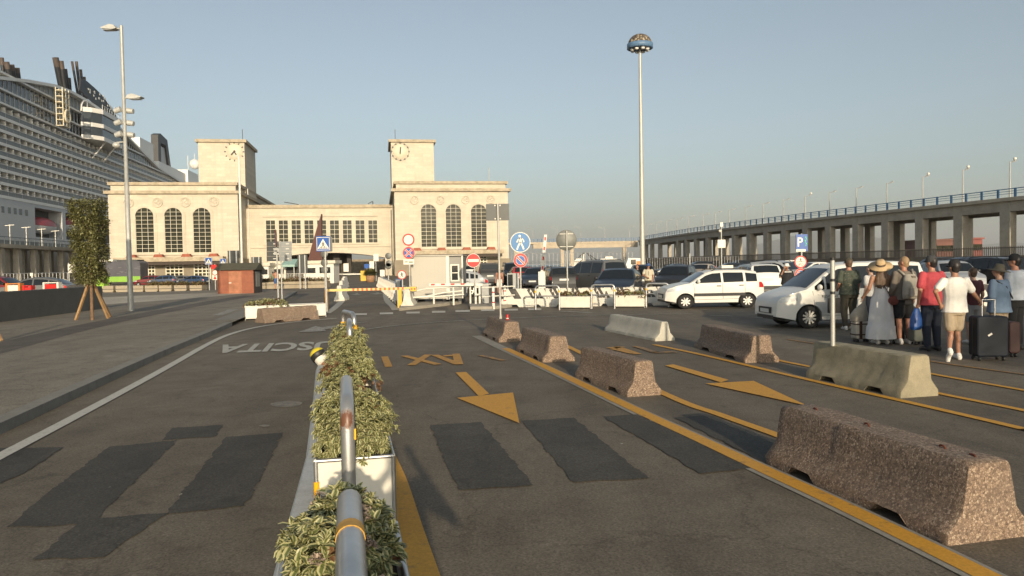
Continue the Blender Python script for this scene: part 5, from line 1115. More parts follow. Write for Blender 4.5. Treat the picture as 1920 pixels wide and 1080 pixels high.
mb.build('lit_display', GLED, o); MB().box(a.x, -.095, b.z-.02, b.x-.1, -.091, b.z+.10).build('white_strip', WHITE, o); plate_round(t, 1501, 491, .29, 'mixed'); plate_round(t, 1501, 514, .28, 'nopark')
# dark sign above the short pink barrier
p = B4.location; t = thing('road_sign', 'dark back of a rectangular sign high on a pole rising from the short pink barrier', 'traffic sign', (G(938, 601, .46).x, p.y-.05, .45)); top = P(933, 381, t.location.y)
a = local(t, 911, 382.5, -.0); b = local(t, 955, 413, -.0); MB().box(a.x, -.0, b.z, b.x, .02, a.z).build('sign_plate', DARKGREY, t)
MB().tube([(0, 0, 0), (0, 0, .1)], .035, 10).build('foot', CONC_PALE, t); MB().tube([(0, -.03, .05), (top.x-t.location.x+.0, -.03, a.z+.0)], .026, 10).build('pole', POLE, t)
mb = MB(); [mb.cbox((x*.06+(a.x+b.x)/2, -.012, z), (.03, .02, .03)) for x in (-1, 1) for z in (a.z-.04, b.z+.04)]; mb.build('clamps', WHITE, t)
# red can
t = thing('drink_can', 'red drink can standing on the short pink barrier', 'can', G(951.5, 600, .46)); MB().lathe([(.001, 0), (.028, 0), (.034, .012), (.034, .115), (.027, .13), (.001, .13)], (0, 0, 0), 'z', 16).build('body', RED, t); MB().lathe([(.0345, .03), (.0345, .05)], (0, 0, 0), 'z', 16).build('label_band', WHITE, t)
# post on the weathered barrier
q = G(1561.5, 646, .52); t = thing('grey_post', 'grey post with black bands standing in the weathered barrier', 'post', (q.x, q.y, .5)); h = P(1561, 483, q.y).z-.5
MB().cyl((0, 0, 0), (0, 0, h), .032, 12).build('pole', POLE, t); mb = MB(); [mb.cyl((0, 0, h-z0), (0, 0, h-z1), .034, 12) for z0, z1 in ((.0, .04), (.30, .34), (.48, .52))]; mb.build('black_band', BLACK, t)
# ================================================================ lamp posts and mast
t, h = pole_thing('lamp_post', 'tall grey lamp post with floodlights, in front of the left wing', 'lamp post', 243, 30.4, 48, .02, mat=POLE); [bpy.data.objects.remove(c) for c in list(t.children)]
t.location.z = SWH; h = P(222, 48, 30.4).z-SWH; lean = 0
MB().tube([(0, 0, 0), (0, 0, 1.0), (0, 0, h*.45), (0, 0, h*.451), (0, 0, h)], [.125, .105, .09, .075, .06], 14).build('pole', POLE, t); LG = M('lamp_housing', (.50, .50, .47), .4, .2, .1, 5)
def lum(z, s, par):
    o = MB().prism([(s*.15, z-.02), (s*.3, z-.06), (s*.72, z-.02), (s*.78, z+.02), (s*.4, z+.15), (s*.22, z+.10)], 'y', -.16, .16).build('lamp_head', LG, par, fixn=True); MB().cyl((0, 0, z), (s*.2, 0, z), .03, 8).build('arm', LG, par); MB().box(min(s*.32, s*.7), -.12, z-.07, max(s*.32, s*.7), .12, z-.055).build('lens', HEADL, o)
lum(h-.12, -1, t); lum(P(228, 184, 30.4).z-SWH, 1, t)
for py in (208, 231, 253):
    z = P(228, py, 30.4).z-SWH
    for s, y in ((-1, -.16), (1, .14)):
        mb = MB(); mb.tube([(s*.30, y, z+s*.02-.02), (s*.05, y, z+.06-.02)], [.10, .12], 12); mb.build('floodlight', LG, t); MB().cyl((0, 0, z), (s*.1, y, z), .03, 6).build('bracket', LG, t)
z = P(212, 272, 30.4).z-SWH; MB().cyl((0, 0, z+.12), (-.36, 0, z+.10), .03, 6).build('bracket', LG, t); MB().lathe([(.001, .12), (.10, .10), (.15, .0), (.15, -.05), (.10, -.10), (.001, -.14)], (-.36, 0, z), 'z', 14).build('camera_dome', LG, t)
t, h = pole_thing('lamp_post', 'slim white lamp post rising in front of the left clock tower', 'lamp post', 454, 68, 293, .10, mat=WHITE); MB().prism([(0, h-.1), (-.35, h+.02), (-.33, h+.12), (0, h+.05)], 'y', -.1, .1).build('lamp_head', LG, t, fixn=True)
MZ = 95; p = at(1205, MZ); t = thing('lighting_mast', 'very tall mast with a blue ringed globe of floodlights on top', 'mast', p); zc = P(1199, 92, MZ).z
MB().tube([(0, 0, 0), (0, 0, zc*.4), (0, 0, zc*.7), (0, 0, zc)], [.34, .27, .21, .16], 16).build('pole', M('mast_steel', (.45, .44, .40), .5, .3, .15, .2), t); rr = 1.62
MB().lathe([(rr*.9, .0), (rr, .05), (rr, .62), (rr*.95, .66), (.3, .6), (.3, 0), (rr*.9, 0)], (0, 0, zc), 'z', 32).build('ring', M('mast_blue', (.10, .19, .32), .5, 0, .1, 1), t)
def _cage(tt, p):
    v = N(tt, 'ShaderNodeTexVoronoi', Scale=3.2); tt.links.new(coord(tt), v.inputs['Vector']); tt.links.new(ramp(tt, v.outputs['Distance'], [(.2, (.42, .35, .24)), (.5, (.10, .08, .06))]), p.inputs['Base Color']); bump(tt, p, v.outputs['Distance'], .8, .2)
g = MB().lathe([(rr*.92*math.cos(a), .6+rr*.78*math.sin(a)) for a in [math.pi/2*i/10 for i in range(11)]], (0, 0, zc), 'z', 32).build('globe', fm('mast_globe', _cage), t)
mb = MB(); LAMPM = M('floodlight_glass', (.75, .74, .70), .3, 0, .03, 3)
for i in range(8): a = i*math.pi/4+.2; mb = MB(); mb.ball((rr*.62*math.cos(a), rr*.62*math.sin(a), zc-.12), .27, 10, 6, sc=(1, 1, .7)); mb.build('floodlight', LAMPM, t)
# ================================================================ clipped tree
def tree():
    p = G(173, 600, SWH); t = thing('clipped_tree', 'tree clipped into a tall green box with wooden stakes', 'tree', p); z = p.y; H1 = P(170, 376, z).z-SWH; H0 = P(172, 532, z).z-SWH; hw = .42
    MB().tube([(0, 0, 0), (.01, 0, H0), (0, .02, H0+1.2), (.02, 0, H1-.5)], [.055, .05, .04, .02], 10).build('trunk', M('bark', (.17, .105, .06), .9, 0, .35, 12, .5, 40), t)
    mb = MB(); rs = np.random.RandomState(5)
    for i in range(40): zz = rs.uniform(H0, H1-.4); a = rs.rand()*6.28; mb.tube([(0, 0, zz), (.3*math.cos(a), .3*math.sin(a), zz+.2), (.55*math.cos(a), .55*math.sin(a), zz+.45)], [.015, .01, .005], 5, False)
    mb.build('branches', M('twig', (.10, .07, .045), .9), t)
    n = 13000; P0 = rs.uniform(-1, 1, (n, 3)); k = rs.rand(n)**.5; ax = rs.randint(0, 2, n)
    for i in range(n):
        if rs.rand() < .7: P0[i, ax[i]] = math.copysign(1-abs(rs.normal(0, .13)), P0[i, ax[i]])
    zz = (P0[:, 2]*.5+.5); P0[:, 2] = H0+(H1-H0)*zz; wv = 1-.14*(1-zz)+.07*np.sin(zz*17+P0[:, 1]*2)+.06*np.sin(zz*39+P0[:, 0]*4); P0[:, :2] *= (hw*wv)[:, None]
    P0 += rs.normal(0, .035, P0.shape); keep = (np.sin(P0[:, 0]*9+1)*np.sin(P0[:, 2]*7+P0[:, 1]*5)+rs.normal(0, .35, n)) > -.75; P0 = P0[keep]; n = len(P0)
    D0 = P0*np.array([1, 1, 0])+rs.normal(0, .5, (n, 3))+np.array([0, 0, .25]); link('crown', leaves_mesh('crown', P0, D0, .085, .045, [LEAFD, LEAFV], (rs.rand(n) < .12).astype(int), 3), t)
    for px, py in ((142, 600), (158, 597), (188, 599), (207, 594)):
        q = G(px, py, SWH)-p; a = Vector((q.x, q.y+(.5 if px in (158, 188) else 0), 0)); MB().bar(a, (a.x*.12, a.y*.12, H0+.05), .07, .07).build('stake', M('stake_wood', (.34, .21, .10), .8, 0, .2, 8), t)
tree()
t = thing('dark_wall', 'long low dark panelled wall along the left pavement', 'wall', (0, 0, SWH)); a = G(170, 579.5, SWH); b = G(0, 601, SWH); d = (b-a); b = a+d*2.2; hh = P(0, 547, G(0, 601, SWH).y).z-SWH
q = Vector((-d.y, d.x, 0)).normalized()*.5; q = q if q.y > 0 else -q; mb = MB(); a.z = b.z = 0; mb.add([a, b, b+q, a+q]+[v+Vector((0, 0, hh)) for v in (a, b, b+q, a+q)], [(0, 1, 5, 4), (1, 2, 6, 5), (2, 3, 7, 6), (3, 0, 4, 7), (4, 5, 6, 7)])
mb.build('panel', fm('dark_panel', _concrete((.095, .096, .09), 2, (.055, .056, .052), .6, .1)), t, fixn=True)
# edge of one more stake-tree at the left picture border
t = thing('stake', 'short wooden stake end cut by the left picture edge', 'stake', G(-12, 640, SWH)); MB().bar((-.5, .2, 1.2), (.18, 0, 0), .07, .07).build('wood', M('stake_wood', (.34, .21, .10), .8, 0, .2, 8), t)
# ================================================================ wooden kiosk
def kiosk():
    p = G(408, 553.5, SWH*.3); p2 = G(469, 553, SWH*.3); z = p.y; w_ = p2.x-p.x; h = P(440, 507, z).z; t = thing('wooden_kiosk', 'small reddish wooden kiosk with a dark pitched roof', 'kiosk', (p.x, z, 0.04), R(3)); hr = P(440, 497, z).z; wd = M('red_wood', (.26, .085, .045), .7, 0, .22, 2.2); dk = M('dark_wood', (.055, .042, .035), .7, 0, .2, 3)
    D_ = 2.0; mb = MB(); n = 12
    for i in range(n): mb.box(0, 0 if i % 2 else .012, h*i/n, w_, .05, h*(i+1)/n-.006)
    mb.box(0, .06, 0, w_-.05, D_, h); mb.build('wall', wd, t); mb = MB()
    for i in range(n): mb.box(w_*.32, -.03 if i % 2 else -.02, .04+h*.92*i/n, w_*.68, -.001, .04+h*.92*(i+1)/n-.006)
    d = mb.build('door', M('lighter_red_wood', (.34, .14, .075), .7, 0, .3, 2.5), t); MB().cbox((w_*.36, -.05, h*.48), (.16, .03, .05)).build('handle', WHITE, d)
    MB().box(w_-.045, .06, 0, w_+.01, D_, h).build('side_wall', dk, t); MB().box(w_+.011, .5, .5, w_+.03, 1.4, 1.5).build('side_window', M('kiosk_notice', (.22, .22, .2), .4), t)
    mb = MB(); mb.add([(-.18, -.2, h-.02), (w_+.18, -.2, h-.02), (w_+.18, D_/2, hr+.1), (-.18, D_/2, hr+.1), (w_+.18, D_+.2, h-.02), (-.18, D_+.2, h-.02)], [(0, 1, 2, 3), (3, 2, 4, 5), (0, 3, 5), (1, 4, 2), (0, 5, 4, 1)]); mb.build('roof', M('roof_felt', (.085, .08, .055), .9, 0, .2, 3), t, fixn=True)
kiosk()
# ================================================================ sail sculpture, booths, tubs
p = at(592, 100); t = thing('sail_sculpture', 'tall dark brown sail shaped sculpture before the terminal arch', 'sculpture', p); pts = [(603.5, 401), (603.5, 430), (604, 460), (605, 490), (592, 490.5), (579, 487), (583, 470), (590, 445), (598, 418)]
MB().prism([(lambda q: (q.x, q.z))(local(t, *a)) for a in pts], 'y', -.3, .3).build('blade', M('brown_steel', (.085, .026, .018), .6, 0, .15, 1), t, fixn=True); q = local(t, 592, 491); MB().box(q.x-.6, -.3, 0, q.x+.5, .3, q.z+.1).build('plinth', STONE_BASE, t)
def booth(label, xa, xb, yt, yb, z, wins):
    p = at((xa+xb)/2, z); t = thing('ticket_booth', label, 'booth', p); a = local(t, xa, yt); b = local(t, xb, yb); hw = (b.x-a.x)/2; MB().box(-hw, 0, 0, hw, 2.6, a.z-.35).build('wall', WHITE, t); MB().box(-hw-.25, -.3, a.z-.349, hw+.25, 2.9, a.z).build('roof', M('booth_roof', (.58, .54, .44), .6), t)
    for x0, x1, y0, y1 in wins:
        q = local(t, x0, y0); r = local(t, x1, y1); o = MB().box(q.x, -.03, r.z, r.x, -.002, q.z).build('window', GLASS, t); mb = MB(); mb.box(q.x-.08, -.05, r.z-.08, r.x+.08, -.031, r.z); mb.box(q.x-.08, -.05, q.z, r.x+.08, -.031, q.z+.08); mb.box(q.x-.08, -.05, r.z, q.x, -.031, q.z); mb.box(r.x, -.05, r.z, r.x+.08, -.031, q.z); mb.build('window_frame', WHITE, o)
    return t
booth('white booth behind the kiosk with a dark window and shield emblem', 479, 504, 493, 529, 82, [(481, 502, 505.5, 514.5)]); booth('white booth left of the teal awning', 507, 536, 490, 528, 84, [(511, 532, 504.5, 513.5)]); booth('white booth right of the brown sculpture base', 569, 626, 489, 527, 82, [(571, 592, 502.5, 512), (599, 620, 501, 512)])
q = P(482.5, 520, 81.9); s_ = thing('shield_emblem', 'small dark shield emblem on the white booth front', 'emblem', (q.x, 81.96, q.z)); MB().prism([(0, -.35), (.3, 0), (.3, .35), (-.3, .35), (-.3, 0)], 'y', -.03, 0).build('shield', DARKGREY, s_)
p = at(547, 84); t = thing('awning', 'pale teal awning over the dark passage entrance', 'awning', p); a = local(t, 534, 486); b = local(t, 559, 496); MB().prism([(0, a.z), (-1.4, b.z), (-1.4, b.z-.25), (0, b.z-.25)], 'x', a.x, b.x).build('canopy', M('teal_awning', (.28, .42, .38), .5), t, fixn=True); [MB().cyl((x, -1.3, 0), (x, -1.3, b.z-.2), .04, 6).build('post', WHITE, t) for x in (a.x+.1, b.x-.1)]
MB().box(a.x, .3, 0, b.x, .5, b.z-.1).build('back_panel', BLKPL, t)
def rail_fence(label, pts, h, step, mat, bars=True, name='metal_fence', r=.02, rails=(1, .12)):
    t = thing(name, label, 'fence', pts[0]); o = pts[0]; mb = MB()
    for a, b in zip(pts, pts[1:]):
        a = a-o; b = b-o; L = (b-a).length; n = max(1, int(L/step))
        for i in range(n+1): p = a.lerp(b, i/n); mb.cyl(p, p+Vector((0, 0, h)), r, 5)
        for k in rails: mb.cyl(a+Vector((0, 0, h*k)), b+Vector((0, 0, h*k)), r*1.1, 6)
    mb.build('bars', mat, t); return t
rail_fence('row of pale upright fence bars before the dark passage', [at(532, 80), at(572, 78)], 1.15, .25, WHITE); rail_fence('pale upright bar fence behind the dark wall at left', [at(-40, 62), at(126, 60)], 1.7, .35, GALV, r=.025); rail_fence('tall pale fence of the car park under the ramp', [at(960, 105), at(1186, 110)], 3.2, .6, GALV, r=.03, rails=(1, .5)); rail_fence('low bar fence left of the mast behind the car roofs', [at(1210, 100), at(1385, 92)], 2.2, .35, GALV, r=.025)
for px in (1233, 1245, 1325, 1384): pass
TUBC = fm('tub_concrete', _concrete((.40, .34, .25), 1.5, (.20, .16, .11), .6, .2))
def tub(label, xa, xb, yt, yb, plant=True, seed=0):
    z = G((xa+xb)/2, yb).y; a = P(xa, yt, z); b = P(xb, yb, z); w_ = (b.x-a.x)*.97; h = a.z; t = thing('planter_tub', label, 'planter', ((a.x+b.x)/2, z, 0), 0, 'concrete planter tubs before the terminal'); MB().prism([(-w_*.44, 0), (w_*.44, 0), (w_*.5, h*.25), (w_*.5, h), (-w_*.5, h), (-w_*.5, h*.25)], 'y', 0, 1.1).build('tub', TUBC, t, fixn=True); MB().box(-w_*.502, -.012, h*.42, w_*.502, -.002, h*.5).build('groove', BLACK, t)
    if plant:
        rs = np.random.RandomState(seed); n = 420; P0 = np.stack([rs.uniform(-w_*.45, w_*.45, n), rs.uniform(.05, 1.05, n), h+np.abs(rs.normal(0, .10, n))], 1); D0 = rs.normal(0, 1, (n, 3))+[0, 0, .8]; link('shrub', leaves_mesh('shrub', P0, D0, .22, .08, [LEAFD, LEAFB], (rs.rand(n) < .5).astype(int), seed), t)
TX = [(192, 213), (216, 245), (247, 269), (271, 296), (297, 322), (326, 350), (355, 379)]
TL = ['concrete tub at the bus front, leftmost of the row', 'concrete tub under the middle of the bus', 'concrete tub under the rear wheel of the bus', 'concrete tub in front of the dark red car', 'concrete tub in front of the blue car', 'concrete tub below the grey car in the row', 'concrete tub rightmost in the row before the kiosk']
for i, (a, b) in enumerate(TX): tub(TL[i], a, b, 536.2-.2*i, 548-.35*i, i > 2, i)
p = at(530, 64); t = thing('planter_wall', 'long low concrete planter with dry plants before the booths', 'planter', p); a = local(t, 446, 530); b = local(t, 612, 537); MB().box(a.x, 0, 0, b.x, 1.4, a.z).build('wall', TUBC, t); MB().box(a.x, -.02, a.z*.55, b.x, -.003, a.z*.62).build('groove', BLACK, t)
rs = np.random.RandomState(8); n = 1600; P0 = np.stack([rs.uniform(a.x, b.x, n), rs.uniform(.1, 1.3, n), a.z+np.abs(rs.normal(0, .12, n))], 1); link('dry_plants', leaves_mesh('dry_plants', P0, rs.normal(0, 1, (n, 3))+[0, 0, .7], .22, .08, [LEAFD, LEAFB], (rs.rand(n) < .6).astype(int), 8), t)
# left bits behind the dark wall
t, h = pole_thing('placard', 'white placard on a post left of the clipped tree', 'sign', 129, 50, 493, .04); plate_rect(t, 135, 503.5, .55, .58, WHITE)
t, h = pole_thing('camera_post', 'thin post with a white box behind the dark wall', 'post', 60, 46, 513, .035, mat=WHITE); plate_rect(t, 59, 514.5, .18, .18, WHITE, 'box')
def crate(label, xa, xb, yt, z, mat, mat2):
    a = P(xa, yt, z); b = P(xb, yt, z); t = thing('site_barrier', label, 'barrier', ((a.x+b.x)/2, z, 0)); hw = (b.x-a.x)/2; MB().box(-hw, 0, .25, hw, .06, a.z).build('panel', mat, t); mb = MB(); [mb.box(s*hw-.05, -.02, 0, s*hw+.05, .3, a.z+.1) for s in (-1, 1)]; mb.box(-hw, -.01, a.z+.05, hw, .05, a.z+.1); mb.build('frame', mat2, t)
crate('white site barrier board behind the dark wall', 12, 36, 535, 38, WHITE, PORANGE); crate('red board in a white frame behind the dark wall', 82, 108, 533, 40, RED, WHITE); crate('small red board behind the dark wall', 44, 57, 539, 38, RED, RED)
# ================================================================ entry lane: white jersey barriers, gate, cabin, railings
WJ = fm('white_concrete', _concrete((.68, .65, .58), 4, (.30, .27, .22), .55)); jm = barrier_mesh(1.9, .80, .55, .20, 41, WJ, True, .004, .35)
def wjersey(label, p, rot, grp): o = link('white_barrier', jm, None, p, rot); tag(o, label, 'barrier', grp); return o
rl = [G(746, 579), G(722, 556), G(709, 543), G(701, 535.5), G(694, 530), G(690, 526.5)]; rl = smooth_line(rl, 10); acc = 0; k = 0
ordn = ['nearest the yellow gate', 'second from the yellow gate', 'third from the yellow gate', 'fourth from the yellow gate', 'fifth from the yellow gate', 'sixth from the yellow gate']
for a, b in zip(rl, rl[1:]):
    L = (b-a).length; d = (b-a)/L
    while acc < L and k < 17:
        p = a+d*acc+Vector((.35, .9, 0)); wjersey('white barrier of the right lane row, '+(ordn[k] if k < 6 else 'in the far receding part'), p, math.atan2(d.y, d.x)-.16, 'white barriers right of the entry lane'); acc += 2.2; k += 1
    acc -= L
for i, (px, py) in enumerate(((641, 563), (643, 547), (646, 539), (647, 533))):
    p = G(px, py); wjersey('white barrier left of the entry lane, '+['nearest', 'second', 'third', 'farthest'][i]+' of four', p, R(95), 'white barriers left of the entry lane')
struct(lines('lane_edge_paint', [(gp([(612, 588), (632, 574), (645, 559), (644, 548)]), .3), (gp([(722, 551), (726, 564), (737, 575), (742, 582)]), .3)], fm('grey_paint', _paint((.42, .40, .35), .3)), .012))
def gate():
    a = G(613, 580.5); b = G(750, 577.5); t = thing('barrier_gate', 'yellow barrier arm with red stripes across the entry lane', 'barrier gate', b); z = P(740, 541, b.y).z; A = a-b
    ya = M('gate_yellow', (.66, .42, .05), .5, 0, .08, 3); MB().box(-.09, -.06, 0, .09, .06, z).build('post', ya, t); MB().bar((A.x-.0, A.y, z-.02), (.55, 0, z), .06, .10).build('arm', M('gate_pale_yellow', (.66, .48, .16), .5, 0, .1, 4), t); mb = MB()
    for i in range(12): f0 = .30+i*.052; mb.bar(Vector((A.x, A.y, z-.02)).lerp((.55, 0, z), f0), Vector((A.x, A.y, z-.02)).lerp((.55, 0, z), f0+.024), .066, .104)
    mb.build('red_stripes', M('gate_red', (.50, .10, .04), .5), t); MB().box(A.x-.05, A.y-.05, 0, A.x+.05, A.y+.05, z).build('rest_post', M('gate_orange', (.60, .30, .04), .5, 0, .15, 3), t); q = local(t, 776, 541.5); o = MB().cbox((q.x, -.1, q.z), (.24, .2, .18)).build('signal_box', ya, t); [MB().disc((q.x+s*.06, -.203, q.z), .035, 'y', 10).build('lamp', RED, o) for s in (-1, 1)]
gate()
CAB = M('cabin_grey', (.42, .40, .35), .55, .1, .05, .6)
def cabin():
    z = 33.5; p = at(771, z); t = thing('grey_cabin', 'grey metal cabin with a small window beside the entry lane', 'cabin', p); a = local(t, 771, 481); c = local(t, 838, 575); e = local(t, 868, 480, .9); w_ = c.x-.0; h = a.z
    mb = MB(); mb.box(0, 0, .25, w_, 3.0, h); mb.build('wall', CAB, t); mb = MB(); n = 9
    for i in range(1, n): mb.box(w_*i/n-.012, -.008, .27, w_*i/n+.012, -.001, h-.03)
    mb.build('panel_ribs', CAB, t); MB().box(w_+.001, -.04, .2, w_+.14, .1, h+.03).build('corner_post', WHITE, t)
    g = GREYM; MB().box(w_+.02, .12, .25, e.x, 3.0, h-.02).build('side_wall', M('cabin_dark_grey', (.23, .225, .21), .5, .1, .06, .6), t); q = local(t, 847, 498, .11); r = local(t, 859, 525, .11); o = MB().box(q.x, .08, r.z, r.x, .118, q.z).build('window', GLASS, t); mb = MB(); mb.box(q.x-.06, .06, r.z-.06, q.x, .117, q.z+.06); mb.box(r.x, .06, r.z-.06, r.x+.06, .117, q.z+.06); mb.box(q.x, .06, q.z, r.x, .117, q.z+.06); mb.box(q.x, .06, r.z-.06, r.x, .117, r.z); mb.box(q.x, .06, (q.z+r.z)/2-.02, r.x, .079, (q.z+r.z)/2+.02); mb.build('window_frame', WHITE, o)
    MB().box(-.05, -.08, h, e.x+.05, 3.05, h+.05).build('roof', CAB, t); [MB().box(x, .1, 0, x+.15, 2.9, .25).build('foot', BLKPL, t) for x in (.1, w_-.2, e.x-.2)]; MB().box(e.x-.02, .02, .25, e.x+.05, .11, h).build('corner_post', WHITE, t)
cabin()
isl = struct(flat('kerb_island', [gp([(748, 581), (752, 577), (800, 571), (866, 563), (868, 568), (820, 575)])], KERB, .10)); mb = MB()
def island(nm, pts, h=.12):
    q = gp(pts); return struct(MB().prism([(p.x, p.y) for p in q], 'z', 0, h).build(nm, fm('island_stone', _concrete((.36, .33, .27), 3, (.2, .17, .13), .5)), fixn=True))
bpy.data.objects.remove(isl); island('kerb_island', [(748, 583), (800, 577.5), (865, 570), (868, 564), (800, 570), (750, 576)]); island('kerb_island', [(882, 580.5), (922, 580.5), (960, 576), (955, 571), (900, 571), (880, 575)])
def pipe_rail(label, segs, z, posts, mat=WHITE, r=.035, base=.12):
    p = at(segs[0][0][0], z); t = thing('pipe_railing', label, 'railing', p)
    for s in segs: MB().tube([local(t, *q) for q in s], r, 8).build('rail', mat, t)
    for x, y in posts: q = local(t, x, y); MB().cyl((q.x, 0, .05), q, r*1.2, 8).build('post', mat, t)
    return t
pipe_rail('bent white pipe railing along the grey cabin', [[(768, 548), (800, 541), (840, 538.5), (884, 536)], [(767, 558.5), (800, 555.5), (830, 549), (868, 545)], [(768, 558), (820, 556), (870, 552)]], 31.6, [(773, 546), (813, 540), (850, 538), (881.5, 536)])
pipe_rail('short white double post rail by the no entry sign', [[(891, 539), (899, 538)], [(891, 553), (899, 552)]], 31, [(891.5, 537), (899, 536)], r=.04)
def bollard(label, px, yb, yt):
    z = G(px, yb).y; p = at(px, z); t = thing('striped_bollard', label, 'bollard', p); h = P(px, yt, z).z; MB().tube([(0, 0, 0), (0, 0, h-.05), (0, 0, h)], [.055, .055, .03], 12).build('post', WHITE, t); mb = MB(); [mb.cyl((0, 0, h*a), (0, 0, h*(a+.05)), .057, 12) for a in (.28, .72)]; mb.build('red_band', RED, t); return t, z, h
b1, z1, h1 = bollard('white bollard with red bands, left of the dark display cabinet', 924, 580, 537); b2, z2, h2 = bollard('white bollard with red bands touching the dark display cabinet', 945.5, 576, 535)
t = thing('chain_rail', 'white rails linking the two red banded bollards', 'rail', b1.location); q = b2.location-b1.location; [MB().cyl((-.45, .2, h1*k), (q.x+.4, q.y, h1*k), .03, 6).build('rail', WHITE, t) for k in (.55, .95)]
t = thing('ticket_machine', 'light grey barrier cabinet on the kerb island', 'ticket machine', at(911.5, 31.6)); a = local(t, 903, 533.5); b = local(t, 917, 570); MB().box(a.x, -.15, .11, b.x, .2, a.z).build('cabinet', GREYM, t); MB().box(b.x+.001, -.12, .11, b.x+.09, .2, a.z+.02).build('side_panel', BLKPL, t); MB().box(a.x-.03, -.18, a.z, b.x+.1, .23, a.z+.03).build('lid', POLE, t)
t.name = 'ticket_machine'; arm = thing('car_park_barrier', 'white arm with red dashes reaching left from the grey cabinet', 'barrier arm', t.location); q = local(arm, 806, 533.5); r = local(arm, 905, 533.5); MB().bar((q.x, -.22, q.z), (r.x, -.22, r.z), .05, .10).build('arm', WHITE, arm); mb = MB(); [mb.bar((q.x+(r.x-q.x)*f, -.225, q.z), (q.x+(r.x-q.x)*(f+.075), -.225, q.z), .055, .06) for f in (.03, .22, .40, .59)]; mb.build('red_dashes', RED, arm)
t = thing('display_cabinet', 'tall dark display cabinet with a grey frame', 'cabinet', at(960, 32)); a = local(t, 951, 512.5); b = local(t, 963.5, 562); c = local(t, 973, 513); MB().box(a.x, 0, b.z, c.x, .5, a.z).build('housing', GREYM, t); MB().box(a.x+.03, -.02, b.z+.05, b.x-.03, -.002, a.z-.05).build('screen', GLASS, t); MB().box(a.x+.05, .05, 0, c.x-.05, .45, b.z-.001).build('foot', DARKGREY, t)
t = thing('car_park_barrier', 'red and white barrier arm raised upright among the parked cars', 'barrier arm', at(1018, 37)); a = local(t, 1016, 513); b = local(t, 1023, 440); MB().bar(a, b, .14, .06).build('arm', WHITE, t); mb = MB(); [mb.bar(a.lerp(b, f)+Vector((0, -.035, 0)), a.lerp(b, f+.09)+Vector((0, -.035, 0)), .08, .02) for f in (.1, .35, .6, .85)]; mb.build('red_dashes', RED, t); MB().box(a.x-.18, -.18, 0, a.x+.18, .18, a.z+.1).build('cabinet', WHITE, t)
# striped barrier row, right planters and hoops
def stripes_mat(t, p):
    s = N(t, 'ShaderNodeSeparateXYZ'); t.links.new(coord(t), s.inputs[0]); a = N(t, 'ShaderNodeMath', operation='MULTIPLY_ADD'); a.inputs[1].default_value = .6; t.links.new(s.outputs['Z'], a.inputs[0]); t.links.new(s.outputs['X'], a.inputs[2])
    m = N(t, 'ShaderNodeMath', operation='FLOORED_MODULO'); m.inputs[1].default_value = .72; t.links.new(a.outputs[0], m.inputs[0]); g = N(t, 'ShaderNodeMath', operation='GREATER_THAN'); g.inputs[1].default_value = .42; t.links.new(m.outputs[0], g.inputs[0])
    up = N(t, 'ShaderNodeMath', operation='GREATER_THAN'); up.inputs[1].default_value = .33; t.links.new(s.outputs['Z'], up.inputs[0]); f = N(t, 'ShaderNodeMath', operation='MULTIPLY'); t.links.new(g.outputs[0], f.inputs[0]); t.links.new(up.outputs[0], f.inputs[1])
    n = noise(t, 5, 6, .7); c = mixc(t, f.outputs[0], (.62, .59, .52), (.055, .053, .05)); c = mixc(t, ramp(t, n, [(.5, 0), (.75, .45)]), c, (.28, .25, .21)); t.links.new(c, p.inputs['Base Color']); p.inputs['Roughness'].default_value = .8
SM = fm('striped_paint', stripes_mat); sm_ = barrier_mesh(2.05, .74, .56, .22, 43, SM, True, .004, .35); rowA = G(968, 576); rowB = G(1262, 572.5); rowA.y += .3; rowB.y += .3; dr = (rowB-rowA).normalized(); ns = 7
SLB = ['black and white striped barrier at the left end, beside the display cabinet', 'striped barrier behind the leftmost hoop', 'striped barrier behind the left planter of the pair', 'striped barrier between the two right planters', 'striped barrier behind the right planter of the pair', 'striped barrier behind the rightmost hoop', 'striped barrier behind the nose of the white hatchback']
for i in range(ns): o = link('striped_barrier', sm_, None, rowA+dr*(1.03+2.08*i)*((rowB-rowA).length/(2.08*ns-.05)), math.atan2(dr.y, dr.x)); tag(o, SLB[i], 'barrier', 'black and white striped barriers')
for xa, xb, yb, lab, sd_ in ((1052, 1110, 579, 'white planter with short shrubs between the left and middle hoops', 61), (1157, 1212, 577, 'white planter with short shrubs left of the rightmost hoop', 62)):
    a = G(xa, yb); b = G(xb, yb); planter(lab, (a+b)/2+Vector((0, .24, 0)), math.atan2((b-a).y, (b-a).x), (b-a).length, .47, .47, sd_, 'planters of the right row', nros=170, lump=.30, spread=.02, per=8, ln=.085, dry=.25)
for xa, xb, yb, yt, lab in ((1004.5, 1049, 581, 533, 'steel hoop left of the first right planter'), (1109.5, 1152.5, 579, 532.5, 'steel hoop between the two right planters'), (1212, 1254, 576, 530, 'steel hoop between the right planter and the white hatchback')):
    a = G(xa, yb); b = G(xb, yb); o = hoop(lab, (a+b)/2, math.atan2((b-a).y, (b-a).x), (b-a).length, .94, .036, 'steel hoops of the right row'); MB().cyl((-(b-a).length/2, 0, .52), ((b-a).length/2, 0, .52), .022, 8).build('crossbar', GALV, o)
for xa, xb, yb, lab, sd_, pl in ((455, 535, 601, 'white planter with bushy shrubs at the left kerb', 63, True), (537, 607, 597, 'empty white planter behind the pink barrier at left', 64, False)):
    a = G(xa, yb); b = G(xb, yb-3); planter(lab, (a+b)/2+Vector((0, .24, 0)), math.atan2((b-a).y, (b-a).x), (b-a).length*.97, .47, .46, sd_, 'planters at the left kerb', nros=200, lump=.36, spread=.06, per=8, ln=.085, plant=pl, dry=.1)
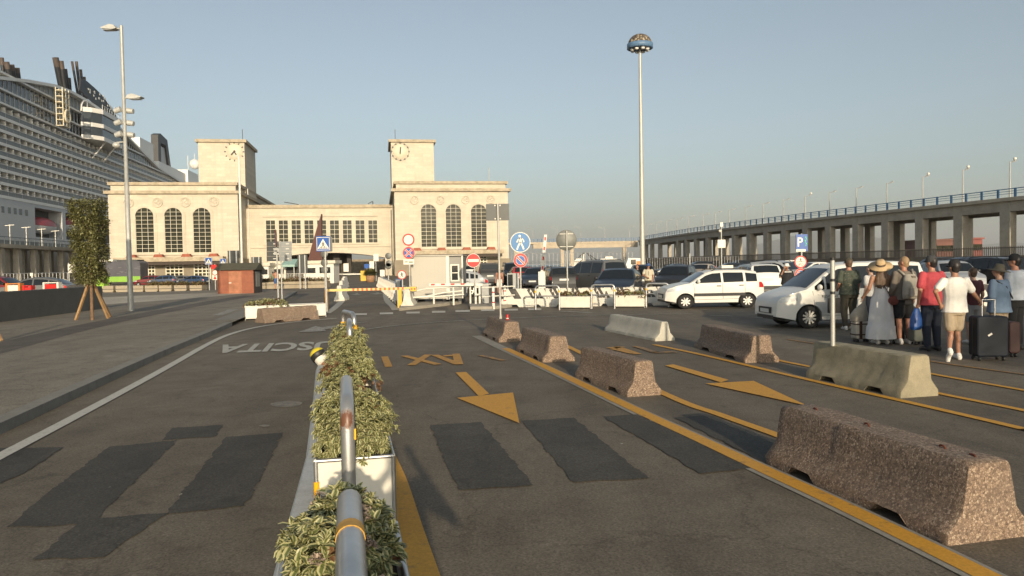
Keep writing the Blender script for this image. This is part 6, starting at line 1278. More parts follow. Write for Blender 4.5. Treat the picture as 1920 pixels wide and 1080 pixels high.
# toppled beacon on the median kerb
q = G(603, 682, .07); t = thing('kerb_beacon', 'toppled yellow and black beacon cap leaning on the median kerb', 'beacon', (q.x-.02, q.y-.1, .22), R(-20)); t.rotation_euler = (R(-18), R(-38), 0); t.scale = (.88,)*3; YB = M('beacon_yellow', (.62, .50, .03), .5, 0, .15, 8)
MB().lathe([(.001, .17), (.08, .155), (.14, .10), (.155, .04)], (0, 0, 0), 'z', 24).build('cap', YB, t); MB().lathe([(.157, .045), (.157, -.05), (.13, -.06)], (0, 0, 0), 'z', 24).build('band', BLACK, t); MB().lathe([(.125, -.06), (.115, -.17), (.001, -.18)], (0, 0, 0), 'z', 24).build('white_base', WHITE, t); MB().lathe([(.05, -.16), (.05, -.30)], (0, 0, 0), 'z', 12).build('stem', M('beacon_stem', (.20, .10, .06), .8), t)
# things in the arch: second gate, tub, small signs
t = thing('barrier_gate', 'far white barrier arm with a yellow post under the arch', 'barrier gate', at(681, 92)); z = P(660, 514, 92).z; a = local(t, 626, 514.5); MB().bar((a.x, 0, z), (0, 0, z), .1, .16).build('arm', WHITE, t); MB().box(-.3, -.2, 0, .35, .2, z+.4).build('post', M('gate_yellow', (.66, .42, .05), .5, 0, .08, 3), t)
t = thing('potted_shrub', 'round terracotta tub with a green shrub at the arch', 'plant', at(694, 84)); a = local(t, 689, 516); MB().lathe([(.001, 0), (.42, 0), (.55, a.z*.98), (.5, a.z)], (0, 0, 0), 'z', 20).build('pot', M('terracotta', (.32, .18, .10), .8, 0, .2, 4), t); rs = np.random.RandomState(3); n = 700; D0 = rs.normal(0, 1, (n, 3)); D0[:, 2] = abs(D0[:, 2]); D0 /= np.linalg.norm(D0, axis=1)[:, None]; link('foliage', leaves_mesh('foliage', D0*rs.uniform(.3, .6, (n, 1))+[0, 0, a.z], D0, .3, .1, [LEAFD], 0, 3), t)
for px, py, z, w_, h_, m, lab in ((688, 499, 88, .62, .5, BLUE, 'small blue board on a pole in the arch'), (697, 497, 88, .55, .9, WHITE, 'white notice on a pole in the arch'), (705, 483, 90, .6, .85, WHITE, 'tall white notice near the arch right end'), (717, 512, 80, .5, .7, WHITE, 'white notice board by the far lane barriers')):
    t, hh = pole_thing('notice_sign', lab, 'sign', px, z, py, .05); plate_rect(t, px, py, w_, h_, m, dy=-.08)
t = thing('blue_machine', 'blue ticket machine behind the small no pedestrians sign', 'machine', at(747, 34)); a = local(t, 741, 523); b = local(t, 752, 543); MB().box(a.x, 0, 0, b.x, .3, a.z).build('housing', M('machine_blue', (.05, .10, .22), .5), t); MB().box(a.x+.04, -.01, b.z, b.x-.04, -.002, a.z-.05).build('panel', GREYM, t)
t = thing('waste_container', 'bright green waste container left of the bus', 'container', at(184, 72)); MB().prism([(-.45, .1), (.45, .1), (.55, 1.2), (-.55, 1.2)], 'y', 0, .9).build('bin', M('bin_green', (.30, .55, .05), .5), t, fixn=True); MB().box(-.56, -.03, 1.2, .56, .93, 1.3).build('lid', M('bin_lid', (.20, .42, .04), .5), t)
# orange construction mesh? none seen; lamp-like camera pole beside the mast row
t, h = pole_thing('camera_post', 'white camera post behind the white hatchback roof', 'post', 1353, 60, 417, .05, mat=POLE); plate_rect(t, 1353, 421, .22, .34, WHITE, 'box'); MB().ball(tuple(local(t, 1350, 433)), .12, 10, 7).build('camera_dome', WHITE, t)
plate_rect(t, 1353, 457, .62, .65, WHITE, 'board')
t, h = pole_thing('placard', 'white board just above the roof of the white hatchback', 'sign', 1353, 45, 497, .04); plate_rect(t, 1364, 501.5, .68, .26, WHITE)
t, h = pole_thing('camera_post', 'bare white post rising left of the white hatchback windscreen', 'post', 1293.5, 46, 475, .045, mat=POLE)
t = thing('delivery_van', 'white and orange delivery van beyond the cars left of the mast', 'van', at(1183, 92)); a = local(t, 1171, 490); b = local(t, 1201, 502); MB().prism([(a.x, .4), (b.x, .4), (b.x, a.z+.35), (b.x-1.5, a.z+.4), (b.x-1.6, a.z), (a.x+.3, a.z-.1), (a.x, a.z-.8)], 'y', 0, 1.9).build('body', PWHITE, t, fixn=True); MB().box(b.x-.5, -.02, .6, b.x, -.002, a.z).build('orange_stripe', PORANGE, t); MB().box(b.x-1.2, -.02, a.z-.4, b.x-.55, -.002, a.z+.2).build('window', CGLASS, t); [MB().lathe([(.2, -.05), (.35, -.05), (.35, .15), (.2, .15)], (x, 0, .35), 'y', 16).build('wheel', TYRE, t) for x in (a.x+.5, b.x-.5)]
# ================================================================ people
def remesh(mb, voxel=.011, smooth=2):
    me = bpy.data.meshes.new('tmp'); me.from_pydata(mb.v, [], mb.f); me.update(); b = bmesh.new(); b.from_mesh(me); bmesh.ops.remove_doubles(b, verts=b.verts, dist=1e-5); bmesh.ops.holes_fill(b, edges=b.edges, sides=0); bmesh.ops.recalc_face_normals(b, faces=b.faces); b.to_mesh(me); b.free()
    o = bpy.data.objects.new('tmp', me); COL.objects.link(o); m = o.modifiers.new('r', 'REMESH'); m.mode = 'VOXEL'; m.voxel_size = voxel; m.use_smooth_shade = True
    if smooth: s = o.modifiers.new('s', 'SMOOTH'); s.iterations = smooth; s.factor = .5
    out = bpy.data.meshes.new_from_object(o.evaluated_get(bpy.context.evaluated_depsgraph_get())); bpy.data.objects.remove(o); bpy.data.meshes.remove(me); return out
SK = {'tan': M('skin_tan', (.34, .175, .11), .5, 0, .10, 9), 'fair': M('skin_fair', (.46, .28, .20), .5, 0, .10, 9), 'red': M('skin_sunburnt', (.42, .20, .13), .5, 0, .10, 9)}
def cloth(name, c, v=.14, sc=7): return M(name, c, .9, 0, v, sc, .25, 18)
def _camo(t, p):
    n = noise(t, 14, 3, .6, dist=.8); t.links.new(ramp(t, n, [(.36, (.030, .036, .026)), (.48, (.07, .085, .06)), (.58, (.045, .055, .05)), (.68, (.17, .16, .10))]), p.inputs['Base Color']); p.inputs['Roughness'].default_value = .9
def V3(*a): return Vector(a)
def ell_tube(mb, secs, n=16):      # secs: (x, y, z, rx, ry) stacked cross sections, closed
    vs = [(x+rx*math.cos(2*math.pi*j/n), y+ry*math.sin(2*math.pi*j/n), z) for x, y, z, rx, ry in secs for j in range(n)]
    N_ = len(secs); mb.add(vs, [(i*n+j, i*n+(j+1) % n, (i+1)*n+(j+1) % n, (i+1)*n+j) for i in range(N_-1) for j in range(n)]+[list(range(n))[::-1], [(N_-1)*n+j for j in range(n)]], True)
def limb(mb, pts, rs, n=10):
    mb.tube(pts, rs, n); [mb.ball(tuple(p), r*.99, 10, 6) for p, r in zip(pts, rs)]
def hand(mb, w, d, curl, side):     # w wrist, d direction of the forearm, fingers curl about
    d = d.normalized(); a = V3(0, 1, 0) if abs(d.y) < .8 else V3(0, 0, 1); s = d.cross(a).normalized(); nrm = s.cross(d)
    mb.tube([w, w+d*.045, w+d*.085], [.024, .034, .032], 8); L = (.062, .074, .070, .054)
    for i in range(4):
        b = w+d*.085+s*(.027-.018*i); k1 = b+d*L[i]*.5*math.cos(curl*.5)+nrm*L[i]*.5*math.sin(curl*.5); k2 = k1+d*L[i]*.5*math.cos(curl)+nrm*L[i]*.5*math.sin(curl); mb.tube([b-d*.02, b, k1, k2], [.010, .0105, .0095, .008], 7)
    t0 = w+d*.03+s*.028*side*1.0; mb.tube([t0, t0+d*.03+s*.022*side+nrm*.012, t0+d*.06+s*.026*side+nrm*.02], [.012, .011, .009], 7)
BASE = dict(hipL=(-.09, 0, .92), kneeL=(-.10, .02, .50), ankL=(-.10, -.02, .085), hipR=(.09, 0, .92), kneeR=(.10, .02, .50), ankR=(.10, -.02, .085), shL=(-.185, 0, 1.42), elL=(-.235, -.03, 1.14), wrL=(-.24, .05, .90), shR=(.185, 0, 1.42), elR=(.235, -.03, 1.14), wrR=(.24, .05, .90))
def person(label, p, rot, H, pose=None, skin='tan', top=None, bottom=None, shoes=None, hair=None, build=1.0, sleeve=.55, hem=.93, bot_len=.45, loose=0, headyaw=0, z0=0.0, toeL=0, toeR=0, female=False, curl=1.0, tank=False, bottom_z=0):
    J = {k: Vector(v) for k, v in BASE.items()}
    for k, v in (pose or {}).items(): J[k] = Vector(v)
    s = H/1.75; t = thing('person', label, 'person', (p.x, p.y, z0), R(rot), None); B = build; sw = .93 if female else 1.0
    tors = [(0, 0, .84, .13*B, .10*B), (0, 0, .92, .165*B, .12*B), (0, 0, 1.02, .155*B, .115*B), (0, 0, 1.12, .145*B*sw, .11*B), (0, .0, 1.25, .165*B*sw, .12*B), (0, 0, 1.36, .175*sw, .115*B), (0, -.005, 1.43, .15*sw, .09), (0, -.005, 1.48, .075, .065)]
    sc = lambda mb: setattr(mb, 'v', [(x*s, y*s, z*s) for x, y, z in mb.v])
    mb = MB(); ell_tube(mb, tors); mb.tube([V3(0, -.005, 1.44), V3(0, .01, 1.56)], [.062, .055], 12)
    hd = V3(0, .02, 1.645); cy, sy = math.cos(R(headyaw)), math.sin(R(headyaw))
    def hp(x, y, z): return (hd.x+x*cy-y*sy, hd.y+x*sy+y*cy, hd.z+z)
    mb.ball(hp(0, -.01, .012), .1, 16, 12, sc=(.78, .95, 1.08)); mb.ball(hp(0, .03, -.045), .07, 12, 8, sc=(.82, .9, .95)); mb.ball(hp(0, .095, -.012), .018, 8, 6, sc=(.8, 1.1, 1.5)); mb.ball(hp(0, .083, -.05), .016, 8, 5, sc=(1.5, .6, .6))
    for e in (-1, 1): mb.ball(hp(e*.082, -.005, -.005), .026, 8, 6, sc=(.45, .8, 1.2)); mb.ball(hp(e*.03, .078, .018), .016, 8, 5, sc=(1.2, .6, .7))
    for sd in 'LR':
        q = 1 if sd == 'R' else -1
        limb(mb, [J['hip'+sd], J['knee'+sd], J['ank'+sd]], [.085*B, .056, .037]); kn = J['knee'+sd].lerp(J['ank'+sd], .3); mb.ball(tuple(kn+V3(0, -.018, 0)), .052, 10, 8, sc=(.9, 1, 1.8))
        limb(mb, [J['sh'+sd], J['el'+sd], J['wr'+sd]], [.056*B**.5, .041, .027]); hand(mb, J['wr'+sd], J['wr'+sd]-J['el'+sd], curl, -q)
        f = J['ank'+sd]; ty = toeR if sd == 'R' else toeL; ft = V3(0, .17*math.cos(ty), -.045-.17*math.sin(ty)); limb(mb, [f+V3(0, -.03, -.03), f+ft*.6, f+ft], [.036, .036, .028])
    sc(mb); me = remesh(mb, .0105*s, 2); me.materials.append(SK[skin]); link('body', me, t)
    if top:
        mb = MB(); e = .021; zt = 1.40 if tank else 1.475
        ell_tube(mb, [(0, -.01*loose, hem, .172*B+e+loose*.02, .125*B+e+loose*.02)]+[(x, y, z, a+e+loose*.012, b+e+loose*.012) for x, y, z, a, b in tors[1:] if hem+.03 < z < zt-.02]+([(0, -.005, zt, .09, .08)] if not tank else [(0, 0, zt, .15, .10)]))
        if sleeve > 0:
            for sd in 'LR':
                a, b, c = J['sh'+sd], J['el'+sd], J['wr'+sd]; r0_ = .047*B**.5+e
                if sleeve <= 1: limb(mb, [a, a.lerp(b, sleeve)], [r0_, r0_*.96+loose*.01])
                else: limb(mb, [a, b, b.lerp(c, (sleeve-1))], [r0_, .041+e+.004, .034+e])
        sc(mb); me = remesh(mb, .0115*s, 2); me.materials.append(top); link('shirt', me, t)
    if bottom:
        mb = MB(); e = .016; ell_tube(mb, [(0, 0, .80, .14*B+e, .11*B+e), (0, 0, .92, .168*B+e, .125*B+e), (0, 0, 1.03, .156*B+e*.6, .117*B+e*.6)])
        for sd in 'LR':
            h_, k_, a_ = J['hip'+sd], J['knee'+sd], J['ank'+sd]
            if bot_len <= 1: q = h_.lerp(k_, bot_len); limb(mb, [h_, q], [.084*B**.5+e, .066*B**.5+e+.008+loose*.012])
            else: q = k_.lerp(a_, bot_len-1); limb(mb, [h_, k_, q], [.088*B+e, .062+e+.008, .046+e])
        sc(mb); me = remesh(mb, .0115*s, 2); me.materials.append(bottom); link('shorts' if bot_len <= 1 else 'trousers', me, t)
    if shoes:
        for sd in 'LR':
            f = J['ank'+sd]; ty = toeR if sd == 'R' else toeL; mb = MB(); ft = V3(0, .185*math.cos(ty), -.045-.185*math.sin(ty)); limb(mb, [f+V3(0, -.045, -.035), f+ft*.5+V3(0, 0, -.006), f+ft], [.045, .044, .034]); limb(mb, [f+V3(0, -.02, .0), f+V3(0, -.04, -.05)], [.046, .045]); sc(mb); me = remesh(mb, .009*s, 1); me.materials.append(shoes); link('shoe', me, t)
    if hair:
        mat, kind = hair; mb = MB(); mb.ball(hp(0, -.025, .025), .105, 16, 12, sc=(.80, .92, 1.02)); mb.ball(hp(0, -.045, -.03), .085, 12, 8, sc=(.85, .7, .9))
        if kind == 'long':
            rs = random.Random(4)
            for i in range(26): a = math.pi*(1.05+.9*i/25); x, y = .085*math.cos(a), .085*math.sin(a)+.0; mb.tube([hp(x*.8, y*.8-.01, .03), hp(x*1.1, y*1.1-.02, -.12), hp(x*1.5+rs.uniform(-.02, .02), y*.9-.06, -.26), hp(x*1.65+rs.uniform(-.025, .025), y*.7-.075, -.40-rs.uniform(0, .07))], [.03, .03, .026, .012], 6)
        sc(mb); me = remesh(mb, .010*s, 1); me.materials.append(mat); link('hair', me, t)
    t['_s'] = s; t['_hd'] = [hd.x*s, hd.y*s, hd.z*s]; return t
def hat(t, mat, brim, crown_h, tilt=(0, 0), band=None, cap=False, name='hat'):
    s = t['_s']; c = Vector(t['_hd']); mb = MB(); r = .092*s
    if cap: mb.lathe([(r*1.03, -.01), (r*1.06, .03), (r*.98, .075), (r*.6, .115), (.001, .125)], (0, 0, 0), 'z', 20); mb.add([(x, y, z) for x, y, z in [(-.075, .06, .012), (.075, .06, .012), (.06, .17, -.005), (0, .19, -.008), (-.06, .17, -.005)]]+[(x, y, z-.008) for x, y, z in [(-.075, .06, .012), (.075, .06, .012), (.06, .17, -.005), (0, .19, -.008), (-.06, .17, -.005)]], [(0, 1, 2, 3, 4), (9, 8, 7, 6, 5)])
    else: mb.lathe([(r*1.02, .0), (brim, -.02), (brim, -.012), (r*1.08, .012), (r*1.0, crown_h*.6), (r*.78, crown_h), (.001, crown_h*.97)], (0, 0, 0), 'z', 28)
    o = mb.build(name, mat, t, c+V3(0, -.01, .03 if not cap else .02)*s); o.rotation_euler = (R(tilt[0]), R(tilt[1]), 0)
    if band: MB().lathe([(r*1.09, .012), (r*1.06, .045)], (0, 0, 0), 'z', 28).build('hat_band', band, o)
    return o
CW = cloth('white_cotton', (.70, .68, .64)); CB = cloth('black_cotton', (.018, .018, .02)); CRED = cloth('red_cotton', (.52, .075, .09)); CKH = cloth('khaki_cotton', (.36, .29, .20)); CNV = cloth('navy_denim', (.022, .028, .045)); CDN = cloth('blue_denim_shirt', (.13, .19, .28)); CGY = cloth('taupe_knit', (.17, .145, .12)); CCAMO = fm('camouflage_cloth', _camo); COL_ = cloth('olive_cloth', (.06, .055, .04)); CLB = cloth('pale_blue_shirt', (.42, .46, .52)); CGR = cloth('grey_cotton', (.26, .26, .27)); CBL = cloth('blue_cotton', (.05, .10, .25))
SHW = M('white_shoe', (.68, .66, .62), .6, 0, .06, 20); SHB = M('dark_shoe', (.03, .028, .026), .6, 0, .2, 20); HBR = M('brown_hair', (.10, .06, .035), .6, 0, .4, 40); HBL = M('fair_hair', (.30, .20, .11), .6, 0, .3, 40); HDK = M('dark_hair', (.018, .015, .014), .5, 0, .3, 40); STRAW = M('straw', (.50, .36, .20), .8, 0, .15, 60); OLV = cloth('olive_felt', (.075, .07, .055))
def PG(px, py): return G(px, py)
# camo man
a = person('person in camouflage shirt and olive trousers standing at the van side', PG(1592, 619), 0, 1.72, dict(elL=(-.26, -.04, 1.16), wrL=(-.22, .14, 1.02), kneeL=(-.11, .03, .50)), 'red', CCAMO, COL_, SHW, (HBR, 'short'), 1.25, .75, .88, 1.9, 1); hat(a, COL_, .12, .09, cap=True)
MB().box(-.15, -.05, .0, .15, .05, .36).build('case', BLKPL, a, V3(-.33, .05, .42))
# woman in white
b = person('person in a long white sundress and wide straw hat, seen from behind', PG(1652, 645), 4, 1.66, dict(elL=(-.25, .02, 1.18), wrL=(-.27, .16, 1.04), elR=(.24, -.02, 1.15), wrR=(.25, .02, .92)), 'tan', None, None, SHW, (HBR, 'long'), .88, 0, .9, .4, 0, female=True)
s = b['_s']; mb = MB(); n = 36; rows = [(1.33, .150, .10), (1.27, .155, .115), (1.16, .14, .108), (1.08, .15, .115), (.95, .205, .155), (.75, .235, .18), (.55, .255, .20), (.40, .265, .215), (.385, .285, .23), (.25, .30, .245), (.12, .31, .26)]
vs = [((a_+.012*math.sin(j*2*math.pi/n*9+i)*min(1, i/4))*math.cos(2*math.pi*j/n)*s, (b_+.012*math.sin(j*2*math.pi/n*9+i)*min(1, i/4))*math.sin(2*math.pi*j/n)*s, z*s) for i, (z, a_, b_) in enumerate(rows) for j in range(n)]
mb.add(vs, [(i*n+(j+1) % n, i*n+j, (i+1)*n+j, (i+1)*n+(j+1) % n) for i in range(len(rows)-1) for j in range(n)], True); mb.build('dress', cloth('dress_linen', (.68, .67, .66), .08, 5), b, fixn=True)
hat(b, STRAW, .225, .115, (24, -14), BLACK, name='straw_hat'); mb = MB(); mb.tube([(-.13*s, -.02, 1.40*s), (0, -.13*s, 1.25*s), (.14*s, -.14*s, .98*s)], .008, 6); mb.build('bag_strap', cloth('strap_brown', (.12, .05, .035)), b); mb = MB(); mb.ball((.19*s, -.15*s, .93*s), .11, 14, 10, sc=(1.05, .5, .85)); mb.build('handbag', cloth('brown_leather', (.17, .05, .04)), b)
# hidden dark haired person
person('person with dark hair half hidden behind the straw hat', PG(1633, 622), 30, 1.58, None, 'fair', CW, CNV, SHB, (HDK, 'short'), .95, .6, .93, 1.9)
# backpack man
c = person('person in taupe jumper and black shorts wearing a cream backpack', PG(1695, 645), 6, 1.74, dict(elL=(-.25, -.02, 1.14), wrL=(-.24, .12, .94)), 'red', CGY, CB, SHW, (HBL, 'short'), 1.05, 1.6, .90, .75, 1, headyaw=35); s = c['_s']; mb = MB()
ell_tube(mb, [(0, -.20, .92, .15, .08), (0, -.225, 1.0, .175, .12), (0, -.23, 1.15, .17, .125), (0, -.21, 1.32, .14, .10), (0, -.19, 1.41, .10, .06)]); me = remesh(mb, .014, 3); me.materials.append(cloth('cream_canvas', (.40, .37, .31))); bp = link('backpack', me, c); mb = MB(); mb.box(-.10, -.36, .98, .10, -.33, 1.14); mb.build('pocket', cloth('cream_canvas', (.40, .37, .31)), bp)
mb = MB(); [mb.tube([(q*.09, -.17, 1.38), (q*.14, -.05, 1.49), (q*.15, .1, 1.42), (q*.16, .13, 1.2), (q*.15, -.05, 1.0)], .022, 6) for q in (-1, 1)]; mb.build('strap', cloth('cream_canvas', (.40, .37, .31)), bp); MB().box(-.03, -.30, 1.33, .05, -.26, 1.38).build('emblem', CGY, bp)
# red shirt
d = person('person in a red T-shirt, dark jeans and dark cap holding a blue bag', PG(1747, 658), 8, 1.74, dict(elL=(-.27, -.05, 1.14), wrL=(-.26, .02, .90)), 'red', CRED, CNV, SHB, (HDK, 'short'), 1.22, .7, .86, 1.92, 1, headyaw=20); hat(d, cloth('charcoal_cap', (.05, .052, .055)), .1, .1, cap=True, name='cap'); s = d['_s']
bg_ = thing('carrier_bag', 'blue carrier bag hanging from the hand of the red shirt', 'bag', d.location+V3(-.27*s, .02, .80*s), R(8)); mb = MB(); ell_tube(mb, [(-.02, 0, -.40, .09, .05), (-.02, 0, -.35, .125, .08), (-.01, 0, -.2, .12, .075), (0, 0, 0, .05, .03)], 14); me = remesh(mb, .012, 2); me.materials.append(M('blue_plastic', (.03, .10, .34), .4, 0, .2, 9)); link('bag', me, bg_); MB().tube([(-.03, 0, -.05), (-.01, 0, .03), (.01, 0, .03), (.03, 0, -.05)], .008, 6).build('handle', M('blue_plastic', (.03, .10, .34), .4), bg_)
# white tee man leaning on suitcase, legs crossed
e = person('person in white T-shirt and khaki shorts leaning on a suitcase, legs crossed', PG(1790, 674), -4, 1.66, dict(shL=(-.19, 0, 1.40), elL=(-.38, -.10, 1.22), wrL=(-.26, -.02, 1.00), elR=(.36, .06, 1.16), wrR=(.52, .16, 1.02), shR=(.20, .02, 1.40), hipR=(.08, 0, .92), kneeR=(.06, .03, .50), ankR=(.06, 0, .085), hipL=(-.10, 0, .92), kneeL=(-.10, -.05, .50), ankL=(-.25, -.32, .21)), 'tan', CW, CKH, SHW, (HDK, 'short'), 1.12, .66, .84, .80, .4, headyaw=10, toeL=1.25); hat(e, CB, .1, .1, cap=True, name='cap')
# denim woman
f = person('person in blue denim shirt and olive brimmed hat behind the navy suitcase', PG(1873, 662), 24, 1.56, dict(elL=(-.26, -.02, 1.14), wrL=(-.22, .16, 1.05)), 'fair', CDN, CKH, SHB, (HBR, 'short'), 1.3, 1.7, .82, .7, 1.2, headyaw=30); hat(f, OLV, .19, .105, (10, 4)); s = f['_s']; MB().tube([(-.17*s, -.05*s, 1.46*s), (-.05*s, -.17*s, 1.34*s), (.14*s, -.18*s, 1.1*s)], .014, 6).build('bag_strap', CB, f)
g = person('person in pale blue shirt, black trousers and black cap at the right edge', PG(1903, 656), 25, 1.74, None, 'red', CLB, CB, SHB, (HDK, 'short'), 1.15, 1.8, .93, 1.92, 1, headyaw=20); hat(g, CB, .1, .1, cap=True, name='cap')
person('person in grey shorts half hidden behind the white T-shirt', PG(1824, 645), 10, 1.50, None, 'fair', cloth('maroon_top', (.10, .03, .035)), CGR, SHW, (HBR, 'short'), .95, .6, .9, .8)
h = person('person in black T-shirt and white sun hat holding a phone beyond the van', at(1475, 28), 175, 1.56, dict(elR=(.30, .10, 1.20), wrR=(.14, .14, 1.55), elL=(-.27, .02, 1.15)), 'tan', CB, COL_, SHB, (HDK, 'short'), 1.25, .7, .9, .8, 1); hat(h, CW, .13, .10)
MB().box(-.02, -.02, -.05, .02, .02, .07).build('phone', BLKPL, h, V3(.11, .15, 1.50)*h['_s']); MB().cbox((0, .175, 1.27), (.26, .004, .03)).build('shirt_print', CW, h)
j = person('person in cream T-shirt and blue cap standing between the dark cars', at(1215.5, 36), 172, 1.63, dict(elR=(.28, .06, 1.18), wrR=(.06, .20, 1.06), elL=(-.26, .04, 1.12), wrL=(-.20, .12, .92)), 'tan', cloth('cream_cotton', (.52, .47, .36)), COL_, SHB, (HDK, 'short'), 1.1, .6, .9, .8, .6); hat(j, CBL, .1, .1, cap=True, name='cap'); MB().bar((0, .15, 1.40*.93), (0, .165, 1.18*.93), .015, .02).build('lanyard', BLKPL, j)
person('person in black beside the cream T-shirt and blue cap', at(1195, 37), 150, 1.60, None, 'tan', CB, CB, SHB, (HDK, 'short'), 1.2, .7, .9, 1.9)
person('bare chested person in white shorts walking behind the bollards', at(936, 42.5), 165, 1.52, dict(kneeR=(.10, .12, .52), ankR=(.09, -.02, .12), kneeL=(-.10, .02, .5), ankL=(-.11, -.10, .1)), 'red', None, CW, SHB, (HDK, 'short'), 1.0, 0, .9, .7)
person('bare chested person in dark blue shorts standing by the scooter', at(517, 60), 40, 1.62, dict(elL=(-.24, .1, 1.2), wrL=(-.10, .25, 1.25)), 'red', None, CBL, SHB, (HDK, 'short'), .95, 0, .9, .75); person('person in a green T-shirt beside the motor scooter', at(511.5, 65), 30, 1.45, None, 'tan', cloth('green_cotton', (.14, .20, .13)), CNV, SHB, (HDK, 'short'), 1.0, .6, .9, .8)
ph = person('person taking the photograph, standing behind the camera', V3(.30, -.35, 0), 0, 1.80, dict(elR=(.34, .12, 1.22), wrR=(.14, .34, 1.55), elL=(-.36, .12, 1.24), wrL=(-.10, .34, 1.56)), 'tan', CGR, CNV, SHW, (HBR, 'short'), 1.1, .6, .9, 1.9)
# luggage
def case(label, pl, wpx, ypt, depth, mat, rot=0, handle=True, rib=True, straps=None, name='suitcase', hh=.45):
    q = G(*pl); wd = wpx/F*q.y; h = P(pl[0], ypt, q.y).z; t = thing(name, label, 'suitcase', q, R(rot)); rr = .05; pts = []
    for cx, cz, a0 in ((wd/2-rr, .07+rr, -90), (wd/2-rr, h-rr, 0), (-wd/2+rr, h-rr, 90), (-wd/2+rr, .07+rr, 180)):
        for k in range(5): a = R(a0+22.5*k); pts.append((cx+rr*math.cos(a), cz+rr*math.sin(a)))
    o = MB().prism(pts, 'y', -depth/2, depth/2).build('shell', mat, t, fixn=True); m = o.modifiers.new('soft_edges', 'BEVEL'); m.width = .025; m.segments = 2; m.limit_method = 'ANGLE'
    if rib: MB().box(-wd/2-.004, -.012, .09, wd/2+.004, .012, h-.03).build('zip', BLKPL, t)
    mb = MB(); [mb.lathe([(.012, -.015), (.035, -.015), (.035, .015), (.012, .015)], (x, y, .035), 'x', 12) for x in (-wd/2+.06, wd/2-.06) for y in (-depth/2+.05, depth/2-.05)]; mb.build('wheels', BLKPL, t)
    if handle: MB().tube([(-wd*.2, 0, h-.02), (-wd*.2, 0, h+hh), (wd*.2, 0, h+hh), (wd*.2, 0, h-.02)], .011, 8).build('pull_handle', GALV, t)
    if straps: [MB().box(-wd/2-.006, -depth/2-.006, .07+(h-.07)*k-.012, wd/2+.006, depth/2+.006, .07+(h-.07)*k+.012).build('strap', straps, t) for k in (.25, .85)]; MB().box(-.03-wd*.18, -depth/2-.008, .07, .03-wd*.18, depth/2+.008, h+.004).build('strap', straps, t)
    return t, h, wd
t, hq, wd = case('cream suitcase with dark brown straps beside the white dress', (1614, 641), 30, 602, .22, M('cream_shell', (.46, .42, .35), .5, 0, .1, 8), 4, True, False, cloth('dark_strap', (.06, .03, .02)))
bq = thing('canvas_bag', 'beige canvas bag slumped on the cream suitcase', 'bag', t.location+V3(-.02, 0, hq), 0); mb = MB(); ell_tube(mb, [(-.03, 0, 0, .17, .11), (-.02, 0, .12, .19, .13), (.02, 0, .25, .13, .10), (.08, 0, .36, .05, .04), (.12, 0, .50, .015, .015)], 14); me = remesh(mb, .013, 3); me.materials.append(cloth('beige_canvas', (.36, .32, .26))); link('bag', me, bq)
case('tall black suitcase behind the white dress', (1677, 643), 24, 556, .28, M('black_fabric', (.014, .014, .015), .8, 0, .2, 9), 8, False); case('black suitcase beside the bare legs of the backpack wearer', (1692, 634), 22, 572, .28, M('black_fabric', (.014, .014, .015), .8, 0, .2, 9), -6, True)
case('grey green soft bag on the ground under the blue carrier bag', (1720, 646), 26, 614, .25, cloth('sage_cloth', (.17, .18, .155)), 5, False, False, name='travel_bag')
case('big navy blue suitcase with white luggage tag, handle pulled out', (1853, 675), 56, 592, .30, M('navy_shell', (.006, .010, .018), .55, 0, .2, 5, spec=.25), -6, True, True, hh=.27); case('brown suitcase just right of the navy one', (1893, 668), 20, 602, .34, M('brown_shell', (.07, .03, .025), .6, 0, .2, 5), -6, False)
q = G(1853, 675); MB_t = None
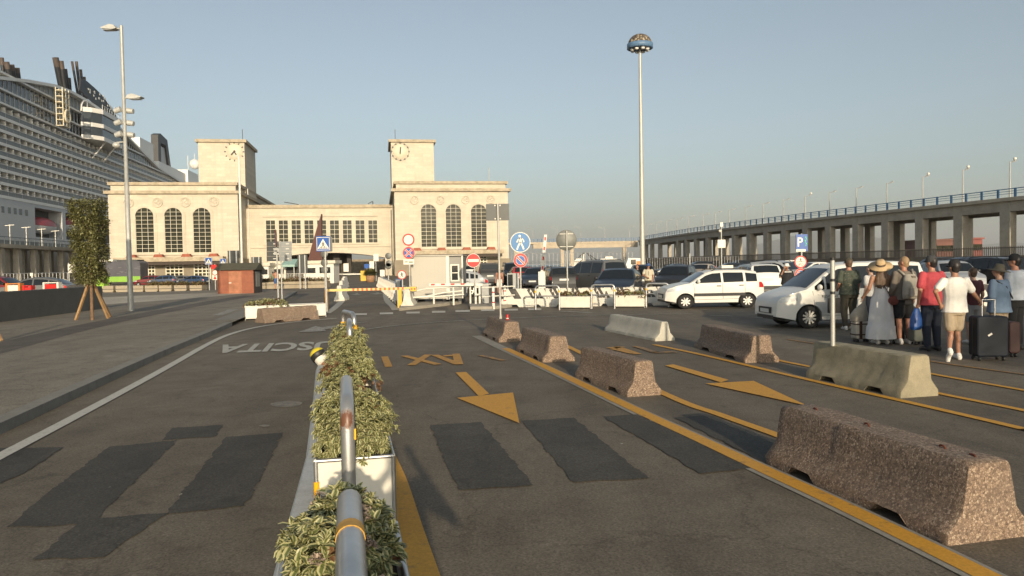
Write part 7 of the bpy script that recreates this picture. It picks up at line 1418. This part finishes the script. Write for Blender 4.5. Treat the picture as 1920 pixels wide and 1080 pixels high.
for ch in list(bpy.data.objects):
    if ch.get('label', '').startswith('big navy'): MB().bar((-.08, -.156, .42), (-.02, -.156, .46), .004, .03).build('luggage_tag', WHITE, ch)
for i, (px, z) in enumerate(((1800, 26), (1868, 26.3))): o = link('striped_barrier', sm_, None, at(px, z), R(2)); tag(o, ['striped barrier glimpsed between white T-shirt and olive hat', 'striped barrier right of the olive hat'][i], 'barrier', 'striped barriers beyond the queue')
# unseen trees added behind the camera on the right to shade the queue
def shade_tree(label, x, y, h0, h1, rx, n, seed):
    t = thing('shade_tree', label, 'tree', (x, y, 0)); MB().tube([(0, 0, 0), (.1, 0, h0*.6), (.0, 0, h0+1)], [.22, .17, .12], 12).build('trunk', M('bark', (.17, .105, .06), .9), t); rs = np.random.RandomState(seed); D0 = rs.normal(0, 1, (n, 3)); D0 /= np.linalg.norm(D0, axis=1)[:, None]; k = rs.rand(n, 1)**.4
    P0 = D0*k*np.array([rx, rx, (h1-h0)/2])+[0, 0, (h0+h1)/2]; mbt = MB()
    for i in range(7): a = i*.9; mbt.tube([(0, 0, h0), (rx*.4*math.cos(a), rx*.4*math.sin(a), h0+(h1-h0)*.35), (rx*.75*math.cos(a), rx*.75*math.sin(a), h0+(h1-h0)*.6)], [.08, .05, .02], 6)
    mbt.build('limbs', M('bark', (.17, .105, .06), .9), t); link('crown', leaves_mesh('crown', P0, D0, .30, .14, [LEAFD], 0, seed), t)
shade_tree('unseen round crowned tree added behind the camera to shade the queue', 15.9, -13.0, 5.2, 8.4, 3.2, 2600, 5); shade_tree('second unseen round crowned tree added behind the camera for shade', 19.2, -10.5, 4.9, 8.2, 3.2, 2600, 6)
# ================================================================ evening haze over the harbour
def _haze(t, p):
    t.nodes.remove(p); v = t.nodes.new('ShaderNodeVolumePrincipled'); v.inputs['Color'].default_value = (.80, .84, .88, 1); v.inputs['Density'].default_value = .00009; v.inputs['Anisotropy'].default_value = 0.0
    t.links.new(v.outputs[0], t.nodes['Material Output'].inputs['Volume'])
hz_ = MB().box(-6000, -600, -4, 16000, 14500, 480).build('haze', fm('haze', _haze)); hz_['kind'] = 'stuff'
